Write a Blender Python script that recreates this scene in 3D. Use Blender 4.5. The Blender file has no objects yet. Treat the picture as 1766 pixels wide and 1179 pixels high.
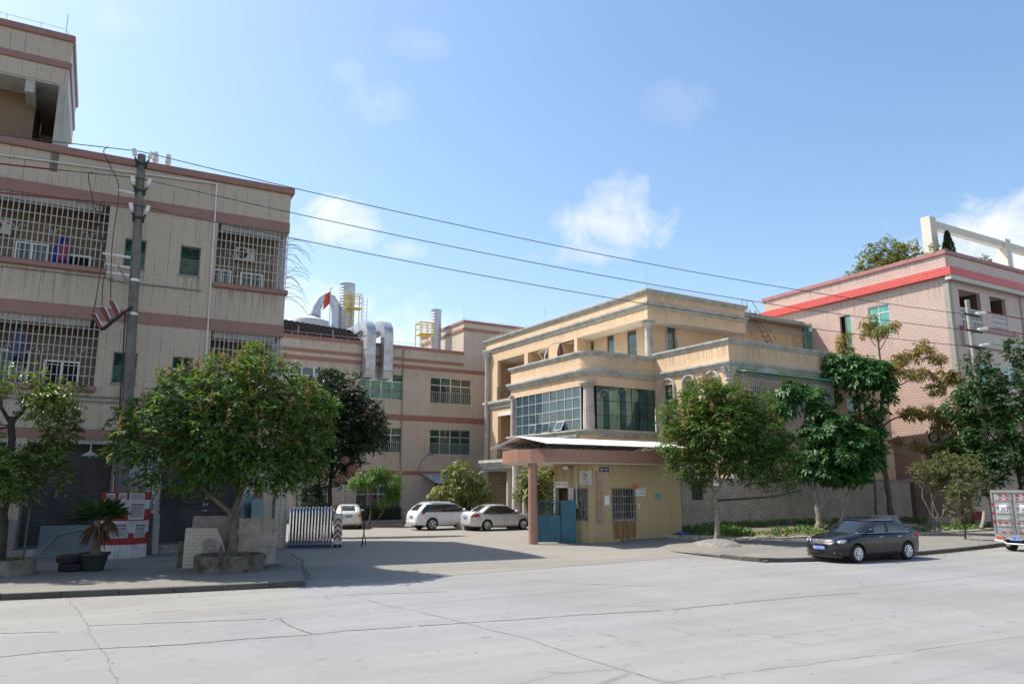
import bpy, bmesh, math, random
import numpy as np
from mathutils import Vector, Matrix, noise as mnoise
R = math.radians
SC = bpy.context.scene
COL = SC.collection
rnd = random.Random(7)

# ---------------------------------------------------------------- mesh builder
class M:
    def __init__(s):
        s.v = []; s.f = []; s.mi = []; s.cur = 0; s.T = None
    def add(s, vs, fs):
        o = len(s.v)
        for p in vs:
            p = Vector(p)
            s.v.append(tuple(s.T @ p) if s.T is not None else tuple(p))
        for f in fs:
            s.f.append([i + o for i in f]); s.mi.append(s.cur)
        return s
    def box(s, x0, x1, y0, y1, z0, z1):
        vs = [(x0,y0,z0),(x1,y0,z0),(x1,y1,z0),(x0,y1,z0),(x0,y0,z1),(x1,y0,z1),(x1,y1,z1),(x0,y1,z1)]
        return s.add(vs, [(0,3,2,1),(4,5,6,7),(0,1,5,4),(1,2,6,5),(2,3,7,6),(3,0,4,7)])
    def obox(s, c, size, rot):
        a, b, d = [k / 2 for k in size]
        vs = [Vector(c) + rot @ Vector(p) for p in [(-a,-b,-d),(a,-b,-d),(a,b,-d),(-a,b,-d),(-a,-b,d),(a,-b,d),(a,b,d),(-a,b,d)]]
        return s.add(vs, [(0,3,2,1),(4,5,6,7),(0,1,5,4),(1,2,6,5),(2,3,7,6),(3,0,4,7)])
    def tube(s, pts, r, n=6, caps=True):
        pts = [Vector(p) for p in pts]
        rr = r if isinstance(r, (list, tuple)) else [r] * len(pts)
        vs = []; up = None
        for i, p in enumerate(pts):
            d = (pts[min(i+1, len(pts)-1)] - pts[max(i-1, 0)])
            if d.length < 1e-9: d = Vector((0,0,1))
            d.normalize()
            if up is None:
                up = Vector((0,0,1)) if abs(d.z) < .9 else Vector((1,0,0))
            a = d.cross(up)
            if a.length < 1e-4: a = d.cross(Vector((0,1,0)))
            a.normalize(); b = a.cross(d); up = b
            for k in range(n):
                t = 2 * math.pi * k / n
                vs.append(p + (a * math.cos(t) + b * math.sin(t)) * rr[i])
        fs = []
        for i in range(len(pts) - 1):
            for k in range(n):
                k2 = (k + 1) % n
                fs.append((i*n+k, i*n+k2, (i+1)*n+k2, (i+1)*n+k))
        if caps:
            fs.append(tuple(range(n))); fs.append(tuple((len(pts)-1)*n + k for k in reversed(range(n))))
        return s.add(vs, fs)
    def cyl(s, p0, p1, r0, r1=None, n=16):
        return s.tube([p0, p1], [r0, r0 if r1 is None else r1], n)
    def prism(s, poly, z0, z1):
        n = len(poly)
        vs = [(x, y, z0) for x, y in poly] + [(x, y, z1) for x, y in poly]
        fs = [tuple(reversed(range(n))), tuple(range(n, 2*n))] + [(i, (i+1) % n, n + (i+1) % n, n + i) for i in range(n)]
        return s.add(vs, fs)
    def prismy(s, poly, y0, y1):                      # polygon given in x,z and extruded in depth
        n = len(poly)
        vs = [(x, y0, z) for x, z in poly] + [(x, y1, z) for x, z in poly]
        fs = [tuple(range(n)), tuple(reversed(range(n, 2*n)))] + [((i+1) % n, i, n + i, n + (i+1) % n) for i in range(n)]
        return s.add(vs, fs)
    def lathe(s, prof, c=(0,0,0), n=24):
        vs = []
        for r, z in prof:
            for k in range(n):
                t = 2 * math.pi * k / n
                vs.append((c[0] + r*math.cos(t), c[1] + r*math.sin(t), c[2] + z))
        fs = []
        for i in range(len(prof) - 1):
            for k in range(n):
                k2 = (k+1) % n
                fs.append((i*n+k, i*n+k2, (i+1)*n+k2, (i+1)*n+k))
        fs.append(tuple(reversed(range(n)))); fs.append(tuple((len(prof)-1)*n + k for k in range(n)))
        return s.add(vs, fs)
    def ball(s, c, r, n=10, sz=(1,1,1)):
        prof = []
        vs = [];fs = []
        m = n // 2
        for i in range(m + 1):
            a = -math.pi/2 + math.pi * i / m
            for k in range(n):
                t = 2*math.pi*k/n
                vs.append((c[0]+r*sz[0]*math.cos(a)*math.cos(t), c[1]+r*sz[1]*math.cos(a)*math.sin(t), c[2]+r*sz[2]*math.sin(a)))
        for i in range(m):
            for k in range(n):
                k2 = (k+1) % n
                fs.append((i*n+k, i*n+k2, (i+1)*n+k2, (i+1)*n+k))
        return s.add(vs, fs)
    def wall(s, x0, x1, z0, z1, y0, y1, holes=()):
        xs = sorted({x0, x1, *[min(max(h[k], x0), x1) for h in holes for k in (0,1)]})
        zs = sorted({z0, z1, *[min(max(h[k], z0), z1) for h in holes for k in (2,3)]})
        def occ(i, j):
            if i < 0 or j < 0 or i >= len(xs)-1 or j >= len(zs)-1: return False
            cx = (xs[i]+xs[i+1])/2; cz = (zs[j]+zs[j+1])/2
            return not any(h[0] < cx < h[1] and h[2] < cz < h[3] for h in holes)
        for i in range(len(xs)-1):
            for j in range(len(zs)-1):
                if not occ(i, j): continue
                a, b, c, d = xs[i], xs[i+1], zs[j], zs[j+1]
                s.add([(a,y0,c),(b,y0,c),(b,y0,d),(a,y0,d)], [(0,1,2,3)])
                s.add([(a,y1,c),(b,y1,c),(b,y1,d),(a,y1,d)], [(3,2,1,0)])
                if not occ(i-1, j): s.add([(a,y0,c),(a,y0,d),(a,y1,d),(a,y1,c)], [(0,1,2,3)])
                if not occ(i+1, j): s.add([(b,y0,c),(b,y0,d),(b,y1,d),(b,y1,c)], [(3,2,1,0)])
                if not occ(i, j-1): s.add([(a,y0,c),(b,y0,c),(b,y1,c),(a,y1,c)], [(3,2,1,0)])
                if not occ(i, j+1): s.add([(a,y0,d),(b,y0,d),(b,y1,d),(a,y1,d)], [(0,1,2,3)])
        return s
    def build(s, name, mat, parent=None, smooth=False, bevel=0, loc=None, rot=None):
        me = bpy.data.meshes.new(name)
        me.from_pydata(s.v, [], s.f)
        mats = mat if isinstance(mat, (list, tuple)) else [mat]
        for m_ in mats: me.materials.append(m_)
        if len(mats) > 1: me.polygons.foreach_set('material_index', s.mi)
        if smooth:
            me.polygons.foreach_set('use_smooth', [True] * len(me.polygons))
            try: me.set_sharp_from_angle(angle=R(40))
            except Exception: pass
        me.update()
        o = bpy.data.objects.new(name, me); COL.objects.link(o)
        if parent is not None: o.parent = parent
        if loc: o.location = loc
        if rot: o.rotation_euler = rot
        if bevel:
            b = o.modifiers.new('bevel', 'BEVEL'); b.width = bevel; b.segments = 2; b.limit_method = 'ANGLE'; b.angle_limit = R(50)
        return o

def tag(o, label=None, cat=None, group=None, kind=None):
    if label: o['label'] = label
    if cat: o['category'] = cat
    if group: o['group'] = group
    if kind: o['kind'] = kind
    return o
def empty(name, loc, rz, label, cat, group=None):
    o = bpy.data.objects.new(name, None); COL.objects.link(o)
    o.empty_display_size = .2
    o.location = loc; o.rotation_euler = (0, 0, rz)
    return tag(o, label, cat, group)
def kids(o): return [c for c in COL.objects if c.parent == o]
def copy_tree(o, parent=None):
    c = o.copy(); COL.objects.link(c)
    if parent is not None: c.parent = parent
    for ch in list(o.children): copy_tree(ch, c)
    return c
def LF(X, Y0=0.):   # frame of a face looking to -x: local x runs towards -y, depth runs to +x
    return Matrix(((0,1,0,X),(-1,0,0,Y0),(0,0,1,0),(0,0,0,1)))
def RF(X, Y0=0.):   # frame of a face looking to +x
    return Matrix(((0,-1,0,X),(1,0,0,Y0),(0,0,1,0),(0,0,0,1)))
def TF(x, y, z=0., rz=0.): return Matrix.Translation((x, y, z)) @ Matrix.Rotation(rz, 4, 'Z')

# ---------------------------------------------------------------- materials
def nodes(name):
    m = bpy.data.materials.new(name); m.use_nodes = True
    nt = m.node_tree; b = nt.nodes['Principled BSDF']
    return m, nt, b
def N(nt, t, **kw):
    n = nt.nodes.new(t)
    for k, v in kw.items():
        if k in n.inputs: n.inputs[k].default_value = v
        else: setattr(n, k, v)
    return n
def lk(nt, a, b): nt.links.new(a, b)
def c4(c): return (c[0], c[1], c[2], 1)
def ramp(nt, fac, stops):
    r = nt.nodes.new('ShaderNodeValToRGB'); e = r.color_ramp.elements
    while len(e) < len(stops): e.new(.5)
    for i, (p, c) in enumerate(stops):
        e[i].position = p; e[i].color = c4(c) if not isinstance(c, (int, float)) else (c, c, c, 1)
    lk(nt, fac, r.inputs[0]); return r.outputs[0]
def mixc(nt, f, a, b, mode='MIX'):
    m = nt.nodes.new('ShaderNodeMix'); m.data_type = 'RGBA'; m.blend_type = mode
    for sock, val in ((m.inputs[0], f), (m.inputs[6], a), (m.inputs[7], b)):
        if isinstance(val, (int, float)): sock.default_value = val
        elif isinstance(val, tuple): sock.default_value = c4(val)
        else: lk(nt, val, sock)
    return m.outputs[2]
def math_(nt, op, a, b=0., c=None, clamp=False):
    m = nt.nodes.new('ShaderNodeMath'); m.operation = op; m.use_clamp = clamp
    for i, v in enumerate((a, b) if c is None else (a, b, c)):
        if isinstance(v, (int, float)): m.inputs[i].default_value = v
        else: lk(nt, v, m.inputs[i])
    return m.outputs[0]
def objco(nt): return N(nt, 'ShaderNodeTexCoord').outputs['Object']
def mapping(nt, vec, scale=(1,1,1), rot=(0,0,0), loc=(0,0,0)):
    m = N(nt, 'ShaderNodeMapping'); lk(nt, vec, m.inputs[0])
    m.inputs['Scale'].default_value = scale; m.inputs['Rotation'].default_value = rot; m.inputs['Location'].default_value = loc
    return m.outputs[0]
def noise(nt, vec, scale, detail=4, rough=.55, dist=0):
    n = N(nt, 'ShaderNodeTexNoise'); lk(nt, vec, n.inputs['Vector'])
    n.inputs['Scale'].default_value = scale; n.inputs['Detail'].default_value = detail; n.inputs['Roughness'].default_value = rough
    n.inputs['Distortion'].default_value = dist
    return n.outputs[0]
def bump(nt, b, h, strength=.3, dist=.02):
    n = N(nt, 'ShaderNodeBump'); n.inputs['Strength'].default_value = strength; n.inputs['Distance'].default_value = dist
    lk(nt, h, n.inputs['Height']); lk(nt, n.outputs[0], b.inputs['Normal'])

def plain(name, c, rough=.6, metal=0., var=.12, scale=3., bmp=0., spec=.5, streak=0., coat=0., c2=None):
    m, nt, b = nodes(name)
    v = objco(nt)
    n1 = noise(nt, v, scale, 5, .6)
    c2 = c2 or tuple(x * (1 - 2.2*var) for x in c); ch = tuple(min(1, x * (1 + var)) for x in c)
    col = ramp(nt, n1, [(.3, c2), (.55, c), (.75, ch)])
    if streak:
        s = noise(nt, mapping(nt, v, (2.2, 2.2, .13)), 3.5, 5, .65)
        f = ramp(nt, s, [(.5, 0.), (.72, streak)])
        col = mixc(nt, f, col, tuple(x*.35 for x in c))
    lk(nt, col, b.inputs['Base Color'])
    b.inputs['Roughness'].default_value = rough; b.inputs['Metallic'].default_value = metal
    b.inputs['Specular IOR Level'].default_value = spec
    if coat: b.inputs['Coat Weight'].default_value = coat; b.inputs['Coat Roughness'].default_value = .03
    if bmp: bump(nt, b, noise(nt, v, scale*9, 4, .6), .5, bmp)
    return m

def wallcoord(nt):
    v = objco(nt); s = N(nt, 'ShaderNodeSeparateXYZ'); lk(nt, v, s.inputs[0])
    c = N(nt, 'ShaderNodeCombineXYZ'); lk(nt, math_(nt, 'ADD', s.outputs[0], s.outputs[1]), c.inputs[0]); lk(nt, s.outputs[2], c.inputs[1])
    return v, c.outputs[0]
def tile(name, c1, c2, mortar, tw, th, ms, off=0., smooth=.1, stain=.5, rough=.35, bmp=.004, big=None, dirt=(.05,.045,.04)):
    m, nt, b = nodes(name)
    v, w = wallcoord(nt)
    br = N(nt, 'ShaderNodeTexBrick'); lk(nt, w, br.inputs['Vector'])
    br.offset = off; br.squash = 1.
    br.inputs['Color1'].default_value = c4(c1); br.inputs['Color2'].default_value = c4(c2); br.inputs['Mortar'].default_value = c4(mortar)
    br.inputs['Scale'].default_value = 1; br.inputs['Mortar Size'].default_value = ms; br.inputs['Mortar Smooth'].default_value = smooth
    br.inputs['Brick Width'].default_value = tw; br.inputs['Row Height'].default_value = th; br.inputs['Bias'].default_value = 0
    col = br.outputs['Color']
    n1 = noise(nt, v, .45, 6, .62)
    col = mixc(nt, ramp(nt, n1, [(.35, .0), (.75, .22)]), col, tuple(x*.6 for x in c1))
    n3 = noise(nt, mapping(nt, v, (9, 9, 20)), 1.0, 2, .5)
    col = mixc(nt, ramp(nt, n3, [(.45, .0), (.75, .18)]), col, tuple(min(1, x*1.25) for x in c2))
    if big:                     # darker joints every few courses, as the setters left them
        b2 = N(nt, 'ShaderNodeTexBrick'); lk(nt, w, b2.inputs['Vector']); b2.offset = 0.
        for k, val in (('Scale',1.),('Mortar Size',.012),('Mortar Smooth',.3),('Brick Width',big[0]),('Row Height',big[1])): b2.inputs[k].default_value = val
        jf = math_(nt, 'MULTIPLY', b2.outputs['Fac'], ramp(nt, noise(nt, v, .9, 3), [(.35, .0), (.6, .75)]))
        col = mixc(nt, jf, col, dirt)
    if stain:
        s = noise(nt, mapping(nt, v, (3.1, 3.1, .17)), 1.6, 6, .7)
        g = noise(nt, v, .25, 3)
        f = math_(nt, 'MULTIPLY', ramp(nt, s, [(.55, 0.), (.78, stain)]), ramp(nt, g, [(.4, .2), (.65, 1.)]))
        col = mixc(nt, f, col, dirt)
    lk(nt, col, b.inputs['Base Color']); b.inputs['Roughness'].default_value = rough
    h = math_(nt, 'SUBTRACT', 1., br.outputs['Fac'])
    if bmp: bump(nt, b, h, .6, bmp)
    return m

def glass(name, c, rough=.04, metal=.0, spec=.8, wob=.0):
    m, nt, b = nodes(name)
    v = objco(nt)
    n1 = noise(nt, v, .9, 3)
    lk(nt, ramp(nt, n1, [(.35, tuple(x*.55 for x in c)), (.7, c)]), b.inputs['Base Color'])
    b.inputs['Roughness'].default_value = rough; b.inputs['Metallic'].default_value = metal; b.inputs['Specular IOR Level'].default_value = spec
    if wob: bump(nt, b, noise(nt, v, 1.3, 1), .25, wob)
    return m

def foliage(name, cols, rough=.45, trans=.35, spec=.4):
    m, nt, b = nodes(name)
    g = N(nt, 'ShaderNodeNewGeometry')
    col = ramp(nt, g.outputs['Random Per Island'], cols)
    n1 = noise(nt, objco(nt), .9, 2)
    col = mixc(nt, ramp(nt, n1, [(.35, 0.), (.7, .45)]), col, cols[0][1])
    lk(nt, col, b.inputs['Base Color']); b.inputs['Roughness'].default_value = rough; b.inputs['Specular IOR Level'].default_value = spec
    t = N(nt, 'ShaderNodeBsdfTranslucent'); lk(nt, mixc(nt, 1., col, (1.0, 1.0, .45), 'MULTIPLY'), t.inputs[0])
    ms = N(nt, 'ShaderNodeMixShader'); ms.inputs[0].default_value = trans
    lk(nt, b.outputs[0], ms.inputs[1]); lk(nt, t.outputs[0], ms.inputs[2])
    lk(nt, ms.outputs[0], nt.nodes['Material Output'].inputs[0])
    return m

MT = {}
def text_obj(txt, size, mat, parent, T, align='CENTER', name='lettering', ext=.004, sx=1.):
    """lettering laid in the x-z plane of frame T, facing -y"""
    cu = bpy.data.curves.new('txt', 'FONT'); cu.body = txt; cu.size = size; cu.align_x = align; cu.align_y = 'CENTER'; cu.extrude = ext/2
    cu.resolution_u = 2
    o = bpy.data.objects.new('txt', cu); COL.objects.link(o)
    dg = bpy.context.evaluated_depsgraph_get(); dg.update()
    me = bpy.data.meshes.new_from_object(o.evaluated_get(dg))
    bpy.data.objects.remove(o); me.name = name
    me.transform(T @ Matrix.Rotation(R(90), 4, 'X') @ Matrix.Diagonal((sx, 1, 1, 1)))
    me.materials.clear(); me.materials.append(mat)
    ob = bpy.data.objects.new(name, me); COL.objects.link(ob); ob.parent = parent
    return ob
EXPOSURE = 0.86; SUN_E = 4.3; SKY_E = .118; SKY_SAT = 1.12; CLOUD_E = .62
# ================================================================= camera, light, sky
cam = bpy.data.cameras.new('camera'); cam.lens = 26.5; cam.sensor_width = 36; cam.clip_end = 4000
co = bpy.data.objects.new('camera', cam); COL.objects.link(co)
co.location = (0, 0, 2.6); co.rotation_euler = (R(90 + 10.87), 0, R(-30))
SC.camera = co
SC.view_settings.view_transform = 'Standard'; SC.view_settings.look = 'None'; SC.view_settings.gamma = 1; SC.view_settings.exposure = EXPOSURE
ELEV, SUNAZ = R(53.5), (-.676, .737)
sd = Vector((SUNAZ[0]*math.cos(ELEV), SUNAZ[1]*math.cos(ELEV), math.sin(ELEV)))
sun = bpy.data.lights.new('sun', 'SUN'); sun.energy = SUN_E; sun.angle = R(.5); sun.color = (1, .93, .82)
so = bpy.data.objects.new('sun', sun); COL.objects.link(so); so.location = (0, 0, 60); so.rotation_euler = sd.to_track_quat('Z', 'Y').to_euler()

W = bpy.data.worlds.new('World'); SC.world = W; W.use_nodes = True
nt = W.node_tree; bg = nt.nodes['Background']
sky = N(nt, 'ShaderNodeTexSky'); sky.sky_type = 'NISHITA'; sky.sun_disc = False
sky.sun_elevation = ELEV; sky.sun_rotation = math.atan2(SUNAZ[0], SUNAZ[1]); sky.altitude = 20; sky.air_density = 1.25; sky.dust_density = 1.6; sky.ozone_density = 1.6
hsv = N(nt, 'ShaderNodeHueSaturation'); hsv.inputs['Saturation'].default_value = SKY_SAT; lk(nt, sky.outputs[0], hsv.inputs['Color'])
d = N(nt, 'ShaderNodeTexCoord').outputs['Generated']
warp = N(nt, 'ShaderNodeTexNoise'); lk(nt, d, warp.inputs['Vector']); warp.inputs['Scale'].default_value = 17; warp.inputs['Detail'].default_value = 9; warp.inputs['Roughness'].default_value = .66; warp.inputs['Distortion'].default_value = .5
# cumulus and wisps: (direction, width, height, amount)
CL = [((.272,.9051,.3285), .05, .034, .95), ((.238,.918,.316), .05, .022, .6), ((.258,.9051,.3455), .026, .02, .9), ((.5800,.7476,.3330), .085, .036, .66), ((.5800,.7250,.3600), .042, .045, .6),
      ((.2901,.8318,.4733), .042, .03, .24), ((.3205,.7841,.5315), .042, .02, .2), ((-.002,.8631,.505), .028, .02, .30), ((.6091,.6406,.4676), .045, .035, .14),
      ((.3494,.8864,.3037), .035, .014, .45), ((.5579,.7731,.3017), .08, .018, .45), ((.8891,.3915,.247), .12, .075, .9), ((.82,.47,.225), .07, .03, .5), ((.251,.9447,.2111), .18, .05, .8), ((.3589,.9154,.1824), .18, .05, .7), ((.2512,.83,.498), .025, .02, .16)]
tot = None
for (dx, dy, dz), w, h, amt in CL:
    c = Vector((dx, dy, dz)).normalized(); r = Vector((c.y, -c.x, 0)).normalized(); u = r.cross(c)
    def dot(v):
        n = N(nt, 'ShaderNodeVectorMath'); n.operation = 'DOT_PRODUCT'; lk(nt, d, n.inputs[0]); n.inputs[1].default_value = v; return n.outputs['Value']
    a = math_(nt, 'MULTIPLY', dot(r), 1/w); b = math_(nt, 'MULTIPLY', math_(nt, 'SUBTRACT', dot(u), 0.), 1/h)
    q = math_(nt, 'ADD', math_(nt, 'MULTIPLY', a, a), math_(nt, 'MULTIPLY', b, b))
    f = math_(nt, 'SUBTRACT', 1.45 if amt > .85 else 1., q)
    f = math_(nt, 'ADD', f, math_(nt, 'MULTIPLY', math_(nt, 'SUBTRACT', warp.outputs[0], .50), 4.2))
    f = math_(nt, 'MULTIPLY', f, .62, clamp=True)
    front = math_(nt, 'GREATER_THAN', dot(c), .5)
    f = math_(nt, 'MULTIPLY', math_(nt, 'MULTIPLY', math_(nt, 'SMOOTH_MIN', f, 1., .3), amt), front)
    tot = f if tot is None else math_(nt, 'MAXIMUM', tot, f)
# unseen broken cloud added behind the camera to brighten the shaded walls
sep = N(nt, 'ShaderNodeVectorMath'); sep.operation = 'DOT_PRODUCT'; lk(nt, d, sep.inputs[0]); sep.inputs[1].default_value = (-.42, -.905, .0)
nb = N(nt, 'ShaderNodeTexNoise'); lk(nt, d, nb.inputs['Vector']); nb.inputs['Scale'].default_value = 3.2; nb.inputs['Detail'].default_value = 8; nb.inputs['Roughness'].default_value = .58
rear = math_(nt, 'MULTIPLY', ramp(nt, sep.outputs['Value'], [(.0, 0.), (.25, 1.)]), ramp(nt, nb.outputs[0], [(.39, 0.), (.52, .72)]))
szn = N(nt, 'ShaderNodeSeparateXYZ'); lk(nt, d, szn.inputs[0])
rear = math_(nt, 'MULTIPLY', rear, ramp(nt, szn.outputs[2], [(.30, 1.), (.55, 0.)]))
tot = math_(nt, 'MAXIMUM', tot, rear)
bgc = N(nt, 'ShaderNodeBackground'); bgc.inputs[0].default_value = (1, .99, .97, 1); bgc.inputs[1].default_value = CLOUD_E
lk(nt, hsv.outputs[0], bg.inputs[0]); bg.inputs[1].default_value = SKY_E
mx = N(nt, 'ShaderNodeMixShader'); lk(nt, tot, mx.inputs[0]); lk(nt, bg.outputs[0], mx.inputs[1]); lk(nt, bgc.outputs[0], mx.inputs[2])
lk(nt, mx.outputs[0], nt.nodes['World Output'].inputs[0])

# ================================================================= ground
def concrete(name, c, streak_rot=0., stains=.35, rough=.85, grain=.12, slab=None, coarse=0.):
    m, nt, b = nodes(name); v = objco(nt)
    n1 = noise(nt, v, .22, 6, .6); n2 = noise(nt, v, 2.3, 6, .65); n4 = noise(nt, v, 38, 3, .6)
    col = ramp(nt, n1, [(.3, tuple(x*.82 for x in c)), (.5, c), (.72, (c[0]*1.06, c[1]*1.05, c[2]*1.05))])
    if slab:
        br = N(nt, 'ShaderNodeTexBrick'); lk(nt, mapping(nt, v, (1,1,1), (0,0,R(slab[2])), (slab[3], slab[4], 0)), br.inputs['Vector']); br.offset = 0.
        for k, val in (('Scale',1.),('Mortar Size',.0),('Brick Width',slab[0]),('Row Height',slab[1]),('Bias',0.)): br.inputs[k].default_value = val
        br.inputs['Color1'].default_value = (.95,.97,1.02,1); br.inputs['Color2'].default_value = (1.03,1.0,.95,1); br.inputs['Mortar'].default_value = (1,1,1,1)
        col = mixc(nt, 1., col, br.outputs['Color'], 'MULTIPLY')
    vs = mapping(nt, v, (.05, 1.3, 1), (0, 0, R(streak_rot)))
    n3 = noise(nt, vs, 1.2, 6, .62)
    col = mixc(nt, ramp(nt, n3, [(.42, stains), (.56, 0.)]), col, tuple(x*.74 for x in c))
    col = mixc(nt, ramp(nt, n3, [(.55, 0.), (.75, .25)]), col, tuple(min(.75, x*1.15) for x in c))
    col = mixc(nt, ramp(nt, n2, [(.52, 0.), (.8, .3)]), col, (c[0]*.72, c[1]*.68, c[2]*.6))
    col = mixc(nt, ramp(nt, n4, [(.35, grain), (.6, 0.)]), col, tuple(x*.55 for x in c))
    if coarse: col = mixc(nt, ramp(nt, noise(nt, v, 9, 4, .7), [(.45, 0.), (.65, coarse)]), col, tuple(x*.6 for x in c))
    if slab:
        sp = noise(nt, v, 3.1, 2, .5); big_ = noise(nt, v, .12, 4, .6)
        col = mixc(nt, ramp(nt, sp, [(.64, 0.), (.72, .5)]), col, tuple(x*.5 for x in c))                     # small oil spots
        col = mixc(nt, ramp(nt, big_, [(.45, 0.), (.6, .5)]), col, (c[0]*.80, c[1]*.79, c[2]*.76))            # dusty worn areas
        t1 = noise(nt, mapping(nt, v, (.03, 2.6, 1), (0, 0, R(8))), 1., 5, .7)
        col = mixc(nt, ramp(nt, t1, [(.57, 0.), (.68, .38)]), col, tuple(x*.62 for x in c))                     # tyre tracks along the road
        vo = N(nt, 'ShaderNodeTexVoronoi'); vo.feature = 'DISTANCE_TO_EDGE'; lk(nt, mapping(nt, v, (.22, .3, 1)), vo.inputs['Vector']); vo.inputs['Scale'].default_value = 1.; vo.inputs['Randomness'].default_value = 1.
        hc = math_(nt, 'MULTIPLY', ramp(nt, vo.outputs['Distance'], [(.004, 1.), (.011, 0.)]), ramp(nt, noise(nt, v, .5, 3), [(.52, 0.), (.66, .6)]))
        col = mixc(nt, hc, col, tuple(x*.5 for x in c))                                                          # hairline cracks
    lk(nt, col, b.inputs['Base Color']); b.inputs['Roughness'].default_value = rough; b.inputs['Specular IOR Level'].default_value = .3
    bump(nt, b, n4, .35, .006)
    return m
MT['road'] = concrete('road_concrete', (.243,.246,.245), 8, .3, .8, .10, (5.0, 4.6, 4, 1.2, 1.4))
MT['drive'] = concrete('driveway_concrete', (.24,.226,.20), -60, .3, .9, .22, coarse=.25)
MT['pave'] = concrete('pavement_concrete', (.205,.195,.175), 5, .35, .9, .22, coarse=.35)
MT['kerb'] = plain('kerb_stone', (.085,.082,.075), .9, var=.2, scale=1.4, bmp=.01)
MT['soil'] = plain('soil', (.16,.125,.085), .95, var=.25, scale=4, bmp=.03)
MT['earth'] = plain('earth', (.19,.19,.13), .95, var=.2, scale=.3)
MT['crack'] = plain('joint_filler', (.115,.10,.08), .95, var=.25, scale=6)
MT['crack2'] = plain('pale_joint_filler', (.19,.175,.145), .95, var=.2, scale=6)
MT['oldconc'] = plain('old_concrete', (.29,.275,.25), .9, var=.2, scale=3, bmp=.012, streak=.5)

def tri_sheet(name, xs, ys, zf, mat, inside=None, jitter=0):
    m = M(); idx = {}
    for j, y in enumerate(ys):
        for i, x in enumerate(xs):
            idx[i, j] = len(m.v); m.v.append((x, y, zf(x, y)))
    for j in range(len(ys)-1):
        for i in range(len(xs)-1):
            if inside and not inside((xs[i]+xs[i+1])/2, (ys[j]+ys[j+1])/2): continue
            m.f.append([idx[i,j], idx[i+1,j], idx[i+1,j+1], idx[i,j+1]]); m.mi.append(0)
    o = m.build(name, mat, smooth=True); return tag(o, kind='structure')
def lin(a, b, n): return [a + (b-a)*k/n for k in range(n+1)]
def sstep(a, b, x):
    t = min(1, max(0, (x-a)/(b-a))); return t*t*(3-2*t)

g = M(); g.prism([(1800*math.cos(k*math.pi/16), 1800*math.sin(k*math.pi/16)) for k in range(32)], -1.2, -.4)
tag(g.build('ground', MT['earth']), kind='structure')
g = M(); g.box(-160, 220, -45, 32, -.35, 0)
tag(g.build('road', MT['road']), kind='structure')
def driveline(x): return 20.75 + (x-6.)*.105
YZ = -.15
def yard_z(x, y):
    f = driveline(x)
    z = .006 + .134*sstep(f + .1, f + 4.5, y)
    z = z + (YZ - .14)*sstep(33, 43, y)
    return z
class Strip:
    pass
m = M(); xs = lin(5.7, 33, 40)
ts = [0, .05, .12, .2, .3, .42, .55, .7, .85, 1.]
yy = lambda x, k: driveline(x) + k
ks = [0, .4, .9, 1.5, 2.2, 3, 4, 5, 6.5, 8, 9.5, 11, 12.5, 14, 15.5, 17, 18.5, 20, 21.5, 23, 26, 30, 36, 43, 50]
for k in ks:
    for x in xs: m.v.append((x, yy(x, k), yard_z(x, yy(x, k))))
n = len(xs)
for j in range(len(ks)-1):
    for i in range(n-1): m.f.append([j*n+i, j*n+i+1, (j+1)*n+i+1, (j+1)*n+i]); m.mi.append(0)
tag(m.build('driveway', MT['drive'], smooth=True), kind='structure')
# yard ground left of the driveway, behind the apartment block
g = M(); g.prism([(-40, 41), (5.75, 41), (5.75, 72), (-40, 72)], -.6, YZ); tag(g.build('back_yard', MT['drive']), kind='structure')

# left pavement and kerb
KL = [(-60, 30.6), (-20, 24.6), (-8, 22.85), (-1.14, 21.9), (2.52, 21.25), (4.8, 20.97), (5.7, 20.9)]
m = M()
top = KL + [(5.72, 20.95), (6.2, 23.1), (7.0, 26.8), (7.5, 30.6), (7.9, 32.6), (7.6, 41), (-60, 41)]
m.prism([(x, y + .0) for x, y in [(KL[0][0], KL[0][1]+.16)] + [(x, y+.16) for x, y in KL[1:-1]] + [(5.7, 21.06)] + top[len(KL)+1:]], -.3, .142)
tag(m.build('pavement', MT['pave']), kind='structure')
m = M()
for (a, b) in zip(KL[:-1], KL[1:]):
    L = math.hypot(b[0]-a[0], b[1]-a[1]); nn = max(1, int(L/.98))
    for k in range(nn):
        p = [a[i] + (b[i]-a[i])*(k+.006)/nn for i in (0,1)]; q = [a[i] + (b[i]-a[i])*(k+.994)/nn for i in (0,1)]
        j = rnd.uniform(-.012, .012); h = .148 + rnd.uniform(-.008, .008)
        m.prism([(p[0], p[1]+j), (q[0], q[1]+j), (q[0], q[1]+.165), (p[0], p[1]+.165)], -.1, h)
tag(m.build('kerb', MT['kerb'], bevel=.015), kind='structure')

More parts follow.
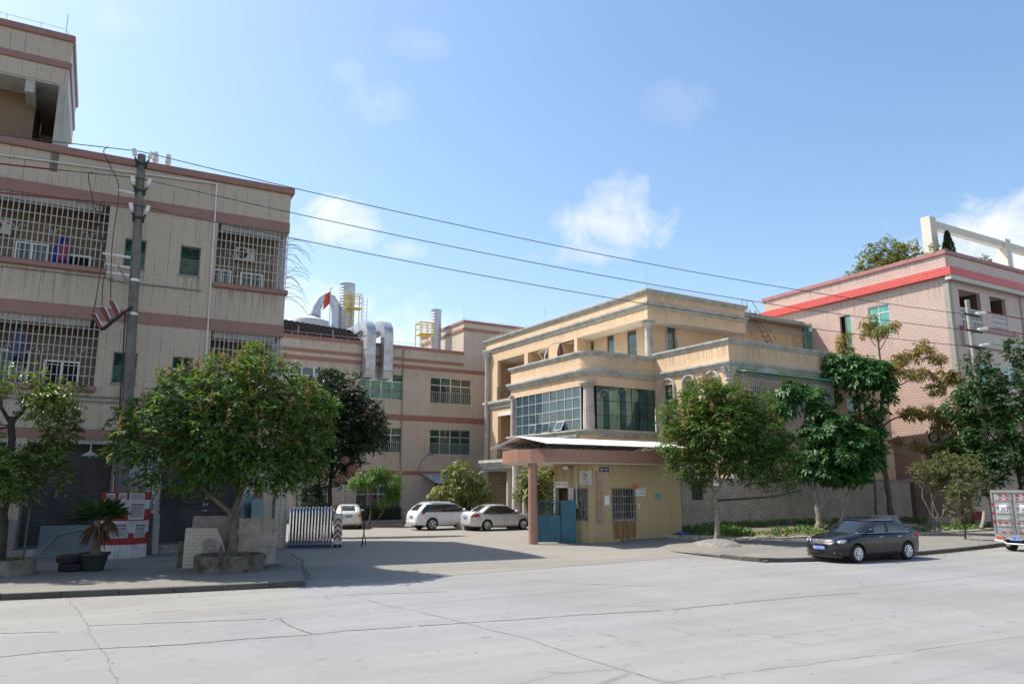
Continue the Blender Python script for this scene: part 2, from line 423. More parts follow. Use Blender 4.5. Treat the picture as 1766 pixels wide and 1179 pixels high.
# right bank: kerb, sloping pavement, planting bed
KR = [(21.75, 24.5), (21.45, 22.9), (21.25, 21.3), (21.15, 20.1), (21.3, 19.45), (21.7, 19.1), (23.05, 18.67), (26, 18.35), (28.9, 18.24), (32, 18.5), (36.2, 19.04), (44, 20.1), (56, 21.8), (80, 25.5), (110, 31)]
BED = [(24.6, 28.4), (25.6, 26.9), (26.6, 25.7), (28.2, 24.75), (30, 24.35), (33, 23.9), (37, 23.5), (42, 23.6), (50, 24.6), (62, 26.5), (80, 29.5), (110, 34)]
def interp(P, x):
    for a, b in zip(P[:-1], P[1:]):
        if a[0] <= x <= b[0]: return a[1] + (b[1]-a[1])*(x-a[0])/(b[0]-a[0])
    return P[-1][1] if x > P[-1][0] else P[0][1]
KRX = [p for p in KR if p[0] >= 21.7 and p[1] < 24]
def bank_z(x, y):
    kb = interp(KRX, max(x, 21.7)); bb = interp(BED, max(x, 24.6))
    t = min(1, max(0, (y-kb)/max(.5, bb-kb)))
    z = .14 + .1*t
    return z * sstep(21.2, 22.6, x) + .05 * (1 - sstep(21.2, 22.6, x))
m = M(); cols = []
px = [21.3, 21.7, 22.3, 23, 23.8, 24.6, 25.6, 26.6, 28.2, 30, 33, 37, 42, 50, 62, 80, 110]
for x in px:
    y0 = interp(KRX, max(x, 21.7)) + .12; y1 = interp(BED, max(x, 24.6)) + .12
    if x < 24.6: y1 = 28.4
    cols.append([(x if not (x < 21.8) else x, y0 + (y1-y0)*k/10) for k in range(11)])
for c_ in cols:
    for (x, y) in c_: m.v.append((x, y, bank_z(x, y) + .004))
for i in range(len(cols)-1):
    for k in range(10): m.f.append([i*11+k, (i+1)*11+k, (i+1)*11+k+1, i*11+k+1]); m.mi.append(0)
tag(m.build('side_pavement', MT['pave'], smooth=True), kind='structure')
m = M()
for (a, b) in zip(KR[:-1], KR[1:]):
    L = math.hypot(b[0]-a[0], b[1]-a[1]); nn = max(1, int(L/.95)); dx, dy = (b[0]-a[0])/L, (b[1]-a[1])/L
    for k in range(nn):
        p = [a[i] + (b[i]-a[i])*(k+.008)/nn for i in (0,1)]; q = [a[i] + (b[i]-a[i])*(k+.992)/nn for i in (0,1)]
        h = .148 + rnd.uniform(-.01, .01)
        if a[1] > 22: h *= .55
        m.prism([tuple(p), tuple(q), (q[0]-dy*.15, q[1]+dx*.15), (p[0]-dy*.15, p[1]+dx*.15)], -.1, h)
tag(m.build('side_kerb', MT['kerb'], bevel=.015), kind='structure')
def bed_z(x, y):
    b = interp(BED, max(x, 24.6)); return .25 + .34*min(1, max(0, (y-b)/6.)) + .05*mnoise.noise((x*.7, y*.7, 0))
m = M(); cols = []
bx = lin(24.6, 34, 26) + lin(35, 62, 27) + [70, 80, 110]
for x in bx:
    y0 = interp(BED, x) + .1; y1 = max(30.2, y0 + 5) if x < 60 else y0 + 8
    cols.append([(x, y0 + (y1-y0)*k/14) for k in range(15)])
for c_ in cols:
    for (x, y) in c_: m.v.append((x, y, bed_z(x, y)))
for i in range(len(cols)-1):
    for k in range(14): m.f.append([i*15+k, (i+1)*15+k, (i+1)*15+k+1, i*15+k+1]); m.mi.append(0)
tag(m.build('planting_bed', MT['soil'], smooth=True), kind='structure')
# stone edging of the bed
m = M()
for bi, (a, b) in enumerate(zip(BED[:-3], BED[1:-2])):
    L = math.hypot(b[0]-a[0], b[1]-a[1]); nn = max(1, int(L/.7)); dx, dy = (b[0]-a[0])/L, (b[1]-a[1])/L
    for k in range(nn):
        p = [a[i] + (b[i]-a[i])*(k+.02)/nn for i in (0,1)]; q = [a[i] + (b[i]-a[i])*(k+.97)/nn for i in (0,1)]
        j = rnd.uniform(-.02, .02); h = (.36 if bi < 3 else .33) + rnd.uniform(-.025, .025)
        m.prism([(p[0]+j, p[1]), (q[0]+j, q[1]), (q[0]-dy*.24, q[1]+dx*.24), (p[0]-dy*.24, p[1]+dx*.24)], .1, h)
MT['edging'] = plain('edging_stone', (.36,.33,.28), .9, var=.2, scale=2, bmp=.01)
tag(m.build('bed_edging', MT['edging'], bevel=.02), kind='structure')
# cement mound beside the tree at the bed's corner
m = M(); nr = 22
for r_ in range(7):
    for k in range(nr):
        t = 2*math.pi*k/nr; f = r_/6
        rr = f * (1 + .25*mnoise.noise((math.cos(t)*1.5, math.sin(t)*1.5, 3)))
        x, y = 24.1 + 1.7*rr*math.cos(t)*.8 + .6*rr*math.sin(t), 24.3 + 1.5*rr*math.sin(t)
        m.v.append((x, y, .16 + .26*(1-f**2.2) + .06*mnoise.noise((x*3, y*3, 1))*(1-f) - (.2 if r_ == 6 else 0)))
for r_ in range(6):
    for k in range(nr): m.f.append([r_*nr+k, (r_+1)*nr+k, (r_+1)*nr+(k+1)%nr, r_*nr+(k+1)%nr]); m.mi.append(0)
tag(m.build('cement_mound', plain('rough_cement', (.21,.20,.18), .95, var=.25, scale=5, bmp=.05), smooth=True), kind='structure')

# joints and cracks of the road slabs, thin filler strips lying on the concrete
CR = [
    ([(-4,15.2),(-0.68,14.74),(-0.06,14.82),(0.70,14.69),(1.34,14.52),(1.91,14.36),(2.69,14.36),(3.26,14.27),(3.89,14.15),(4.70,14.19),(5.76,13.98),(6.93,13.88),(8.11,13.65),(9.40,13.47),(11.25,13.09),(15.48,12.95),(17.32,12.71)], .045),
    ([(0.58,17.18),(1.23,16.95),(2.03,16.71),(2.84,16.46),(3.67,16.22),(4.00,16.10)], .04),
    ([(0.24,21.20),(0.42,19.08),(0.55,17.20),(0.64,15.72),(0.71,14.68),(0.78,13.23),(0.85,12.00),(0.91,10.96),(1.0,8)], .022),
    ([(6.27,17.73),(6.37,16.85),(6.69,15.46),(6.82,14.72),(6.93,13.88),(7.05,12.70),(7.17,12.07),(7.17,10.30),(7.20,8.43),(7.22,7.0)], .025),
    ([(6.15,18.68),(6.87,18.62),(7.54,18.35),(8.51,18.04)], .03), ([(6.2,8.3),(7.30,8.37),(8.48,8.29),(9.78,8.16),(12.14,7.93),(14.95,7.70),(17.21,7.44),(24,6.9)], .011),
    ([(3.87,16.02),(3.88,15.14),(4.01,14.39),(4.08,14.10)], .03), ([(-0.83,17.06),(-0.29,16.87),(0.08,16.73)], .03), ([(1.52,18.19),(2.55,18.30)], .02),
    ([(17.3,13.35),(18.57,13.27),(21.65,13.24),(25.97,13.14),(40,12)], .010), ([(11.39,19.16),(12.36,17.69),(13.69,16.36)], .018), ([(17.32,12.71),(24,12.1),(33,11.2),(60,8.4)], .009)]
def crack(P, w, z, m, seed, zf=None):
    r = random.Random(seed); pts = []
    for a, b in zip(P[:-1], P[1:]):
        n_ = max(2, int(math.hypot(b[0]-a[0], b[1]-a[1])/.12))
        for k in range(n_): pts.append((a[0]+(b[0]-a[0])*k/n_, a[1]+(b[1]-a[1])*k/n_))
    pts.append(P[-1]); prev = None
    for i, (x, y) in enumerate(pts):
        q = pts[min(i+1, len(pts)-1)]; p = pts[max(i-1, 0)]; L = math.hypot(q[0]-p[0], q[1]-p[1]) or 1
        nx, ny = -(q[1]-p[1])/L, (q[0]-p[0])/L
        o = r.uniform(-.02, .02) + .05*mnoise.noise((x*.9, y*.9, seed)); ww = w*(.35 + .9*abs(mnoise.noise((x*1.7, y*1.7, seed+5))) + r.uniform(0, .35))
        zz = z if zf is None else zf(x, y) + z
        cur = [(x+nx*(o-ww), y+ny*(o-ww), zz), (x+nx*(o+ww), y+ny*(o+ww), zz)]
        if prev and abs(mnoise.noise((x*.5, y*.5, seed+9))) > .010:
            m.add(prev + cur, [(0, 2, 3, 1)])
        prev = cur
for i, (P, w) in enumerate(CR):
    m = M(); crack(P, w*.72, .004, m, i*3+1)
    tag(m.build('road_joint', MT['crack2'] if i in (2, 3, 5, 9, 11) else MT['crack']), kind='structure')
m = M(); crack([(7.64,30.67),(7.3,28.6),(7.15,26.84),(6.6,24.6),(6.35,23.13),(5.95,21.3)], .035, .012, m, 77, lambda x, y: max(.142, yard_z(x, y)))
tag(m.build('pavement_joint', MT['crack']), kind='structure')
# small leaf litter and grit
def litter(name, n, area, zf, mat, s0, s1, seed):
    r = random.Random(seed); m = M()
    for _ in range(n):
        x, y = area(r); z = zf(x, y); s = r.uniform(s0, s1); a = r.uniform(0, 6.28); t = r.uniform(-.5, .5)
        ca, sa = math.cos(a)*s, math.sin(a)*s
        m.add([(x-ca, y-sa, z+.006), (x+sa*.45, y-ca*.45, z+.006+abs(t)*s*.6), (x+ca, y+sa, z+.01), (x-sa*.45, y+ca*.45, z+.008)], [(0,1,2,3)])
    return tag(m.build(name, mat), kind='stuff')
MT['litter'] = foliage('dry_leaf', [(0, (.30,.17,.05)), (.5, (.36,.24,.07)), (1, (.22,.12,.05))], .7, .1)
litter('leaf_litter', 260, lambda r: (r.uniform(27, 45), 0), lambda x, y: 0, MT['litter'], .03, .06, 3) if False else None
def a1(r):
    x = r.uniform(25.5, 44); return x, interp(KRX, x) - abs(r.gauss(.05, .25))
litter('leaf_litter', 420, a1, lambda x, y: .002, MT['litter'], .03, .07, 3)
def a2(r):
    x = r.uniform(27, 46); y0 = interp(KRX, x)+.2; return x, r.uniform(y0, interp(BED, x))
litter('fallen_leaves', 300, a2, lambda x, y: bank_z(x, y) + .006, MT['litter'], .03, .06, 4)
litter('road_debris', 90, lambda r: (r.uniform(0, 25), r.uniform(7, 20)), lambda x, y: .0, MT['litter'], .015, .045, 5)
def a3(r):
    x = r.uniform(-9, 5.6); return x, interp(KL, x) - abs(r.gauss(0, .35))
litter('gutter_litter', 330, a3, lambda x, y: .001, MT['litter'], .015, .045, 6)
litter('pavement_litter', 260, lambda r: (r.uniform(-6, 6), r.uniform(22.5, 30.5)), lambda x, y: .146, MT['litter'], .015, .045, 8)
litter('driveway_litter', 160, lambda r: (r.uniform(7, 20), r.uniform(22.5, 36)), yard_z, MT['litter'], .015, .04, 9)
# ================================================================= apartment block on the left
MT['tA'] = tile('beige_tile', (.44,.365,.285), (.485,.405,.32), (.285,.235,.18), .24, .075, .009, .5, stain=.75, big=(.48, 30.))
MT['tAb'] = tile('red_brown_tile', (.245,.12,.095), (.275,.135,.105), (.18,.10,.08), .12, .12, .006, 0., stain=.35)
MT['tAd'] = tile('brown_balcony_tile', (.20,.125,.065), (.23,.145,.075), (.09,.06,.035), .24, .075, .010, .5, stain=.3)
MT['plaster'] = plain('grey_plaster', (.36,.345,.31), .85, var=.12, scale=1.2, streak=.5)
MT['bars'] = plain('painted_steel_bar', (.42,.41,.395), .5, var=.15, scale=5)
MT['alu'] = plain('aluminium', (.62,.63,.64), .35, .6, var=.06)
MT['pvc'] = plain('white_pvc', (.60,.59,.56), .45, var=.08, streak=.3)
MT['conduit'] = plain('grey_conduit', (.22,.21,.20), .6)
MT['shutter'] = plain('shutter_steel', (.105,.095,.09), .5, .3, var=.2, scale=.8, streak=.4)
MT['dark'] = plain('dark_interior', (.018,.017,.016), .9, var=.3)
MT['gdark'] = glass('dark_window_glass', (.03,.045,.05), .05)
MT['ggreen'] = glass('green_window_glass', (.018,.085,.062), .06)
MT['gteal'] = glass('teal_curtained_glass', (.12,.42,.34), .12)
MT['louv'] = plain('louvre_glass', (.05,.13,.11), .25, var=.3)
MT['black'] = plain('black_rubber', (.018,.018,.02), .7)
MT['steel'] = plain('galvanised_steel', (.55,.57,.58), .38, .85, var=.15, scale=1.5)
MT['rust'] = plain('rusty_steel', (.20,.10,.05), .8, .2, var=.3, scale=6)

A = empty('apartment_block', (7.92, 32.49, 0), R(-1.4), 'beige tiled apartment block with barred balconies and roller shutters at street level', 'building')
XL = -24.
holes3 = [(-13.6, -7.53, 10.98, 13.6), (-3.48, -.55, 10.98, 13.6), (-6.9, -6.12, 11.15, 12.36), (-4.85, -4.07, 11.15, 12.38), (-22, -15, 10.98, 13.6)]
holes2 = [(-13.6, -7.46, 6.36, 8.93), (-3.44, -.55, 6.36, 8.93), (-6.9, -6.06, 6.54, 7.75), (-4.8, -4.03, 6.54, 7.74), (-22, -15, 6.36, 8.93)]
m = M()
m.wall(XL, -.55, 4.73, 15.38, 0, .24, holes3 + holes2)
m.T = RF(-.55)
m.wall(.24, 8, 4.35, 15.38, 0, .24, [(.24, 1.5, 10.98, 13.6), (.24, 1.5, 6.36, 8.93)])
m.T = None
m.box(XL, -.8, 7.76, 8, .1, 15.38)                      # back
m.build('wall', MT['tA'], A)
m = M()
for z0, z1 in ((13.62, 13.95), (8.95, 9.3), (4.4, 4.7)): m.box(XL, -.8, .25, 7.7, z0, z1)
m.box(XL, -.8, .25, 7.7, 14.5, 14.6)
m.build('floor_slab', MT['plaster'], A)
for z0, z1, nm in ((13.6, 14.06, 'band'), (8.93, 9.42, 'band'), (4.35, 4.73, 'band')):
    m = M(); m.box(XL, -.525, -.03, .12, z0, z1)
    if z0 > 5: m.box(-.56, -.52, .125, 8.02, z0, z1)
    else: m.box(-.56, -.52, .125, 8.02, z0, z1)
    m.build(nm, MT['tAb'], A)
m = M(); m.box(XL, -.40, -.13, .3, 15.38, 15.7); m.box(-.8, -.401, .302, 8.1, 15.381, 15.699); m.build('parapet_cap', MT['tAb'], A, bevel=.06)
# ground floor
for x0, x1 in ((-24, -14.1), (-10.0, -9.39), (-6.5, -4.85), (-1.77, -.55)):
    m = M(); m.box(x0, x1, .0, .6, .1, 4.35); m.build('pillar', MT['tA'], A)
m = M(); m.box(-.8, -.56, .62, 8, .1, 4.34); m.build('side_wall', MT['tA'], A)
m = M(); m.box(XL, -.6, .02, .58, 4.18, 4.345); m.build('lintel', MT['plaster'], A)
m = M(); m.box(XL, -1.0, -.55, .62, .05, .42); m.build('step', MT['oldconc'], A, bevel=.02)
for x0, x1 in ((-14.1, -10.0), (-9.39, -6.5), (-4.85, -1.77)):
    m = M(); n_ = 46; z0, z1 = .45, 4.16
    vs = []
    for k in range(n_*4 + 1):
        z = z0 + (z1-z0)*k/(n_*4); y = .42 + .018*math.cos(2*math.pi*k/4)
        vs += [(x0, y, z), (x1, y, z)]
    m.add(vs, [(2*k, 2*k+1, 2*k+3, 2*k+2) for k in range(n_*4)])
    m.box(x0, x1, .39, .45, .42, .5)
    sh = m.build('roller_shutter', MT['shutter'], A, smooth=True)
    for xa in (x0, x1-.07):
        m = M(); m.box(xa, xa+.07, .36, .46, .42, 4.17); m.build('guide_rail', MT['conduit'], sh)
# stencilled numerals on the second shutter
for i, ch in enumerate('121'):
    text_obj(ch, .26, MT['pvc'], A, TF(-3.12, .385, 2.15 - i*.24) @ Matrix.Rotation(R(90), 4, 'Y'), name='shutter_numeral')
m = M(); m.box(-1.35, -1.0, -.03, .0, .15, 3.0); m.build('brown_panel', plain('brown_board', (.16,.10,.065), .8), A)
# balconies: rear wall, doors, side walls
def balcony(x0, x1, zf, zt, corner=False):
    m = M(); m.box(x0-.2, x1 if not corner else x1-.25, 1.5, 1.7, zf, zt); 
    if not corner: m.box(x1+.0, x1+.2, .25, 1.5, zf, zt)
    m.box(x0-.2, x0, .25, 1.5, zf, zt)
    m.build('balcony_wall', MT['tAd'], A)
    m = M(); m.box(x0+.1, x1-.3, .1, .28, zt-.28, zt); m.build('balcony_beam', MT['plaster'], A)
def rear_opening(x0, x1, z0, z1, mat, nm='balcony_window'):
    m = M(); m.wall(x0-.06, x1+.06, z0-.06, z1+.06, 1.42, 1.5, [(x0, x1, z0, z1)]); mid = (x0+x1)/2; m.box(mid-.03, mid+.03, 1.43, 1.49, z0, z1)
    f = m.build(nm, MT['alu'], A); m = M(); m.box(x0, x1, 1.46, 1.49, z0, z1); m.build('pane', mat, f)
for zf, zt in ((9.42, 13.6), (4.75, 8.93)):
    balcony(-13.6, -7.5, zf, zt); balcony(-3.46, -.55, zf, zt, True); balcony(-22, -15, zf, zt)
rear_opening(-10.6, -9.6, 10.4, 12.0, MT['ggreen']); rear_opening(-9.2, -8.1, 9.5, 11.75, MT['dark'], 'balcony_door'); rear_opening(-13.2, -11.8, 10.4, 12, MT['ggreen'])
rear_opening(-3.4, -2.7, 10.3, 11.9, MT['gdark']); rear_opening(-2.2, -1.35, 9.5, 11.9, MT['ggreen'], 'balcony_door')
rear_opening(-10.9, -9.8, 5.7, 7.7, MT['ggreen']); rear_opening(-9.2, -8.1, 4.8, 7.4, MT['dark'], 'balcony_door'); rear_opening(-3.2, -2.2, 5.7, 7.4, MT['gdark'])
m = M()
for z0, z1, rs in ((10.76, 10.985, ((-13.7, -7.45), (-3.55, -.46), (-22, -15))), (6.12, 6.365, ((-13.7, -7.4), (-3.5, -.46), (-22, -15)))):
    for x0, x1 in rs:
        m = M(); m.box(x0, x1, -.16, .245, z0, z1)
        if x1 > -1: m.box(-.79, x1+.001, .246, 1.6, z0+.001, z1-.001)
        m.build('balcony_sill', MT['tAb'], A, bevel=.05)
def grille(x0, x1, z0, z1, y=.06, T=None, fans=True, pitch=.178, nm='window_grille'):
    m = M(); m.T = T
    n_ = max(2, round((x1-x0)/pitch)); r = .016
    for k in range(n_+1):
        x = x0 + (x1-x0)*k/n_; m.box(x-r, x+r, y-r, y+r, z0, z1)
    h = max(2, round((z1-z0)/.385))
    for k in range(h+1):
        z = z0 + (z1-z0)*k/h; m.box(x0, x1, y-r-.012, y-r, z-.014, z+.014)
    if fans:
        nf = max(2, int((x1-x0)/1.05)); zc = z0 + (z1-z0)*3/h
        for k in range(nf):
            xc = x0 + (x1-x0)*(k+.5)/nf
            for sg in (-1, 1):
                m.tube([(xc + sg*.03 + sg*.26*t, y-.03, zc + .02 + .30*math.sin(t*2.4)*(1-.25*t)) for t in (0,.2,.4,.6,.8,1)], .011, 4)
    return m.build(nm, MT['bars'], A)
grille(-13.6, -7.53, 10.99, 13.6); grille(-3.48, -.56, 10.99, 13.6); grille(-13.6, -7.46, 6.37, 8.93); grille(-3.44, -.56, 6.37, 8.93)
grille(-22, -15, 10.99, 13.6, fans=False); grille(-22, -15, 6.37, 8.93, fans=False)
grille(.1, 1.5, 10.99, 13.6, T=RF(-.56), fans=False, pitch=.2); grille(.1, 1.5, 6.37, 8.93, T=RF(-.56), fans=False, pitch=.2)
for i, (x0, x1, z0, z1) in enumerate(((-6.9,-6.12,11.15,12.36), (-4.85,-4.07,11.15,12.38), (-6.9,-6.06,6.54,7.75), (-4.8,-4.03,6.54,7.74))):
    m = M(); m.wall(x0, x1, z0, z1, .08, .14, [(x0+.045, x1-.045, z0+.045, z1-.045)]); m.box(x0-.04, x1+.04, -.025, .1, z0-.07, z0+.002)
    w = m.build('louvre_window', MT['conduit'], A)
    m = M(); ns = 7
    for k in range(ns):
        z = z0 + .1 + (z1-z0-.16)*k/ns; tilt = .9 if k > 3 else .35
        m.obox(((x0+x1)/2, .13, z+.07), (x1-x0-.1, .006, .19), Matrix.Rotation(tilt, 3, 'X'))
    m.build('louvre', MT['louv'], w)
    m = M(); m.box(x0, x1, .22, .24, z0, z1); m.build('dark_room', MT['dark'], w)
# soot and rain streaks below sills, thin films on the wall
def grime_mat():
    m, nt, b = nodes('grime_streak'); v = objco(nt); b.inputs['Base Color'].default_value = (.045,.04,.034,1); b.inputs['Roughness'].default_value = .9
    g_ = N(nt, 'ShaderNodeTexCoord').outputs['Generated']; sp = N(nt, 'ShaderNodeSeparateXYZ'); lk(nt, g_, sp.inputs[0])
    st = ramp(nt, noise(nt, mapping(nt, v, (5.5, 5.5, .22)), 1.4, 6, .7), [(.48, 0.), (.74, .48)])
    a = math_(nt, 'MULTIPLY', st, ramp(nt, sp.outputs[2], [(.0, 0.), (.9, 1.)]))
    a = math_(nt, 'MULTIPLY', a, ramp(nt, sp.outputs[0], [(.0, 0.), (.08, 1.), (.92, 1.), (1., 0.)]))
    tr_ = N(nt, 'ShaderNodeBsdfTransparent'); mx_ = N(nt, 'ShaderNodeMixShader'); lk(nt, a, mx_.inputs[0]); lk(nt, tr_.outputs[0], mx_.inputs[1]); lk(nt, b.outputs[0], mx_.inputs[2]); lk(nt, mx_.outputs[0], nt.nodes['Material Output'].inputs[0]); return m
MT['grime'] = grime_mat()
def grime(E, x0, x1, z0, z1, y=-.004, T=None):
    m = M(); m.T = T; m.add([(x0, y, z0), (x1, y, z0), (x1, y, z1), (x0, y, z1)], [(0, 1, 2, 3)]); return m.build('grime_streak', MT['grime'], E)
for x0, x1, z0, z1 in ((-6.95,-6.05,10.0,11.07), (-4.9,-4.0,9.9,11.07), (-6.95,-6.0,5.3,6.46), (-4.85,-3.98,5.2,6.46), (-13.6,-7.5,9.6,10.75), (-3.5,-.6,9.55,10.75), (-13.6,-7.4,4.9,6.1), (-3.4,-.6,4.9,6.1)): grime(A, x0, x1, z0, z1)
# pipes
m = M(); m.tube([(-24, -.08, 14.55), (-11.4, -.08, 14.9), (-3.72, -.08, 15.27)], .035, 8); m.tube([(-3.67, -.08, 15.28), (-3.60, -.08, 10.0), (-3.52, -.08, 4.0)], .034, 8)
m.build('downpipe', MT['pvc'], A)
m = M()
for z, xa, xb, r in ((10.55, -7.3, -3.95, .03), (10.62, -14, -7.2, .02), (5.95, -14, -4, .035), (5.78, -24, -3.6, .03)): m.tube([(xa, -.05, z), (xb, -.05, z+.0)], r, 6)
m.build('conduit', MT['conduit'], A)
m = M(); m.tube([(-7.34, .0, 4.25), (-7.34, -.35, 4.18), (-7.34, -.38, 3.95)], .025, 6); m.lathe([(.03,.22),(.06,.16),(.29,.02),(.30,0),(.26,.0),(.05,.1)], (-7.34, -.38, 3.72), 16); m.ball((-7.34, -.38, 3.70), .07, 8)
m.build('wall_lamp', plain('enamel_lamp', (.35,.34,.32), .4), A, smooth=True)
# meter pipes and bill posts on the pillar between the shutters
MT['bill'] = plain('old_bills', (.46,.50,.58), .8, var=.35, scale=22); MT['ink'] = plain('bill_ink', (.05,.06,.12), .8)
r = random.Random(5)
def bill(x, y, z, w, h, par):
    m = M(); m.cur = 0; m.box(x-w/2, x+w/2, y-.004, y, z, z+h); m.cur = 1
    zz = z + h - .05
    while zz > z + .03:
        hh = r.choice((.02, .035)); m.box(x-w*.4, x+w*r.uniform(.1, .42), y-.0065, y-.0045, zz-hh, zz); zz -= hh + .025
    return m.build('flyposting', [MT['bill'], MT['ink']], par)
for x in (-6.16, -5.88, -5.28, -5.06):
    m = M(); m.cyl((x, -.09, .3), (x, -.09, 4.2), .075, n=10); dp = m.build('drainpipe', MT['pvc'], A, smooth=True)
    for k in range(8): bill(x, -.168, .95 + k*.37 + r.uniform(-.05, .05), .11, r.uniform(.18, .32), dp)
for k in range(7): bill(-5.6 + r.uniform(-.12, .1), -.006, 1.3 + k*.42, .28, r.uniform(.14, .26), A)
# roof: tower, vents, lightning rod
for x in (-6.07, -5.58):
    m = M(); m.lathe([(.10, 14.6), (.10, 16.2), (.125, 16.2), (.125, 16.3), (.10, 16.3), (.10, 16.55)], (x, .9, 0), 12); m.build('vent_pipe', MT['pvc'], A, smooth=True)
m = M(); m.wall(-14.4, -9.46, 18.28, 20.15, 0, .25); m.box(-9.72, -9.465, .251, 6, 18.28, 20.14); m.box(-14.4, -9.73, .26, 6, 18.3, 18.5)
m.build('tower_wall', MT['tA'], A)
m = M(); m.box(-14.5, -9.38, -.1, .32, 20.15, 20.45); m.box(-9.8, -9.381, .322, 6.1, 20.151, 20.449); m.build('tower_cap', MT['tAb'], A, bevel=.06)
m = M(); m.box(-14.45, -9.40, -.07, .2, 18.96, 19.24); m.box(-9.7, -9.401, .202, 6, 18.961, 19.239); m.build('band', MT['tAb'], A, bevel=.04)
m = M(); m.box(-9.75, -9.47, .0, 4.1, 14.6, 18.28); m.box(-10.87, -10.55, .05, 1.4, 17.7, 18.28); m.box(-10.54, -9.76, 3.6, 3.85, 17.2, 17.5); m.box(-14.4, -9.48, .02, 4.2, 18.2, 18.275)
m.build('tower_frame', MT['plaster'], A)
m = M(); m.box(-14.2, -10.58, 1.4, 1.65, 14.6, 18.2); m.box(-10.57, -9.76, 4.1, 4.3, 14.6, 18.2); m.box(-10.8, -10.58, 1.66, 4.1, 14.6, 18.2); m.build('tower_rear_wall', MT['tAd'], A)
m = M(); m.tube([(-9.75, .1, 20.4), (-9.75, .1, 21.4)], .018, 5); m.tube([(-14.4, .05, 20.75), (-9.8, .05, 20.7), (-9.6, .1, 20.5)], .012, 5)
for k in range(4): m.tube([(-10.6-k*1.15, .05, 20.4), (-10.6-k*1.15, .05, 20.74)], .01, 4)
m.build('lightning_rod', MT['steel'], A)
# dead twigs of a climber at the corner balcony
m = M(); r = random.Random(3)
for k in range(26):
    z = r.choice([r.uniform(12.6, 13.5), r.uniform(10.7, 12.2)]); x = -.5; y = r.uniform(.1, 1.2); pts = [(x, y, z)]
    dx, dz = r.uniform(.1, .22), r.uniform(-.02, .16)
    for j in range(6):
        x += dx; z += dz; dz -= .055; pts.append((x + r.uniform(-.03,.03), y + r.uniform(-.05,.05), z + r.uniform(-.02,.02)))
    m.tube(pts, [.012,.010,.009,.008,.007,.006,.004], 4)
tag(m.build('dry_creeper', plain('dry_twig', (.17,.15,.12), .9)), 'dry leafless creeper trailing from the barred corner balcony', 'creeper')
bpy.data.objects['dry_creeper'].location = A.location; bpy.data.objects['dry_creeper'].rotation_euler = A.rotation_euler

def wld(E, x, y, z): 
    c, s = math.cos(E.rotation_euler.z), math.sin(E.rotation_euler.z)
    return Vector((E.location.x + c*x - s*y, E.location.y + s*x + c*y, E.location.z + z))
# air conditioners: one design, copied
def make_ac(name, label):
    o = empty(name, (0,0,0), 0, label, 'air conditioner', 'outdoor air conditioning units')
    m = M(); m.box(-.42, .42, 0, .3, 0, .58); m.build('casing', plain('ac_casing', (.62,.60,.55), .5, streak=.3), o, bevel=.02)
    m = M(); m.tube([(-.12 + .225*math.cos(t*math.pi/8), -.012, .29 + .225*math.sin(t*math.pi/8)) for t in range(17)], .012, 5, False)
    for rr in (.06, .11, .165): m.tube([(-.12 + rr*math.cos(t*math.pi/8), -.012, .29 + rr*math.sin(t*math.pi/8)) for t in range(17)], .006, 4, False)
    m.build('fan_grille', MT['conduit'], o)
    m = M(); m.lathe([(.215, 0), (.215, .01), (.0, .01)], (0,0,0), 20); m.T = None
    f = m.build('fan_opening', MT['dark'], o); f.rotation_euler = (R(90), 0, 0); f.location = (-.12, -.002, .29)
    m = M(); m.box(.20, .36, -.008, -.001, .4, .46); m.build('badge', plain('red_badge', (.5,.05,.05), .5), o)
    for xa in (-.36, .31):
        m = M(); m.box(xa, xa+.05, .0, .34, -.05, -.001); m.build('bracket', MT['conduit'], o)
    return o
ac = make_ac('air_conditioner', 'air conditioner with red badge inside the apartment block corner balcony, third floor')
ac.location = wld(A, -2.15, 1.17, 12.45); ac.rotation_euler.z = A.rotation_euler.z
ac2 = copy_tree(ac); ac2['label'] = 'air conditioner with red badge behind the large top balcony bars at far left'
ac2.location = wld(A, -11.25, 1.17, 12.2)
# laundry
def cloth(name, label, x, y, z, w, h, mat, seed):
    r = random.Random(seed); m = M(); nx, nz = 10, 12
    for j in range(nz+1):
        f = j/nz; ww = w*(.45 + .55*min(1, f*2.2)) if j < nz else w*.9
        for i in range(nx+1):
            t = i/nx - .5
            m.v.append((t*ww, .07*math.sin(t*11 + f*3 + seed) + .03*math.sin(f*7), -f*h*(1 - .06*math.cos(t*7))))
    for j in range(nz):
        for i in range(nx): m.f.append([j*(nx+1)+i, j*(nx+1)+i+1, (j+1)*(nx+1)+i+1, (j+1)*(nx+1)+i]); m.mi.append(0)
    o = m.build(name, mat, smooth=True)
    sol = o.modifiers.new('thick', 'SOLIDIFY'); sol.thickness = .01
    o.location = wld(A, x, y, z); o.rotation_euler.z = A.rotation_euler.z
    return tag(o, label, 'laundry')
cloth('hanging_jacket', 'blue jacket hung to dry behind the top left balcony bars', -9.05, .65, 12.2, .62, 1.35, plain('blue_cloth', (.03,.06,.40), .8), 1)
cloth('hanging_towel', 'pink towel hung beside the blue jacket on the balcony', -8.95, .5, 12.0, .4, .75, plain('pink_cloth', (.38,.09,.20), .8), 2)
cloth('hanging_trousers', 'grey blue trousers drying behind the lower left balcony bars', -10.1, .6, 8.6, .5, 1.3, plain('grey_blue_cloth', (.12,.14,.22), .8), 3)
cloth('hanging_shirt', 'blue shirt drying at the far left of the lower balcony', -11.2, .6, 8.5, .6, 1.2, plain('royal_cloth', (.03,.10,.36), .8), 4)
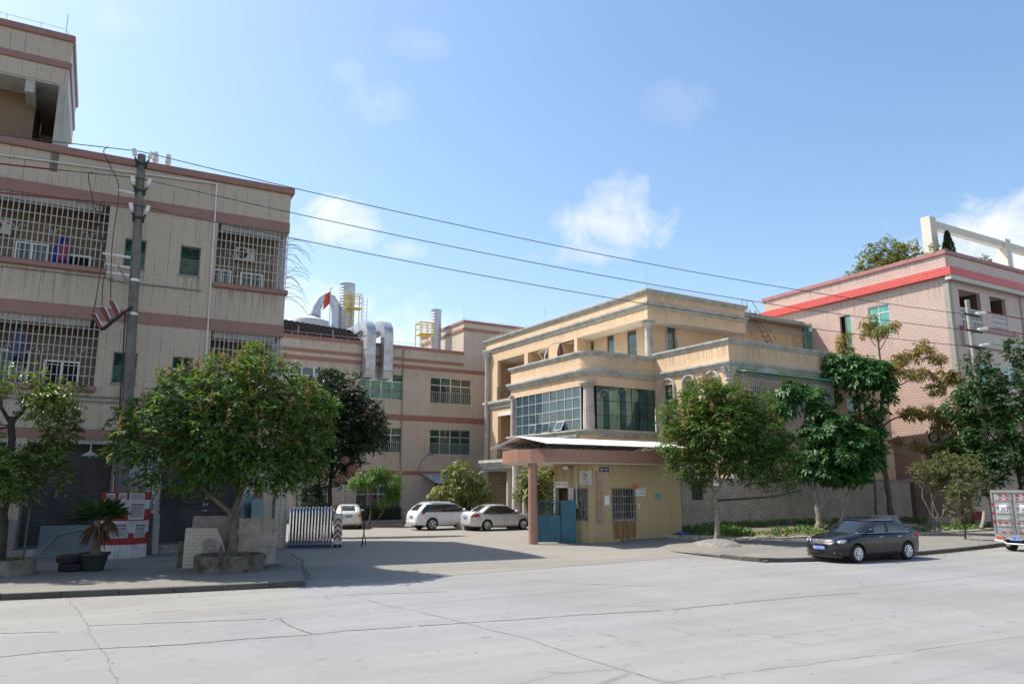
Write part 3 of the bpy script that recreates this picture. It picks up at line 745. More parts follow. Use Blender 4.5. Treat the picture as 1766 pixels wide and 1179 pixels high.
# ================================================================= three storey factory block at the back of the yard
MT['tB'] = tile('pale_pink_tile', (.49,.415,.335), (.53,.45,.365), (.36,.29,.23), .20, .20, .010, 0., stain=.45, big=(.8, 30.))
MT['tBb'] = tile('band_tile', (.30,.125,.095), (.33,.145,.11), (.22,.11,.09), .2, .1, .008, 0., stain=.25)
MT['soffit'] = plain('white_soffit', (.66,.63,.57), .85, var=.08)
B = empty('factory_block', (25.5, 62.51, 0), R(1.2), 'long beige factory block with red brown bands across the back of the yard', 'building')
BW = [(2.06, 6.24, 10.04, 12.42, 1), (-4.62, -.62, 10.12, 12.42, 2), (-10.65, -6.6, 10.1, 12.42, 1), (2.1, 6.23, 5.45, 7.7, 0), (-4.55, -.6, 5.5, 7.7, 0), (-10.6, -6.6, 5.5, 7.7, 0), (-4.55, -.56, .45, 2.68, 3), (-9.2, -7.0, .5, 2.68, 3)]
m = M(); m.wall(-14, 13.5, -.3, 14.75, 0, .24, [w[:4] for w in BW] + [(2.75, 4.2, -.29, 3.4), (5.2, 9.0, -.29, 3.3)])
m.box(-14, 13.5, 9.5, 9.74, -.3, 14.74); m.box(-14, -13.76, .241, 9.5, -.3, 14.74)
m.build('wall', MT['tB'], B)
m = M(); m.wall(5.4, 13.5, 14.752, 17.86, -.002, .24); m.T = LF(5.4); m.wall(-9.5, -.24, 14.752, 17.86, .0, .24); m.T = None; m.box(5.7, 13.5, 9.2, 9.5, 14.752, 17.86)
m.build('stair_tower_wall', MT['tB'], B)
for x0, x1, z0, z1, d in ((-14, 5.39, 14.752, 15.03, .1), (-14, 5.38, 13.68, 13.93, .09), (-14, 13.5, 12.98, 13.33, .04), (-14, 13.5, 8.35, 8.86, .04), (-14, 13.5, 3.63, 3.96, .04)):
    m = M(); m.box(x0, x1, -d, .1 if d < .09 else .3, z0, z1); m.build('band', MT['tBb'], B)
for z0, z1 in ((17.86, 18.1), (17.1, 17.36)):
    m = M(); m.box(5.3, 13.5, -.1, .3, z0, z1); m.box(5.3, 5.5, .301, 9.6, z0, z1); m.build('tower_cap', MT['tBb'], B)
m = M(); m.box(-13.7, 13.4, .25, 9.4, 14.2, 14.4); m.box(5.5, 13.4, .25, 9.4, 17.2, 17.4); m.build('roof', MT['plaster'], B)
MT['room'] = plain('dim_room', (.03,.045,.04), .9, var=.4, scale=1.2)
def fac_window(E, x0, x1, z0, z1, kind, y=.08):
    m = M(); fw = .055; nx = 4; tz = z1 - (z1-z0)*.30
    m.wall(x0, x1, z0, z1, y, y+.07, [(x0+fw, x1-fw, z0+fw, z1-fw)])
    for k in range(1, nx):
        x = x0 + (x1-x0)*k/nx; w = .055 if k == 2 else .032; m.box(x-w, x+w, y+.004, y+.066, z0+fw, z1-fw)
    m.box(x0+fw, x1-fw, y-.004, y+.062, tz-.035, tz+.035)
    w = m.build('window', MT['alu'], E)
    rw = random.Random(int(x0*13 + z0*7))
    gm = MT['ggreen'] if kind != 3 else MT['gdark']
    for k in range(nx):
        a, b = x0 + (x1-x0)*k/nx, x0 + (x1-x0)*(k+1)/nx
        for (c, d_, top) in ((z0, tz, 0), (tz, z1, 1)):
            mm = gm
            q_ = rw.random()
            if kind in (0, 1): mm = MT['gdark'] if q_ < .28 else (MT['gcurt2'] if q_ > .82 else gm)
            if kind == 2 and not top: mm = MT['gcurt']
            if kind == 2 and top and k in (1, 2): mm = MT['alu']
            m = M(); m.box(a, b, y+.03, y+.036, c, d_); m.build('pane', mm, w)
    m = M(); yb = y - .03
    top = z0 + (z1-z0)*(.44 if kind != 3 else .98)
    n_ = 20
    for k in range(n_+1):
        x = x0 + .05 + (x1-x0-.1)*k/n_; m.box(x-.016, x+.016, yb-.012, yb+.012, z0+.03, top)
    for z in ([top] if kind != 3 else [top, z0+(z1-z0)*.33, z0+(z1-z0)*.66]): m.box(x0, x1, yb-.016, yb+.016, z-.02, z+.02)
    m.build('window_bars', MT['bars'] if kind != 3 else MT['conduit'], w)
MT['gcurt'] = plain('green_curtain_behind_glass', (.10,.30,.21), .15, var=.25, scale=1.5)
MT['gcurt2'] = plain('pale_curtain_behind_glass', (.06,.13,.10), .2, var=.3, scale=2)
for w in BW: fac_window(B, *w)
for w in BW[:6]: grime(B, w[0]-.1, w[1]+.1, w[2]-1.35, w[2]-.02)
for x0, x1, z0, z1 in ((-11, 5.3, 13.95, 14.7), (-11, 5.3, 11.9, 12.95), (6, 9, 15, 17)): grime(B, x0, x1, z0, z1)
m = M(); m.box(-13.5, 13.2, 2.5, 2.6, -.2, 14.0); m.build('dark_room', MT['room'], B)
for x in (-.67, -5.71):
    m = M(); m.cyl((x, -.07, .1), (x, -.07, 14.7 if x > -2 else 4.9), .05, n=8); m.build('downpipe', MT['conduit'] if x > -2 else MT['pvc'], B)
m = M(); m.tube([(1.0, 0, 3.6), (1.0, -.1, 4.0), (1.15, -.5, 4.9), (1.45, -1.0, 5.35)], .035, 6); m.ball((1.62, -1.2, 5.42), .3, 10, (1, .7, .42)); m.build('street_lamp_arm', MT['conduit'], B, smooth=True)
m = M(); m.box(-14, 1.6, -.9, 0, -.4, .12); m.build('plinth', MT['oldconc'], B)
m = M()
for k in range(16): m.tube([(-13+k*1.2, .1, 15.0), (-13+k*1.2, .1, 15.35)], .012, 4)
m.tube([(-14, .1, 15.34), (5.3, .1, 15.34)], .012, 4); m.tube([(5.45, .1, 18.1), (5.45, .1, 19.3)], .02, 4); m.tube([(5.45, .1, 18.3), (13.5, .1, 18.3)], .012, 4)
m.build('lightning_rod', MT['steel'], B)
# corrugated lean-to over the entrance
o = empty('entrance_canopy', tuple(B.location), B.rotation_euler.z, 'grey corrugated canopy over the factory entrance beside the parked white car', 'canopy')
m = M(); n_ = 120
vs = []
for k in range(n_+1):
    x = 1.3 + 8.5*k/n_; dz = .03*math.sin(k*2*math.pi/4)
    vs += [(x, -3.6, 2.85+dz), (x, -.1, 3.75+dz)]
m.add(vs, [(2*k, 2*k+2, 2*k+3, 2*k+1) for k in range(n_)]); s_ = m.build('sheet', plain('weathered_sheet', (.40,.44,.48), .5, .3, var=.2), o)
for x in (1.5, 4.2, 6.9, 9.6):
    m = M(); m.cyl((x, -3.4, -.15), (x, -3.4, 2.85), .04, n=8); m.tube([(x, -3.5, 2.8), (x, -.05, 3.6)], .03, 6); m.build('post', MT['conduit'], o)
# ducts running over the parapet and down to the window
MT['duct'] = plain('dull_duct_sheet', (.50,.53,.56), .45, .6, var=.15, scale=1.5)
def duct(x0, x1, zb, ztop, label):
    o = empty('air_duct', tuple(B.location), B.rotation_euler.z, label, 'air duct', 'galvanised ducts on the factory wall')
    xc, w = (x0+x1)/2, (x1-x0); yf, yb_ = -1.25, -.35; dpt = .9
    path = []
    for k in range(9):
        a = math.pi/2*k/8; path.append((6 - 0, 0, 0))
    # centre line: from behind the parapet, bend, then down, then angled in to the window head
    cl = [(xc-1.2, 7.0, ztop-1.25)] + [(xc-.15, 2.0, ztop-.75), (xc, .9, ztop-.5)]
    rc = 1.0
    for k in range(1, 8):
        a = math.pi/2*k/7; cl.append((xc, .45 - rc*math.sin(a)*1.15, ztop-.5 - rc*(1-math.cos(a))))
    cl += [(xc, -.7, zb+.9), (xc, -.72, zb+.55)]
    m = M(); prev = None; hw = w/2; hd = dpt/2
    for i, p in enumerate(cl):
        a = Vector(cl[max(i-1, 0)]); b = Vector(cl[min(i+1, len(cl)-1)]); d = (b-a).normalized()
        nrm = Vector((1,0,0)).cross(d).normalized(); sx = Vector((1,0,0))
        ring = [Vector(p) + sx*u*hw + nrm*v*hd for u, v in ((-1,-1),(1,-1),(1,1),(-1,1))]
        m.add(ring, [])
        if prev is not None:
            q = prev
            for k in range(4): m.f.append([q+k, q+(k+1)%4, q+4+(k+1)%4, q+4+k]); m.mi.append(0)
            prev = q + 4
        else: prev = 0; m.f.append([0,1,2,3]); m.mi.append(0)
    m.f.append([prev+3, prev+2, prev+1, prev]); m.mi.append(0)
    m.build('duct_run', MT['duct'], o)
    m = M(); m.add([(x0,-1.17,zb+.55),(x1,-1.17,zb+.55),(x1,-.27,zb+.55),(x0,-.27,zb+.55),(x0,-.95,zb-.1),(x1,-.95,zb-.1),(x1,.05,zb-.1),(x0,.05,zb-.1)], [(3,2,1,0),(4,5,6,7),(1,0,4,5),(2,1,5,6),(3,2,6,7),(0,3,7,4)])
    m.build('outlet_box', MT['duct'], o)
    for z in (12.9, 14.2, 15.4):
        m = M(); m.wall(x0-.03, x1+.03, z, z+.05, -1.2, -.2, []); m.build('flange', MT['steel'], o)
duct(-4.55, -3.72, 11.9, 17.05, 'left of two shiny square ducts bent over the factory parapet')
duct(-2.95, -2.12, 11.9, 17.17, 'right of two shiny square ducts bent over the factory parapet')
# rooftop plant
MT['flue'] = plain('dull_silver', (.50,.57,.66), .4, .35, var=.12, scale=1.2)
def stack(name, label, x, y, z0, z1, r):
    o = empty(name, wld(B, x, y, 0), 0, label, 'chimney stack')
    m = M(); prof = []; nrg = int((z1-z0)/.28)
    for k in range(nrg):
        z = z0 + (z1-z0)*k/nrg; prof += [(r, z), (r, z+.2), (r+.022, z+.23), (r, z+.26)]
    prof += [(r, z1), (r+.04, z1), (r+.04, z1+.05), (r-.03, z1+.05), (r-.03, z1-.4)]
    m.lathe(prof, (0,0,0), 24); m.build('flue', MT['flue'], o, smooth=True); return o
MT['yel'] = plain('yellow_paint', (.62,.42,.04), .5, var=.15)
def platform(par, x0, x1, y0, y1, zd, ztop, zb):
    m = M(); m.box(x0, x1, y0, y1, zd-.12, zd); m.build('deck', MT['yel'], par)
    m = M()
    for x in (x0, (x0+x1)/2, x1):
        for y in (y0, y1): m.cyl((x, y, zb), (x, y, ztop), .04, n=6)
    for z in (zd+.5, zd+1.0, ztop):
        m.tube([(x0,y0,z),(x1,y0,z),(x1,y1,z),(x0,y1,z),(x0,y0,z)], .035, 5)
    m.build('railing', MT['yel'], par)
    m = M()
    for x in (x1+.25, x1+.65): m.cyl((x, y0+.3, zb), (x, y0+.3, ztop-.2), .03, n=5)
    k = zb
    while k < ztop-.3: m.cyl((x1+.25, y0+.3, k), (x1+.65, y0+.3, k), .02, n=5); k += .35
    m.build('caged_ladder', MT['alu'], par)
s1 = stack('chimney_stack', 'tall ribbed silver chimney with yellow platform on the factory roof', -3.4, 8, 14, 22.15, .75)
platform(s1, -.5, 1.0, -1.6, -.85, 19.6, 20.95, 14.4)
s2 = stack('chimney_stack', 'slim silver chimney with yellow platform beside the stair tower', 6.3, 8.6 - .4, 14, 20.8, .53) if False else stack('chimney_stack', 'slim silver chimney with yellow platform beside the stair tower', 4.5, 4.2, 14, 19.75, .5)
platform(s2, -1.95, -.6, -.7, .5, 17.2, 18.3, 14.4)
o = empty('dust_collector', wld(B, -7.0, 8, 0), 0, 'round white tank with a silver elbow pipe left of the tall chimney', 'tank')
m = M(); m.lathe([(1.95, 14.3), (1.95, 17.75), (1.88, 18.0), (1.2, 18.3), (.7, 18.5)], n=28); m.build('drum', plain('white_paint', (.50,.52,.55), .5, var=.1, streak=.3), o, smooth=True)
m = M(); m.tube([(.4, 0, 18.6), (.55, 0, 19.4), (.9, 0, 20.2), (1.45, 0, 20.65), (2.05, 0, 20.5), (2.45, 0, 19.9), (2.5, 0, 19.0), (2.5, 0, 14.4)], [.68,.52,.47,.46,.46,.46,.45,.45], 16); m.build('elbow_pipe', MT['flue'], o, smooth=True)
# flag
o = empty('flagpole', wld(B, -6.3, 4, 0), 0, 'thin flagpole with a drooping red flag on the factory roof', 'flag')
m = M(); m.cyl((0,0,14.3), (0,0,20.5), .06, .04, 8); m.ball((0,0,20.5), .09); m.build('pole', MT['steel'], o)
m = M(); nx, nz = 8, 10
for j in range(nz+1):
    for i in range(nx+1):
        t, f = i/nx, j/nz; m.v.append((-.5*t - .12*f*t, .12*math.sin(t*7+f*2)*t, 20.25 - 1.15*f - .75*t*(.6+.4*f)))
for j in range(nz):
    for i in range(nx): m.f.append([j*(nx+1)+i, j*(nx+1)+i+1, (j+1)*(nx+1)+i+1, (j+1)*(nx+1)+i]); m.mi.append(0)
m.build('flag', plain('red_flag', (.55,.07,.04), .8), o, smooth=True)
# dark netting shade on the roof edge
o = empty('roof_shade', tuple(B.location), B.rotation_euler.z, 'dark corrugated roof shade behind the factory parapet left of the ducts', 'roof shade')
m = M(); vs = []; n_ = 80
for k in range(n_+1):
    x = -14 + 9.55*k/n_; dz = .035*math.sin(k*math.pi/2); vs += [(x, .42, 15.12+dz), (x, 2.6, 16.95+dz-.05*(x+14))]
m.add(vs, [(2*k, 2*k+2, 2*k+3, 2*k+1) for k in range(n_)]); m.build('sheet', plain('dark_sheet', (.012,.011,.011), .9, var=.3, spec=.03), o)
for x in (-13, -10, -7, -4.5):
    m = M(); m.cyl((x, .5, 14.3), (x, .5, 15.95), .05, n=6); m.build('post', MT['conduit'], o)
# ================================================================= ochre office building with the glazed bay
def stucco(name, c):
    m, nt, b = nodes(name); v = objco(nt)
    n1 = noise(nt, v, .5, 5, .6); n2 = noise(nt, v, 7, 4, .6)
    col = ramp(nt, n1, [(.3, tuple(x*.86 for x in c)), (.55, c), (.75, (c[0]*1.05, c[1]*1.05, c[2]*1.06))])
    s = noise(nt, mapping(nt, v, (2.4, 2.4, .14)), 2.2, 6, .7)
    col = mixc(nt, ramp(nt, s, [(.55, 0.), (.75, .38)]), col, (c[0]*.55, c[1]*.52, c[2]*.5))
    col = mixc(nt, ramp(nt, n2, [(.35, .16), (.55, 0.)]), col, tuple(x*.7 for x in c))
    lk(nt, col, b.inputs['Base Color']); b.inputs['Roughness'].default_value = .85; b.inputs['Specular IOR Level'].default_value = .25
    bump(nt, b, n2, .7, .05); return m
MT['ochre'] = stucco('ochre_stucco', (.615,.455,.30))
MT['trim'] = plain('grey_moulding', (.40,.395,.36), .85, var=.16, scale=1.6, streak=.4, bmp=.008)
MT['col'] = plain('pink_grey_column', (.44,.385,.345), .7, var=.12, scale=2, streak=.35)
MT['gbay'] = glass('blue_green_bay_glass', (.045,.095,.12), .05, .1, .7, .004)
MT['gmir'] = glass('mirror_bay_glass', (.15,.26,.25), .012, .75, .9, .0012)
MT['gwin'] = glass('office_window_glass', (.05,.11,.11), .03, .3, .9)
MT['iron'] = plain('wrought_iron', (.045,.04,.038), .6)
MT['brown'] = plain('brown_mullion', (.22,.17,.14), .5)
C = empty('office_building', (26.26, 45.01, 0), R(1.6), 'ochre stucco office building with grey mouldings, columns and a glazed corner bay', 'building')
YF, YB = -8.2, .6            # bay
XW, YW = 5.41, -14.48        # wing
XM, YM = 5.84, -7.28         # main overhang faces
XR, YR = 7.14, -5.98         # recessed third floor faces
XE = 23.4                    # right end of the third floor
def left(m, X, y0, y1, z0, z1, d, holes=()):
    m.T = LF(X); m.wall(-y1, -y0, z0, z1, 0, d, [(-h[1], -h[0], h[2], h[3]) for h in holes]); m.T = None
def mould_left(m, X, y0, y1, z0, z1, p):       # stepped cornice along a left face
    h = z1-z0
    for a, b, q in ((0,.3,p*.35),(.3,.62,p*.65),(.62,1.,p)): m.box(X-q, X+.1, y0-q, y1, z0+h*a, z0+h*b)
def mould_front(m, Y, x0, x1, z0, z1, p):
    h = z1-z0
    for a, b, q in ((0,.3,p*.35),(.3,.62,p*.65),(.62,1.,p)): m.box(x0, x1, Y-q, Y+.1, z0+h*a, z0+h*b-.0)
def cornice(name, parts, z0, z1, p, mat=None):
    """closed run of moulding following corner points in plan (outer side on the left of travel)"""
    m = M(); h = z1-z0
    prof = [(0.0, z0), (p*.4, z0), (p*.4, z0+h*.3), (p*.62, z0+h*.34), (p*.8, z0+h*.62), (p, z0+h*.68), (p, z1), (-.12, z1)]
    P = [Vector((x, y, 0)) for x, y in parts]; n = len(prof); rings = []
    for i, q in enumerate(P):
        d0 = (P[i]-P[i-1]).normalized() if i else (P[1]-P[0]).normalized()
        d1 = (P[i+1]-P[i]).normalized() if i < len(P)-1 else d0
        n0 = Vector((d0.y, -d0.x, 0)); n1 = Vector((d1.y, -d1.x, 0)); nn = (n0+n1); nn = nn / max(.3, (1 + n0.dot(n1)))
        rings.append([(q.x + nn.x*o, q.y + nn.y*o, z) for o, z in prof])
    vs = [v for r_ in rings for v in r_]; fs = []
    for i in range(len(P)-1):
        for k in range(n): fs.append((i*n+k, (i+1)*n+k, (i+1)*n+(k+1)%n, i*n+(k+1)%n))
    fs.append(tuple(range(n))); fs.append(tuple((len(P)-1)*n+k for k in reversed(range(n))))
    m.add(vs, fs); return m.build(name, mat or MT['trim'], C)
def arc(cx, cy, r, a0, a1, n=8): return [(cx + r*math.cos(R(a0+(a1-a0)*k/n)), cy + r*math.sin(R(a0+(a1-a0)*k/n))) for k in range(n+1)]
rc = .9
bayline = [(5.9, YB)] + [(0, YB)] + arc(rc, YF+rc, rc, 180, 270) + [(XW+.1, YF)]
inner = lambda L, d: L
# --- bay walls
def ring_wall(name, line, z0, z1, d, mat):
    m = M(); P = [Vector((x, y, 0)) for x, y in line]; vs = []
    for i, q in enumerate(P):
        d0 = (P[i]-P[i-1]).normalized() if i else (P[1]-P[0]).normalized()
        d1 = (P[i+1]-P[i]).normalized() if i < len(P)-1 else d0
        n0 = Vector((d0.y, -d0.x, 0)); n1 = Vector((d1.y, -d1.x, 0)); nn = (n0+n1) / max(.3, 1+n0.dot(n1))
        vs += [(q.x, q.y, z0), (q.x-nn.x*d, q.y-nn.y*d, z0), (q.x-nn.x*d, q.y-nn.y*d, z1), (q.x, q.y, z1)]
    fs = []
    for i in range(len(P)-1):
        for k in range(4): fs.append((i*4+k, (i+1)*4+k, (i+1)*4+(k+1)%4, i*4+(k+1)%4))
    fs.append((0,1,2,3)); e = (len(P)-1)*4; fs.append((e+3,e+2,e+1,e))
    m.add(vs, fs); return m.build(name, mat, C)
ring_wall('bay_parapet', bayline, 9.64, 10.55, .2, MT['ochre'])
ring_wall('bay_lintel', bayline, 8.66, 9.3, .25, MT['ochre'])
ring_wall('bay_apron', bayline, 4.5, 5.75, .25, MT['ochre'])
cornice('parapet_cap', bayline, 10.5, 10.79, .16)
cornice('bay_cornice', bayline, 9.27, 9.66, .26)
cornice('bay_ledge', bayline, 5.72, 6.0, .26)
def teeth(n, a, b_, f):                          # toothed strip outline, as one piece
    out = []
    for k in range(n):
        t0, t1 = a + (b_-a)*(k+.0)/n, a + (b_-a)*(k+.55)/n; t2 = a + (b_-a)*(k+1)/n
        out += [f(t0, .17), f(t1, .17), f(t1, .04), f(t2, .04)]
    return out
m = M(); o_ = teeth(42, YB, YF+.9, lambda t, d: (-d, t)) + teeth(22, .95, 5.3, lambda t, d: (t, YF-d)); m.prism(o_ + [(5.3, YF+.001), (.95, YF+.001), (-.001, YF+.9), (-.001, YB)], 5.58, 5.719)
m.build('dentil_course', MT['trim'], C)
m = M(); m.box(.2, 6.5, YF+.25, YB-.2, 4.4, 4.7); m.box(.2, 7.2, YF+.21, YB-.21, 9.3, 9.5); m.build('floor_slab', MT['soffit'], C)
# bay glazing, left face: 9 columns by 4 rows with tilted casements
def bay_panes(T, u0, u1, z0, z1, nx, nz, mat, fmat, fw, tilt, hinged=()):
    m = M(); m.T = T
    for k in range(nx+1):
        u = u0 + (u1-u0)*k/nx; m.box(u-fw, u+fw, .03, .09, z0, z1)
    for j in range(nz+1):
        z = z0 + (z1-z0)*j/nz; m.box(u0, u1, .026, .086, z-fw, z+fw)
    f = m.build('bay_window', fmat, C); r = random.Random(nx)
    for k in range(nx):
        for j in range(nz):
            a, b = u0+(u1-u0)*k/nx, u0+(u1-u0)*(k+1)/nx; c, d_ = z0+(z1-z0)*j/nz, z0+(z1-z0)*(j+1)/nz
            if (k, j) in hinged:
                m = M(); m.T = T; m.box(a, b, .2, .21, c, d_); m.build('dark_opening', MT['dark'], f)
                m = M(); m.T = T @ Matrix.Translation(((a+b)/2, 0.02, d_)) @ Matrix.Rotation(R(-hinged[(k, j)]), 4, 'X')
                w2 = (b-a)/2-.02; m.wall(-w2, w2, -(d_-c)+.02, -.02, 0, .04, [(-w2+.03, w2-.03, -(d_-c)+.05, -.05)])
                cs = m.build('casement', MT['alu'], f)
                m = M(); m.T = T @ Matrix.Translation(((a+b)/2, 0.02, d_)) @ Matrix.Rotation(R(-hinged[(k, j)]), 4, 'X'); m.box(-w2+.03, w2-.03, .015, .022, -(d_-c)+.05, -.05); m.build('pane', MT['gbay'], cs)
                continue
            m = M(); m.T = T @ TF(0, .06, 0); t1, t2 = r.uniform(-tilt, tilt), r.uniform(-tilt, tilt)
            m.add([(a, t1, c), (b, -t1, c), (b, -t1+t2, d_), (a, t1+t2, d_)], [(0,1,2,3)]); m.build('pane', mat, f)
bay_panes(LF(0), .1-YB+.5 - .0, -YF-.75, 6.0, 8.66, 9, 4, MT['gbay'], MT['alu'], .018, .006, {(6, 0): 26, (4, 0): 7, (2, 0): 5})
bay_panes(TF(0, YF), .72, XW-.05, 6.0, 8.66, 5, 3, MT['gmir'], MT['iron'], .016, .0015)
m = M(); m.box(.6, 5.3, YF+.5, YF+.55, 6, 8.7); m.box(.55, .6, YF+.5, YB-.5, 6, 8.7); m.build('bay_blind', MT['room'], C)
def column(x, y, z0, z1, r, flutes=14, fancy=False, mat=None, base=True):
    m = M(); n = flutes*4
    prof = []
    if base: prof += [(r*1.5, z0), (r*1.5, z0+.12), (r*1.38, z0+.14), (r*1.42, z0+.22), (r*1.15, z0+.28), (r*1.2, z0+.36), (r, z0+.42)]
    else: prof += [(r, z0)]
    zc = z1 - (.75 if fancy else .38)
    prof += [(r, z0+.6), (r*.95, (z0+zc)/2), (r*.86, zc)]
    if fancy: prof += [(r*1.02, zc+.04), (r*.88, zc+.1), (r*1.05, zc+.3), (r*1.5, zc+.52), (r*1.3, zc+.56), (r*1.55, zc+.66), (r*1.6, zc+.75)]
    else: prof += [(r*1.05, zc+.03), (r*.9, zc+.08), (r*1.0, zc+.18), (r*1.4, zc+.26), (r*1.5, zc+.28), (r*1.5, zc+.38)]
    vs = []
    for rr, z in prof:
        shaft = z0+.41 <= z <= zc
        for k in range(n):
            t = 2*math.pi*k/n; q = rr*(1 - (.055 if (shaft and k % 4 in (1, 2)) else 0))
            if fancy and z > zc+.25: q *= 1 + .10*math.cos(8*t)
            vs.append((x+q*math.cos(t), y+q*math.sin(t), z))
    fs = []
    for i in range(len(prof)-1):
        for k in range(n): fs.append((i*n+k, i*n+(k+1)%n, (i+1)*n+(k+1)%n, (i+1)*n+k))
    fs.append(tuple(reversed(range(n)))); fs.append(tuple((len(prof)-1)*n+k for k in range(n)))
    m.add(vs, fs); return m.build('column', mat or MT['col'], C, smooth=True)
column(.42, YF+.42, 5.99, 8.9, .37, base=False); column(.12, YB-.12, 5.99, 8.85, .2, base=False)
column(.0, -.15, -.2, 4.45, .34); column(1.6, 3.3, -.2, 4.45, .30); column(.3, -7.4, -.1, 4.45, .34)
column(5.6, 13.8, 4.5, 14.45, .21, fancy=True, mat=MT['trim'], base=False); column(5.6, 13.8, -.2, 3.95, .3); column(5.7, 7.6, -.2, 3.95, .3)
column(XM+.55, YM+.55, 9.5, 13.72, .3, fancy=True, mat=MT['trim'], base=False)
column(XW+.12, YW+.12, -.1, 9.34, .27, fancy=True, mat=MT['trim'])
# --- main left face beyond the bay
m = M()
left(m, XM, YB, 14.2, 4.5, 13.62, .3, [(8.0, 12.38, 9.99, 13.5), (4.4, 7.46, 9.99, 13.5), (.97, 2.72, 9.99, 13.55), (8.0, 12.3, 5.0, 8.95), (2.0, 7.0, 5.0, 8.95)])
m.build('left_wall', MT['ochre'], C)
m = M(); m.box(XM+.31, 24, 13.95, 14.2, -.2, 13.6); m.build('rear_wall', MT['ochre'], C)
m = M(); m.box(XM+2.2, XM+2.4, 1, 14, 4.5, 13.6); m.box(XM+.31, XM+2.2, 2.78, 4.36, 9.9, 13.6); m.box(XM+.31, XM+2.2, 7.48, 7.9, 9.9, 13.6); m.box(XM+.31, XM+2.2, .7, .95, 9.9, 13.6); m.build('balcony_wall', MT['ochre'], C)
m = M(); m.box(XM+.02, XM+7, YB+.05, 14, 9.5, 9.7); m.box(XM+.02, XM+7, YB+.05, 14, 4.51, 4.7); m.box(XM+.02, XM+7, YB, 14, 13.55, 13.61); m.build('balcony_slab', MT['soffit'], C)
m = M()
for z0, z1 in ((6.2, 8.9), (11.5, 13.3)): m.box(XM+2.14, XM+2.19, 9.3, 11.2, z0-.9, z1)
m.box(XM+2.14, XM+2.19, 3.5, 6, 5, 8.4); m.build('balcony_door', MT['gdark'], C)
def railing(y0, y1, z0, z1):
    m = M(); X = XM - .04
    for z in (z0, z1): m.box(X-.03, X+.03, y0, y1, z-.03, z+.03)
    n_ = int((y1-y0)/.17)
    for k in range(n_+1):
        y = y0 + (y1-y0)*k/n_; m.box(X-.012, X+.012, y-.012, y+.012, z0, z1)
    for k in range(4):
        yc = y0 + (y1-y0)*(k+.5)/4
        for rr in (.14, .27): m.tube([(X-.02, yc+rr*math.cos(t*math.pi/6), (z0+z1)/2+rr*math.sin(t*math.pi/6)) for t in range(13)], .014, 4, False)
    m.build('balcony_railing', MT['iron'], C)
railing(8.0, 12.38, 10.1, 11.15); railing(8.0, 12.3, 5.05, 6.3); railing(4.4, 7.46, 10.1, 11.15)
m = M(); m.box(XM-.03, XM+.3, 8.0, 12.3, 8.62, 8.94); m.build('shutter_box', MT['soffit'], C)
cornice('main_cornice', [(5.9, 14.4), (XM, 14.4), (XM, YB+.1)], 9.36, 9.98, .3)
cornice('portico_eave', [(5.9, 14.6), (XM-.2, 14.6), (XM-.2, 6.0), (1.0, 6.0), (1.0, YB+.7), (1.0, YB+.1)], 3.92, 4.56, .35)
m = M(); m.box(XM+.2, XM+9, 6, 14, 3.9, 4.4); m.box(1.2, 8, .65, 6, 4.0, 4.5); m.build('portico_slab', MT['soffit'], C)
m = M(); m.box(XM+2.5, XM+2.7, -6, 14, -.2, 4.2); m.build('ground_floor_wall', MT['ochre'], C)
m = M(); m.box(XM+2.43, XM+2.49, 4.7, 13.8, -.15, 3.85); m.build('entrance', MT['dark'], C)  # near-black sheet, paints the shade of the interior behind the portico
m = M(); m.box(XM+2.43, XM+2.48, -.5, 4.5, .3, 3.2); m.build('showroom_window', MT['gwin'], C)
# --- third floor overhang and recessed walls
m = M(); left(m, XM, YM, 14.4, 13.6, 15.35, .25); m.box(XM+.251, 15.3, YM, YM+.25, 13.6, 15.35); m.box(15.05, 15.3, YM+.251, YR, 13.6, 15.35)
m.build('overhang', MT['ochre'], C)
m = M(); m.box(XM+.03, 15.27, YM+.03, YR+.2, 13.57, 13.61); m.box(XM+.03, XR+.2, YR+.201, YB+1, 13.571, 13.609); m.build('overhang_soffit', MT['soffit'], C)
m = M(); m.box(XM+.2, XE-.2, YM+.2, 14, 15.0, 15.15); m.build('roof', MT['plaster'], C)
line = [(5.9, 14.55), (XM, 14.55), (XM, YM), (15.3, YM), (15.3, YR-.02)]
cornice('roof_cap', [(5.9+.2, 14.55)] + line[1:], 15.3, 15.62, .2); cornice('roof_cornice', [(6.1, 14.55)] + line[1:], 14.36, 14.76, .2)
m = M(); left(m, XR, YR, 1.4, 9.5, 13.6, .25, [(.26, 1.11, 11.0, 13.45), (-2.13, -1.3, 10.6, 13.55), (-4.61, -3.6, 10.6, 13.5)]); m.build('recessed_wall', MT['ochre'], C)
m = M(); m.wall(XR+.251, XE, 9.5, 15.35, YR, YR+.25, [(8.74, 9.53, 11.4, 13.62)]); m.box(XE-.25, XE, YR+.251, 14, 9.5, 15.34); m.build('recessed_wall', MT['ochre'], C)
line2 = [(15.32, YR), (XE, YR), (XE, 14)]
cornice('roof_cap', line2, 15.3, 15.6, .2); cornice('roof_cornice', line2, 14.36, 14.72, .2)
def office_window(T, u0, u1, z0, z1, trim=False):
    m = M(); m.T = T; m.wall(u0, u1, z0, z1, .08, .15, [(u0+.06, u1-.06, z0+.06, z1-.06)]); zt = z0 + (z1-z0)*.52; m.box(u0+.06, u1-.06, .09, .14, zt-.05, zt+.05)
    w = m.build('window', MT['brown'], C)
    m = M(); m.T = T; m.box(u0+.05, u1-.05, .11, .118, z0+.05, z1-.05); m.build('pane', MT['gwin'], w)
    if trim:
        m = M(); m.T = T; m.wall(u0-.17, u1+.17, z0-.1, z1+.19, -.06, -.001, [(u0, u1, z0-.1, z1)]); m.build('architrave', MT['trim'], w)
office_window(TF(0, YR), 8.74, 9.53, 11.4, 13.62, True)
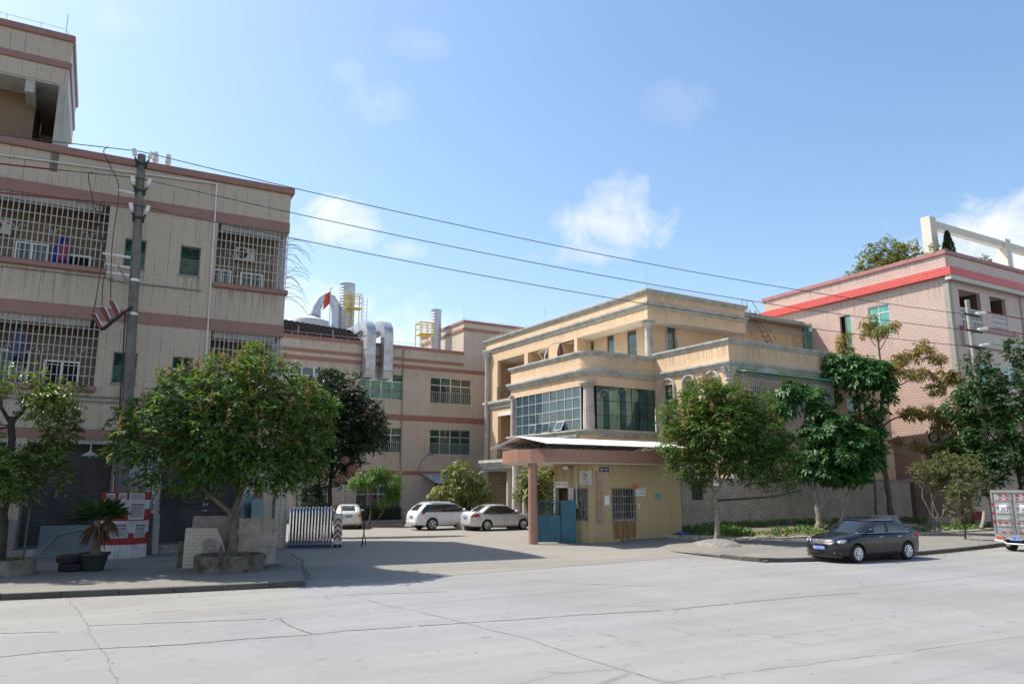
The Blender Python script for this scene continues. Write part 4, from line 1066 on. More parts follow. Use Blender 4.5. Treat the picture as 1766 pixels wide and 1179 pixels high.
for y0, y1, z0, z1 in ((.26,1.11,11.0,13.45), (-2.13,-1.3,10.6,13.55), (-4.61,-3.6,10.6,13.5)): office_window(LF(XR), -y1, -y0, z0, z1)
# --- wing
m = M()
AW = [(-9.45, 1.24), (-11.28, 1.24), (-13.15, 1.24)]
left(m, XW, YW, YF-.0, -.2, 10.72, .25, [(c-.4, c+.4, 6.0, 8.88) for c, w in AW])
m.build('wing_left_wall', MT['ochre'], C)
m = M(); m.wall(XW+.251, 20.6, -.2, 10.72, YW, YW+.25, [(7.0, 9.9, 6.0, 8.3), (16, 17.4, 6, 8.2)]); m.box(20.35, 20.6, YW+.251, -2, -.2, 10.7); m.build('wing_front_wall', MT['ochre'], C)
m = M(); m.box(XW+.2, 20.4, YW+.2, YR+.1, 9.6, 9.8); m.box(XW+1.4, 20, YW+1.2, YW+1.3, 5, 9.5); m.build('wing_roof', MT['plaster'], C)
wl = [(XW, YF-.02), (XW, YW), (20.6, YW), (20.6, -2)]
cornice('wing_cap', wl, 10.7, 11.0, .16); cornice('wing_cornice', wl, 9.34, 9.7, .24)
for c, w in AW:
    T = LF(XW)
    m = M(); m.T = T; ro, ri, zc = .62, .45, 8.70; pts = []
    outer = [(-c-ro, 5.9)] + [(-c + ro*math.cos(R(180-180*k/14)), zc + ro*math.sin(R(180-180*k/14))) for k in range(15)] + [(-c+ro, 5.9)]
    innr = [(-c-ri, 5.9)] + [(-c + ri*math.cos(R(180-180*k/14)), zc + ri*math.sin(R(180-180*k/14))) for k in range(15)] + [(-c+ri, 5.9)]
    n_ = len(outer); vs = [(x, -.09, z) for x, z in outer] + [(x, -.09, z) for x, z in innr] + [(x, -.001, z) for x, z in outer] + [(x, -.001, z) for x, z in innr]
    fs = []
    for k in range(n_-1): fs += [(k, n_+k, n_+k+1, k+1), (k+1, 2*n_+k+1, 2*n_+k, k), (n_+k, 3*n_+k, 3*n_+k+1, n_+k+1)]
    m.add(vs, fs)
    rim = [(-c + .535*math.cos(R(180-180*k/14)), -.1, zc + .535*math.sin(R(180-180*k/14))) for k in range(15)]
    m.tube([(rim[0][0], -.1, 5.9)] + rim + [(rim[-1][0], -.1, 5.9)], .035, 5)
    m.build('arched_surround', MT['trim'], C)
    m = M(); m.T = T; u0, u1 = -c-.4, -c+.4; m.wall(u0, u1, 6.0, 8.88, .08, .14, [(u0+.05, u1-.05, 6.05, 8.83)]); m.box(u0+.05, u1-.05, .085, .135, 7.55, 7.62)
    w_ = m.build('window', MT['brown'], C); m = M(); m.T = T; m.box(u0+.04, u1-.04, .1, .108, 6.04, 8.84); m.build('pane', MT['gwin'], w_)
# barred window cage with a green awning and arched pediment on the wing front
m = M(); cx = XW + 3.1
for rr, d in ((1.05, .1), (.85, .05)):
    poly = [(cx + rr*math.cos(R(180-180*k/18)), 8.78 + rr*.92*math.sin(R(180-180*k/18))) for k in range(19)]
    m.prismy(poly, YW-d-(.05 if rr > .9 else .0), YW-.001) if rr > .9 else m.prismy([(x, z) for x, z in poly], YW-.21, YW-.151)
m.build('arched_pediment', MT['trim'], C)
m = M(); X0, X1, Y0 = XW+.45, XW+8.2, YW-.75
for k in range(48):
    x = X0 + (X1-X0)*k/47; m.box(x-.016, x+.016, Y0-.016, Y0+.016, 6.0, 8.98)
for k in range(6):
    y = Y0 + .12*k; m.box(X0-.016, X0+.016, y-.016, y+.016, 6.0, 8.98)
for z in (6.0, 7.0, 8.0, 8.6): m.box(X0, X1, Y0-.03, Y0-.016, z-.02, z+.02); m.box(X0-.03, X0-.016, Y0, YW, z-.02, z+.02)
m.build('window_cage', MT['bars'], C)
m = M(); m.add([(X0-.15, Y0-.2, 8.99), (X1+.25, Y0-.2, 8.99), (X1+.25, YW-.002, 9.12), (X0-.15, YW-.002, 9.12), (X0-.15, Y0-.2, 9.06), (X1+.25, Y0-.2, 9.06), (X1+.25, YW-.002, 9.19), (X0-.15, YW-.002, 9.19)], [(3,2,1,0),(4,5,6,7),(0,1,5,4),(1,2,6,5),(2,3,7,6),(3,0,4,7)])
m.build('awning', plain('green_awning', (.07,.36,.22), .5, var=.1), C)
m = M(); m.box(XW+5.6, X1-.1, Y0+.3, Y0+.34, 7.2, 8.45); m.build('green_curtain', plain('green_mesh', (.02,.26,.13), .7), C)
for xa, xb, zb in ((7.0, 9.9, 8.3), (16, 17.4, 8.2)):
    m = M(); m.box(xa, xb, YW+.1, YW+.12, 6, zb); m.build('wing_window', MT['gwin'], C)
# roof ladder with hand rails
m = M()
ym = YR - .35
for x in (0, .62): m.tube([(16.9+x, ym, 15.75), (17.75+x, ym-.9, 13.0), (18.1+x, ym-1.3, 11.5)], .045, 6)
for k in range(11):
    t = k/10; m.box(16.95+1.1*t, 17.55+1.1*t, ym-1.2*t-.1, ym-1.2*t+.1, 15.5-3.6*t-.02, 15.5-3.6*t+.02)
m.tube([(16.75, ym+.5, 15.6), (16.75, ym+.5, 16.6), (17.5, ym+.2, 16.55), (18.9, ym-1.2, 12.6)], .028, 5); m.tube([(17.35, ym+.6, 15.6), (17.35, ym+.6, 16.6), (17.5, ym+.2, 16.55)], .028, 5)
m.build('roof_ladder', plain('rusty_pink_steel', (.28,.17,.13), .7, .1), C)
m = M()
for x, y, h in ((XM+.1, YM+.1, 17.3), (XM+.1, 5, 17.0), (XM+.1, 12, 16.9)): m.tube([(x, y, 15.6), (x, y, h)], .018, 4)
m.tube([(XM+.05, 14, 15.85), (XM+.05, YM+.05, 15.85), (15.3, YM+.05, 15.85)], .01, 4); m.build('lightning_rod', MT['steel'], C)
for T_, x0, x1, z0, z1 in ((LF(0), .3, 7.2, 9.7, 10.45), (LF(0), .3, 7.0, 8.7, 9.2), (TF(0, YF), 1.0, 5.2, 9.7, 10.45), (LF(XW), 8.6, 14.3, 9.72, 10.65), (TF(0, YW), 5.6, 18, 9.72, 10.65), (TF(0, YW), 5.6, 18, 7.2, 9.3), (LF(XM), -14, 7, 13.7, 14.3), (TF(0, YM), 6, 15, 13.7, 14.3), (TF(0, YM), 6, 15, 14.8, 15.25), (TF(0, YR), 15.6, 23, 12.6, 14.3)): grime(C, x0, x1, z0, z1, -.005, T_)
def place(o, E, x, y, z, rz):
    o.location = wld(E, x, y, z); o.rotation_euler.z = E.rotation_euler.z + rz
a3 = copy_tree(ac); a3['label'] = 'air conditioner in the office building third floor balcony at its far end'; place(a3, C, XM+1.0, 8.0-.02, 12.55, 0)
a4 = copy_tree(ac); a4['label'] = 'air conditioner above the bay terrace beside the folded parasol'; place(a4, C, XM+.85, 1.6, 12.7, R(-60))
# closed cantilever parasol on the terrace
o = empty('cantilever_parasol', (0,0,0), 0, 'folded purple parasol on a white curved arm on the bay terrace', 'parasol'); place(o, C, 3.0, -1.0, 9.5, 0)
m = M(); m.tube([(-1.1, 0, .1), (-1.2, 0, 2.1), (-.95, 0, 2.75), (-.45, 0, 3.1), (.15, 0, 3.2)], .04, 6); m.tube([(-1.75, 0, 2.3), (-1.2, 0, 1.7)], .03, 5); m.tube([(-1.75, 0, 2.3), (-.95, 0, 2.75)], .03, 5); m.build('arm', MT['pvc'], o)
m = M(); m.box(-1.5, -.7, -.4, .4, 0, .1); m.build('base_slab', MT['oldconc'], o)
m = M(); n_ = 16; pr = [(.03, 3.18), (.12, 2.9), (.2, 2.4), (.16, 2.2), (.27, 1.9), (.22, 1.75)]
vs = []
for r_, z in pr:
    for k in range(n_):
        t = 2*math.pi*k/n_; q = r_*(1+.22*math.cos(8*t)); vs.append((.15+q*math.cos(t), q*math.sin(t), z))
m.add(vs, [(i*n_+k, i*n_+(k+1)%n_, (i+1)*n_+(k+1)%n_, (i+1)*n_+k) for i in range(len(pr)-1) for k in range(n_)]); m.build('canopy', plain('purple_canvas', (.13,.05,.065), .85), o)
# ================================================================= gatehouse
MT['tG'] = tile('yellow_mosaic_tile', (.42,.315,.16), (.465,.35,.185), (.29,.215,.115), .105, .085, .010, 0., stain=.35, rough=.3)
MT['tGf'] = tile('terracotta_mosaic', (.33,.17,.125), (.37,.19,.14), (.23,.13,.10), .10, .10, .008, 0., stain=.3)
MT['blue'] = plain('blue_gate_paint', (.015,.105,.165), .45, var=.14, scale=2, streak=.25)
MT['paper'] = plain('white_paper', (.70,.70,.70), .8, var=.06)
MT['redink'] = plain('dark_red_ink', (.22,.02,.02), .7)
MT['inkb'] = plain('black_ink', (.02,.02,.025), .7)
MT['white'] = plain('white_paint_smooth', (.72,.72,.70), .5, var=.06)
G = empty('gatehouse', (20.58, 28.19, 0), R(1.6), 'yellow tiled gatehouse with a curved terracotta canopy and barred windows', 'gatehouse')
CA = R(125 - 1.6); cdx, cdy = math.cos(CA), math.sin(CA)          # splayed wall
CT = Matrix.Rotation(CA + math.pi, 4, 'Z')                          # frame: x runs towards the corner, y into the wall
def cs(s): return -s
m = M(); m.wall(.001, 5.26, .0, 3.66, 0, .22, [(1.0, 2.38, 1.13, 2.53)])
m.T = CT; m.wall(-2.0, 0, .0, 3.66, .0, .22, [(-.98, -.34, 1.13, 2.52), (-1.87, -1.30, .0, 2.55)]); m.T = None
m.box(5.04, 5.26, .221, 5.2, 0, 3.66); e_ = (2.0*cdx, 2.0*cdy); m.prism([(e_[0]+.02, e_[1]), (e_[0]+.26, e_[1]-.05), (1.45, 4.7), (1.2, 4.9)], 0, 3.66); m.box(1.46, 5.04, 5.0, 5.2, 0, 3.66)
m.build('wall', MT['tG'], G)
m = M(); m.box(.3, 4.9, 2.4, 2.5, .1, 3.6); m.build('dim_room', MT['room'], G)
m = M(); m.box(-.55, 5.0, .9, 3.5, .1, .14); m.build('floor', MT['pave'], G)
# canopy fascia in plan
fp = [(5.75, -.35), (-2.2, -.35), (-2.62, .1), (-2.95, .75), (-3.15, 1.5), (-3.2, 2.3), (-3.0, 3.1), (-2.6, 3.7), (-1.9, 4.2), (5.75, 4.2)]
m = M(); m.prism(fp, 3.66, 4.24); f_ = m.build('canopy_fascia', MT['tGf'], G)
m = M(); m.prism([(x*.995 if x < 0 else x - .02, y + (.02 if y < 1 else -.02)) for x, y in fp], 3.63, 3.659); m.build('canopy_soffit', MT['soffit'], G)
m = M(); m.cyl((-2.72, .93, .1), (-2.72, .93, 3.64), .2, n=18); m.build('pillar', MT['tGf'], G, smooth=True)
def bar_window(T, u0, u1, z0, z1, E, n_, hs, sill=True):
    m = M(); m.T = T; m.wall(u0, u1, z0, z1, .08, .15, [(u0+.05, u1-.05, z0+.05, z1-.05)]); m.box((u0+u1)/2-.03, (u0+u1)/2+.03, .085, .145, z0+.05, z1-.05); w = m.build('window', MT['conduit'], E)
    m = M(); m.T = T; m.box(u0+.04, u1-.04, .11, .116, z0+.04, z1-.04); m.build('pane', MT['gdark'], w)
    m = M(); m.T = T
    for k in range(n_+1):
        x = u0 + (u1-u0)*k/n_; m.box(x-.014, x+.014, -.03, -.005, z0-.02, z1+.02)
    for k in range(hs+1):
        z = z0 + (z1-z0)*k/hs; m.box(u0-.03, u1+.03, -.045, -.031, z-.018, z+.018)
    m.build('window_bars', MT['rusty'], w)
MT['rusty'] = plain('weathered_bars', (.24,.21,.18), .75, .1, var=.3, scale=6)
bar_window(TF(0, 0), 1.0, 2.38, 1.13, 2.53, G, 9, 4); bar_window(CT, -.98, -.34, 1.13, 2.52, G, 8, 3)
# rust stain running down under the window sill
m, nt, b = nodes('rust_run'); v = objco(nt)
nz_ = noise(nt, mapping(nt, v, (9, 1, .35)), 1.6, 6, .65)
lk(nt, ramp(nt, nz_, [(.35, (.30,.20,.10)), (.5, (.22,.10,.03)), (.7, (.12,.05,.015))]), b.inputs['Base Color']); b.inputs['Roughness'].default_value = .7
MT['rrun'] = m
m = M(); poly = [(1.02, 1.1), (2.36, 1.1), (2.38, .5), (2.30, .22), (2.12, .34), (1.95, .15), (1.72, .3), (1.5, .16), (1.3, .32), (1.1, .2), (1.0, .6)]
m.prismy(poly, -.0035, -.001); m.build('rust_stain', MT['rrun'], G)
m = M(); m.box(.95, 2.43, -.06, .0, 1.06, 1.112); m.build('window_sill', MT['oldconc'], G)
for x0, x1, z0, z1 in ((.1, 5.2, 2.9, 3.6),): grime(G, x0, x1, z0, z1)
m = M(); m.T = CT; m.box(-1.87, -1.30, .5, .55, .14, 2.55); m.build('doorway', plain('brown_door', (.075,.04,.025), .6), G)
m = M(); m.T = CT; m.box(-1.72, -1.5, .46, .498, .2, 2.4); m.build('inner_door_leaf', plain('brown_door_leaf', (.13,.07,.045), .6), G)
# corrugated roof on the canopy
o = empty('corrugated_roof', tuple(G.location), G.rotation_euler.z, 'white corrugated metal roof with light trusses on top of the gatehouse canopy', 'metal roof')
m = M(); vs = []; n_ = 300; x0, x1 = -3.0, 5.6
for k in range(n_+1):
    x = x0 + (x1-x0)*k/n_; dz = .018*math.sin(k*math.pi/2)
    vs += [(x, -.5, 4.46+dz), (x, 1.7, 4.84+dz), (x, 4.3, 4.40+dz)]
m.add(vs, [q for k in range(n_) for q in ((3*k, 3*k+3, 3*k+4, 3*k+1), (3*k+1, 3*k+4, 3*k+5, 3*k+2))])
sh = m.build('sheet', plain('white_roof_sheet', (.70,.70,.69), .55, .1, var=.08, streak=.2), o)
for x in (-2.6, -.6, 1.4, 3.4, 5.3):
    m = M()
    for a, b_ in (((-.4, 4.27), (1.7, 4.27)), ((1.7, 4.27), (4.1, 4.27)), ((-.4, 4.43), (1.7, 4.79)), ((1.7, 4.79), (4.1, 4.39)), ((.65, 4.27), (.65, 4.6)), ((1.7, 4.27), (1.7, 4.78)), ((2.9, 4.27), (2.9, 4.58)), ((-.4, 4.27), (.65, 4.58)), ((.65, 4.27), (1.7, 4.75)), ((1.7, 4.75), (2.9, 4.27))):
        m.tube([(x, a[0], a[1]), (x, b_[0], b_[1])], .016, 4)
    m.build('truss', MT['rusty'], o)
m = M()
for y, z in ((-.38, 4.41), (.65, 4.61), (1.7, 4.79), (2.9, 4.57)): m.box(-2.9, 5.5, y-.015, y+.015, z, z+.03)
for k in range(26):
    x = -2.6 + 8.0*k/25; m.tube([(x, -.36, 4.26), (x+.16, -.36, 4.41), (x+.32, -.36, 4.26)], .01, 4)
m.build('purlin', MT['rusty'], o)
# --- gate of the pedestrian entrance
gp = Vector((-.80, .36, 0)); GA = R(150 - 1.6 - 4)
gt = empty('pedestrian_gate', wld(G, -.80, .40, 0), R(150-180), 'blue sheet steel pedestrian gate between the round pillar and the gatehouse', 'gate')
m = M(); m.box(-.62, -.0, -.02, .02, .16, 1.97); m.box(-.64, -.61, -.03, .03, .15, 1.99); m.box(-.01, .03, -.035, .035, .14, 2.0); m.box(-.64, .03, -.03, .03, 1.95, 2.0); m.build('solid_leaf', MT['blue'], gt)
lf = None
m = M(); m.box(-1.66, -.67, -.02, .02, .19, 1.32); m.box(-1.66, -.65, -.03, .03, 1.30, 1.345); m.box(-1.66, -.65, -.03, .03, 1.955, 2.0); m.box(-1.69, -1.655, -.03, .03, .16, 2.0); lf = m.build('barred_leaf', MT['blue'], gt)
for k in range(10):
    m = M(); x = -1.6 + .93*k/9; m.cyl((x, 0, 1.34), (x, 0, 1.96), .016, n=6); m.build('gate_bar', MT['blue'], lf)
m = M(); m.box(-.95, -.9, -.045, -.02, .32, .44); m.box(-.59, -.565, -.045, -.02, .3, .4); m.build('bolt', MT['black'], gt)
m = M(); m.cur = 0
for (a, b_, c, d_) in ((-1.22, -1.19, .78, .98), (-1.22, -1.08, .76, .785)): m.box(a, b_, -.0245, -.021, c, d_)
m.build('scratch_mark', plain('old_mark', (.012,.06,.10), .6), gt)
# --- notices and signs
def panel(name, label, cat, E, T, w, h, mat, th=.02, bev=0):
    """flat board centred in frame T (x right, z up, facing -y)"""
    o = bpy.data.objects.new(name, None)
    m = M(); m.box(-w/2, w/2, -th, 0, -h/2, h/2); ob = m.build(name, mat, bevel=bev)
    bpy.data.objects.remove(o)
    ob.matrix_world = E_mat(E) @ T
    return tag(ob, label, cat)
def E_mat(E): return Matrix.Translation(E.location) @ Matrix.Rotation(E.rotation_euler.z, 4, 'Z')
CTs = lambda s, z, y=-.004: CT @ TF(-s, y, z)
p = panel('door_couplet', 'horizontal white spring couplet pasted above the gatehouse door', 'paper sign', G, CTs(1.60, 2.70), .62, .27, MT['paper'], .003)
text_obj('安平入出', .145, MT['redink'], p, TF(0, -.005, 0), ext=.002)
p = panel('door_couplet', 'vertical white couplet right of the gatehouse door', 'paper sign', G, CTs(1.14, 2.22), .2, .66, MT['paper'], .003)
for i, ch in enumerate('吉星照'): text_obj(ch, .155, MT['redink'], p, TF(0, -.005, .21 - i*.21), ext=.002)
p = panel('door_couplet', 'vertical white couplet left of the gatehouse door, half in sunlight', 'paper sign', G, CTs(1.945, 2.0), .11, 1.1, MT['paper'], .003)
for i, ch in enumerate('家和福'): text_obj(ch, .1, MT['redink'], p, TF(0, -.005, .35 - i*.26), ext=.002)
pl = panel('company_plaque', 'pale silver company plaque with a round emblem on the gatehouse corner', 'plaque', G, CTs(.40, 3.02, -.03), .60, .66, plain('pale_silver_plate', (.46,.48,.42), .35, .25, var=.05), .03, .006)
m = M()
for (cx, cz, r0, a0, a1) in ((0, .17, .085, 20, 320), (.005, .07, .07, -150, 150), (0, .12, .035, 0, 360)):
    m.tube([(cx + r0*math.cos(R(a0+(a1-a0)*k/14)), -.034, cz + r0*1.05*math.sin(R(a0+(a1-a0)*k/14))) for k in range(15)], .011, 4)
m.build('emblem', plain('gilt_emblem', (.19,.16,.08), .5, .3), pl)
text_obj('美雅工艺', .075, MT['inkb'], pl, TF(0, -.033, -.075), ext=.003); text_obj('办公', .035, MT['inkb'], pl, TF(0, -.033, -.135), ext=.003); text_obj('广东分公司', .07, MT['inkb'], pl, TF(0, -.033, -.235), ext=.003)
p = panel('street_number_sign', 'small navy blue street name plate high on the gatehouse front', 'street sign', G, TF(.58, -.006, 3.38), .56, .2, plain('navy_enamel', (.012,.015,.11), .4, var=.05), .012)
text_obj('联星一路6号', .088, MT['white'], p, TF(0, -.015, 0), ext=.003)
m = M(); m.box(.10, .44, -.045, -.02, 1.0, 3.3); o = m.build('timber_board', plain('bare_plywood', (.36,.235,.165), .8, var=.15, scale=4)); o.matrix_world = E_mat(G); tag(o, 'tall bare plywood board fixed upright to the gatehouse corner', 'board')
p = panel('paper_notice', 'blank white paper notice taped beside the front window', 'notice', G, TF(.70, -.004, 2.0), .27, .40, MT['paper'], .002)
m = M()
for x, z, w, h in ((-.16, .19, .12, .03), (.16, .2, .1, .03), (-.15, -.19, .14, .03), (.17, -.19, .12, .03), (.13, .25, .03, .08), (-.07, -.25, .03, .09), (.13, -.28, .03, .16)): m.box(x-w/2, x+w/2, -.004, -.002, z-h/2, z+h/2)
m.build('tape', plain('tape', (.5,.5,.48), .4), p)
p = panel('rental_notice', 'red and orange sticker above the right corner of the front window', 'sticker', G, TF(2.38, -.004, 2.62), .38, .24, plain('red_print', (.45,.03,.025), .6, var=.05), .002)
m = M(); m.box(-.185, .19, -.0045, -.0025, -.12, -.045); m.build('orange_strip', plain('orange_print', (.62,.22,.02), .6, var=.05), p)
text_obj('招工信息', .085, MT['white'], p, TF(0, -.004, .04), ext=.002)
p = panel('phone_notice', 'white notice with red heading right of the front window', 'notice', G, TF(2.68, -.004, 2.36), .66, .34, MT['paper'], .002)
text_obj('厂房出租', .12, MT['redink'], p, TF(.06, -.004, .085), ext=.002); text_obj('138 0928', .15, plain('navy_ink', (.03,.03,.14), .7), p, TF(0, -.004, -.075), ext=.002)
p = panel('faded_notice', 'small faded turquoise notice alone on the gatehouse wall', 'notice', G, TF(3.78, -.004, 2.16), .36, .27, plain('turquoise_print', (.14,.30,.27), .7, var=.2, scale=14), .002)
m = M(); r = random.Random(8)
for x, z in ((2.40, 1.86), (2.58, 1.78), (2.66, 1.83), (2.63, 1.68), (2.57, 1.62)): m.box(x-.035, x+.03, -.005, -.001, z-.03, z+.035)
o = m.build('torn_paper', MT['paper']); o.matrix_world = E_mat(G); tag(o, 'torn white paper scraps stuck right of the front window', 'paper scraps')
# camera, lamp, conduit
o = empty('security_camera', wld(G, 2.0*cdx+.12, 2.0*cdy-.1, 3.2), R(200), 'dark security camera at the far end of the splayed wall', 'camera')
m = M(); m.ball((0, -.14, 0), .11, 12); m.build('dome', MT['black'], o, smooth=True); m = M(); m.box(-.04, .04, -.1, .05, .02, .09); m.build('bracket', MT['conduit'], o)
o = empty('bulkhead_lamp', (0,0,0), 0, 'white oval lamp on a short arm below the canopy soffit', 'lamp'); o.matrix_world = E_mat(G) @ CTs(1.25, 3.46, 0)
m = M(); m.ball((-.06, -.22, 0), .1, 12, (1.6, 1, .9)); m.build('diffuser', MT['white'], o, smooth=True); m = M(); m.tube([(.2, 0, .02), (.2, -.2, .03), (.05, -.22, .02)], .03, 6); m.build('arm', MT['black'], o)
m = M(); m.T = CT; m.tube([(-.62, -.03, 3.5), (-.86, -.03, 3.48), (-.88, -.03, 3.3), (-.86, -.03, 2.0)], .022, 6); m.tube([(-.86, -.03, 2.0), (-.8, -.05, 1.6)], .03, 6); m.build('conduit', MT['pvc'], G)
m = M(); m.T = CT; m.box(-.9, -.76, -.09, -.01, 1.45, 1.65); m.build('intercom', MT['black'], G)

# ================================================================= garden wall to the right of the gatehouse
m, nt, b = nodes('pebble_dash'); v, w = wallcoord(nt)
vo = N(nt, 'ShaderNodeTexVoronoi'); vo.feature = 'F1'; lk(nt, w, vo.inputs['Vector']); vo.inputs['Scale'].default_value = 4.2; vo.inputs['Randomness'].default_value = .55
spot = ramp(nt, vo.outputs['Distance'], [(.17, 1.), (.24, 0.)])
col = ramp(nt, noise(nt, v, 1.1, 6, .65), [(.3, (.25,.205,.165)), (.55, (.34,.285,.23)), (.75, (.39,.335,.275))])
pick = N(nt, 'ShaderNodeSeparateColor'); lk(nt, vo.outputs['Color'], pick.inputs[0])
sc = ramp(nt, pick.outputs[0], [(.3, (.10,.09,.08)), (.5, (.5,.48,.45)), (.8, (.62,.60,.57))])
col = mixc(nt, math_(nt, 'MULTIPLY', spot, .75), col, sc)
st = noise(nt, mapping(nt, v, (2.4, 2.4, .3)), 1.5, 5, .7); col = mixc(nt, ramp(nt, st, [(.52, 0.), (.78, .4)]), col, (.13,.11,.09))
lk(nt, col, b.inputs['Base Color']); b.inputs['Roughness'].default_value = .9; bump(nt, b, noise(nt, v, 22, 3), .6, .02)
MT['pebble'] = m
Wl = empty('garden_wall', (27.16, 29.93, 0), R(1.0), 'long pebble dashed boundary wall with a coping behind the street trees', 'wall')
m = M(); m.wall(-1.4, 20.2, -.1, 2.95, 0, .24, [(.93, 1.73, 1.93, 2.84)]); m.build('wall', MT['pebble'], Wl)
m = M(); m.box(-1.42, 20.25, -.06, .3, 2.951, 3.06); m.build('coping', MT['oldconc'], Wl, bevel=.015)
m = M(); m.box(-1.45, -1.1, -.1, -.001, -.1, 3.1); m.build('end_pier', MT['oldconc'], Wl)
m = M(); m.box(.93, 1.73, .16, .18, 1.93, 2.84); w_ = m.build('window', MT['dark'], Wl)
m = M()
for k in range(7):
    x = .95 + .76*k/6; m.box(x-.013, x+.013, .03, .055, 1.93, 2.84)
m.build('window_bars', MT['rusty'], w_)
# low brick wall and yellow door beyond it
MT['brick'] = tile('old_red_brick', (.15,.075,.05), (.19,.095,.06), (.16,.14,.12), .24, .07, .012, .5, stain=.6, rough=.9)
Bk = empty('brick_wall', (47.6, 31.5, 0), R(1.0), 'dark old brick wall past the end of the pebble dashed wall', 'wall')
m = M(); m.box(0, 9.5, 0, .24, -.1, 2.9); m.build('wall', MT['brick'], Bk); m = M(); m.box(-.2, .25, -.1, .3, -.1, 3.0); m.build('pier', MT['oldconc'], Bk)
Yd = empty('yellow_door', (51.6, 29.5, .45), R(1), 'pale yellow metal door half hidden behind the bushes near the truck', 'door')
m = M(); m.box(0, 1.9, 0, .06, 0, 2.6); m.build('leaf', plain('pale_yellow_paint', (.45,.41,.22), .6, streak=.4), Yd)
m = M()
for x in (.3, .95, 1.55): m.box(x-.03, x+.03, -.03, -.001, .1, 2.5)
for z in (.4, 1.3, 2.2): m.box(.05, 1.85, -.034, -.031, z-.03, z+.03)
m.build('rib', plain('pale_yellow_rib', (.40,.37,.2), .6), Yd)

# ================================================================= telescopic gate by the left gate pier
m = M(); m.box(0, .5, 0, .5, 0, 2.6)
gpi = m.build('gate_pier', tile('cream_pier_tile', (.44,.40,.33), (.48,.44,.36), (.16,.14,.12), .2, .095, .012, 0., stain=.4, rough=.3)); gpi.location = (7.42, 32.3, .1); tag(gpi, 'square cream tiled gate pier at the corner of the apartment block', 'gate pier')
tg = empty('telescopic_gate', (8.05, 32.28, .14), R(-19), 'folded blue and silver telescopic gate standing against the tiled pier', 'gate')
MT['chrome'] = plain('polished_steel', (.66,.66,.66), .16, .95, var=.1, scale=5)
MT['gblue'] = plain('gate_blue_paint', (.012,.045,.13), .35, var=.2)
n_ = 14
for k in range(n_):
    x = .02 + 1.62*k/(n_-1); m = M(); hh = 1.62 + (.02 if k % 2 else 0)
    m.cur = 0
    pts = [(x, -.24, .12), (x, -.24, hh-.22)] + [(x, -.24*math.cos(R(a)), hh-.22+.22*math.sin(R(a))) for a in (20, 45, 70, 90, 110, 135, 160)] + [(x, .24, hh-.22), (x, .24, .12)]
    m.tube(pts, .032, 8)
    m.cur = 1
    m.box(x+.034, x+.06, -.2, .2, .2, hh-.1)
    m.tube([(x, -.22, .5), (x+.06, .0, .9), (x, .22, 1.3)], .014, 5); m.tube([(x, .22, .5), (x+.06, 0, .9), (x, -.22, 1.3)], .014, 5)
    m.box(x-.02, x+.04, -.27, -.15, .05, .3); 
    m.build('fold', [MT['chrome'], MT['gblue']], tg, smooth=True)
m = M(); m.box(-.1, 1.72, -.27, -.2, .04, .1); m.box(-.1, 1.72, .2, .27, .04, .1); m.build('rail', MT['gblue'], tg)
hd = M(); hd.box(1.78, 2.12, -.28, .28, .14, 1.36); hd_ = hd.build('drive_unit', plain('scuffed_white_panel', (.50,.49,.46), .4, .2, var=.25, scale=6), tg, bevel=.01)
m = M(); m.tube([(2.06, -.12, 1.36), (2.06, -.12, 1.56), (2.06, -.05, 1.66), (2.06, .05, 1.66), (2.06, .12, 1.56), (2.06, .12, 1.36)], .028, 6)
m.tube([(1.82, -.2, 1.36), (1.86, -.2, 1.56), (1.97, -.2, 1.66), (2.06, -.2, 1.56), (2.07, -.2, 1.36)], .028, 6) if False else None
m.build('hoop_handle', MT['chrome'], hd_)
m = M()
for k in range(4):
    z = .28 + k*.23; m.prismy([(1.80, z), (1.95, z+.15), (2.10, z), (2.10, z+.09), (1.95, z+.25), (1.80, z+.09)], -.284, -.2805)
m.build('red_chevron', plain('dark_red_chevron', (.22,.015,.02), .5, var=.2, scale=8), hd_)
m = M(); m.box(1.85, 2.05, -.284, -.2805, 1.16, 1.3); m.build('lamp_recess', MT['steel'], hd_)
for x in (1.86, 2.05):
    m = M(); m.cyl((x, -.2, .08), (x, .2, .08), .08, n=12); m.build('wheel', MT['black'], hd_)
# thin stand in the driveway
o = empty('pole_stand', (10.95, 31.45, .14), 0, 'thin black pole on a forked foot standing alone in the driveway', 'pole')
m = M(); m.cyl((0, 0, .52), (0, 0, 2.45), .028, n=6); m.build('pole', MT['black'], o)
m = M(); m.tube([(-.09, 0, 0), (-.05, 0, .3), (0, 0, .55)], .02, 5); m.tube([(.09, 0, 0), (.08, 0, .3), (0, 0, .55)], .02, 5); m.tube([(0, .16, 0), (0, .1, .3), (0, 0, .55)], .02, 5); m.build('forked_foot', MT['black'], o)
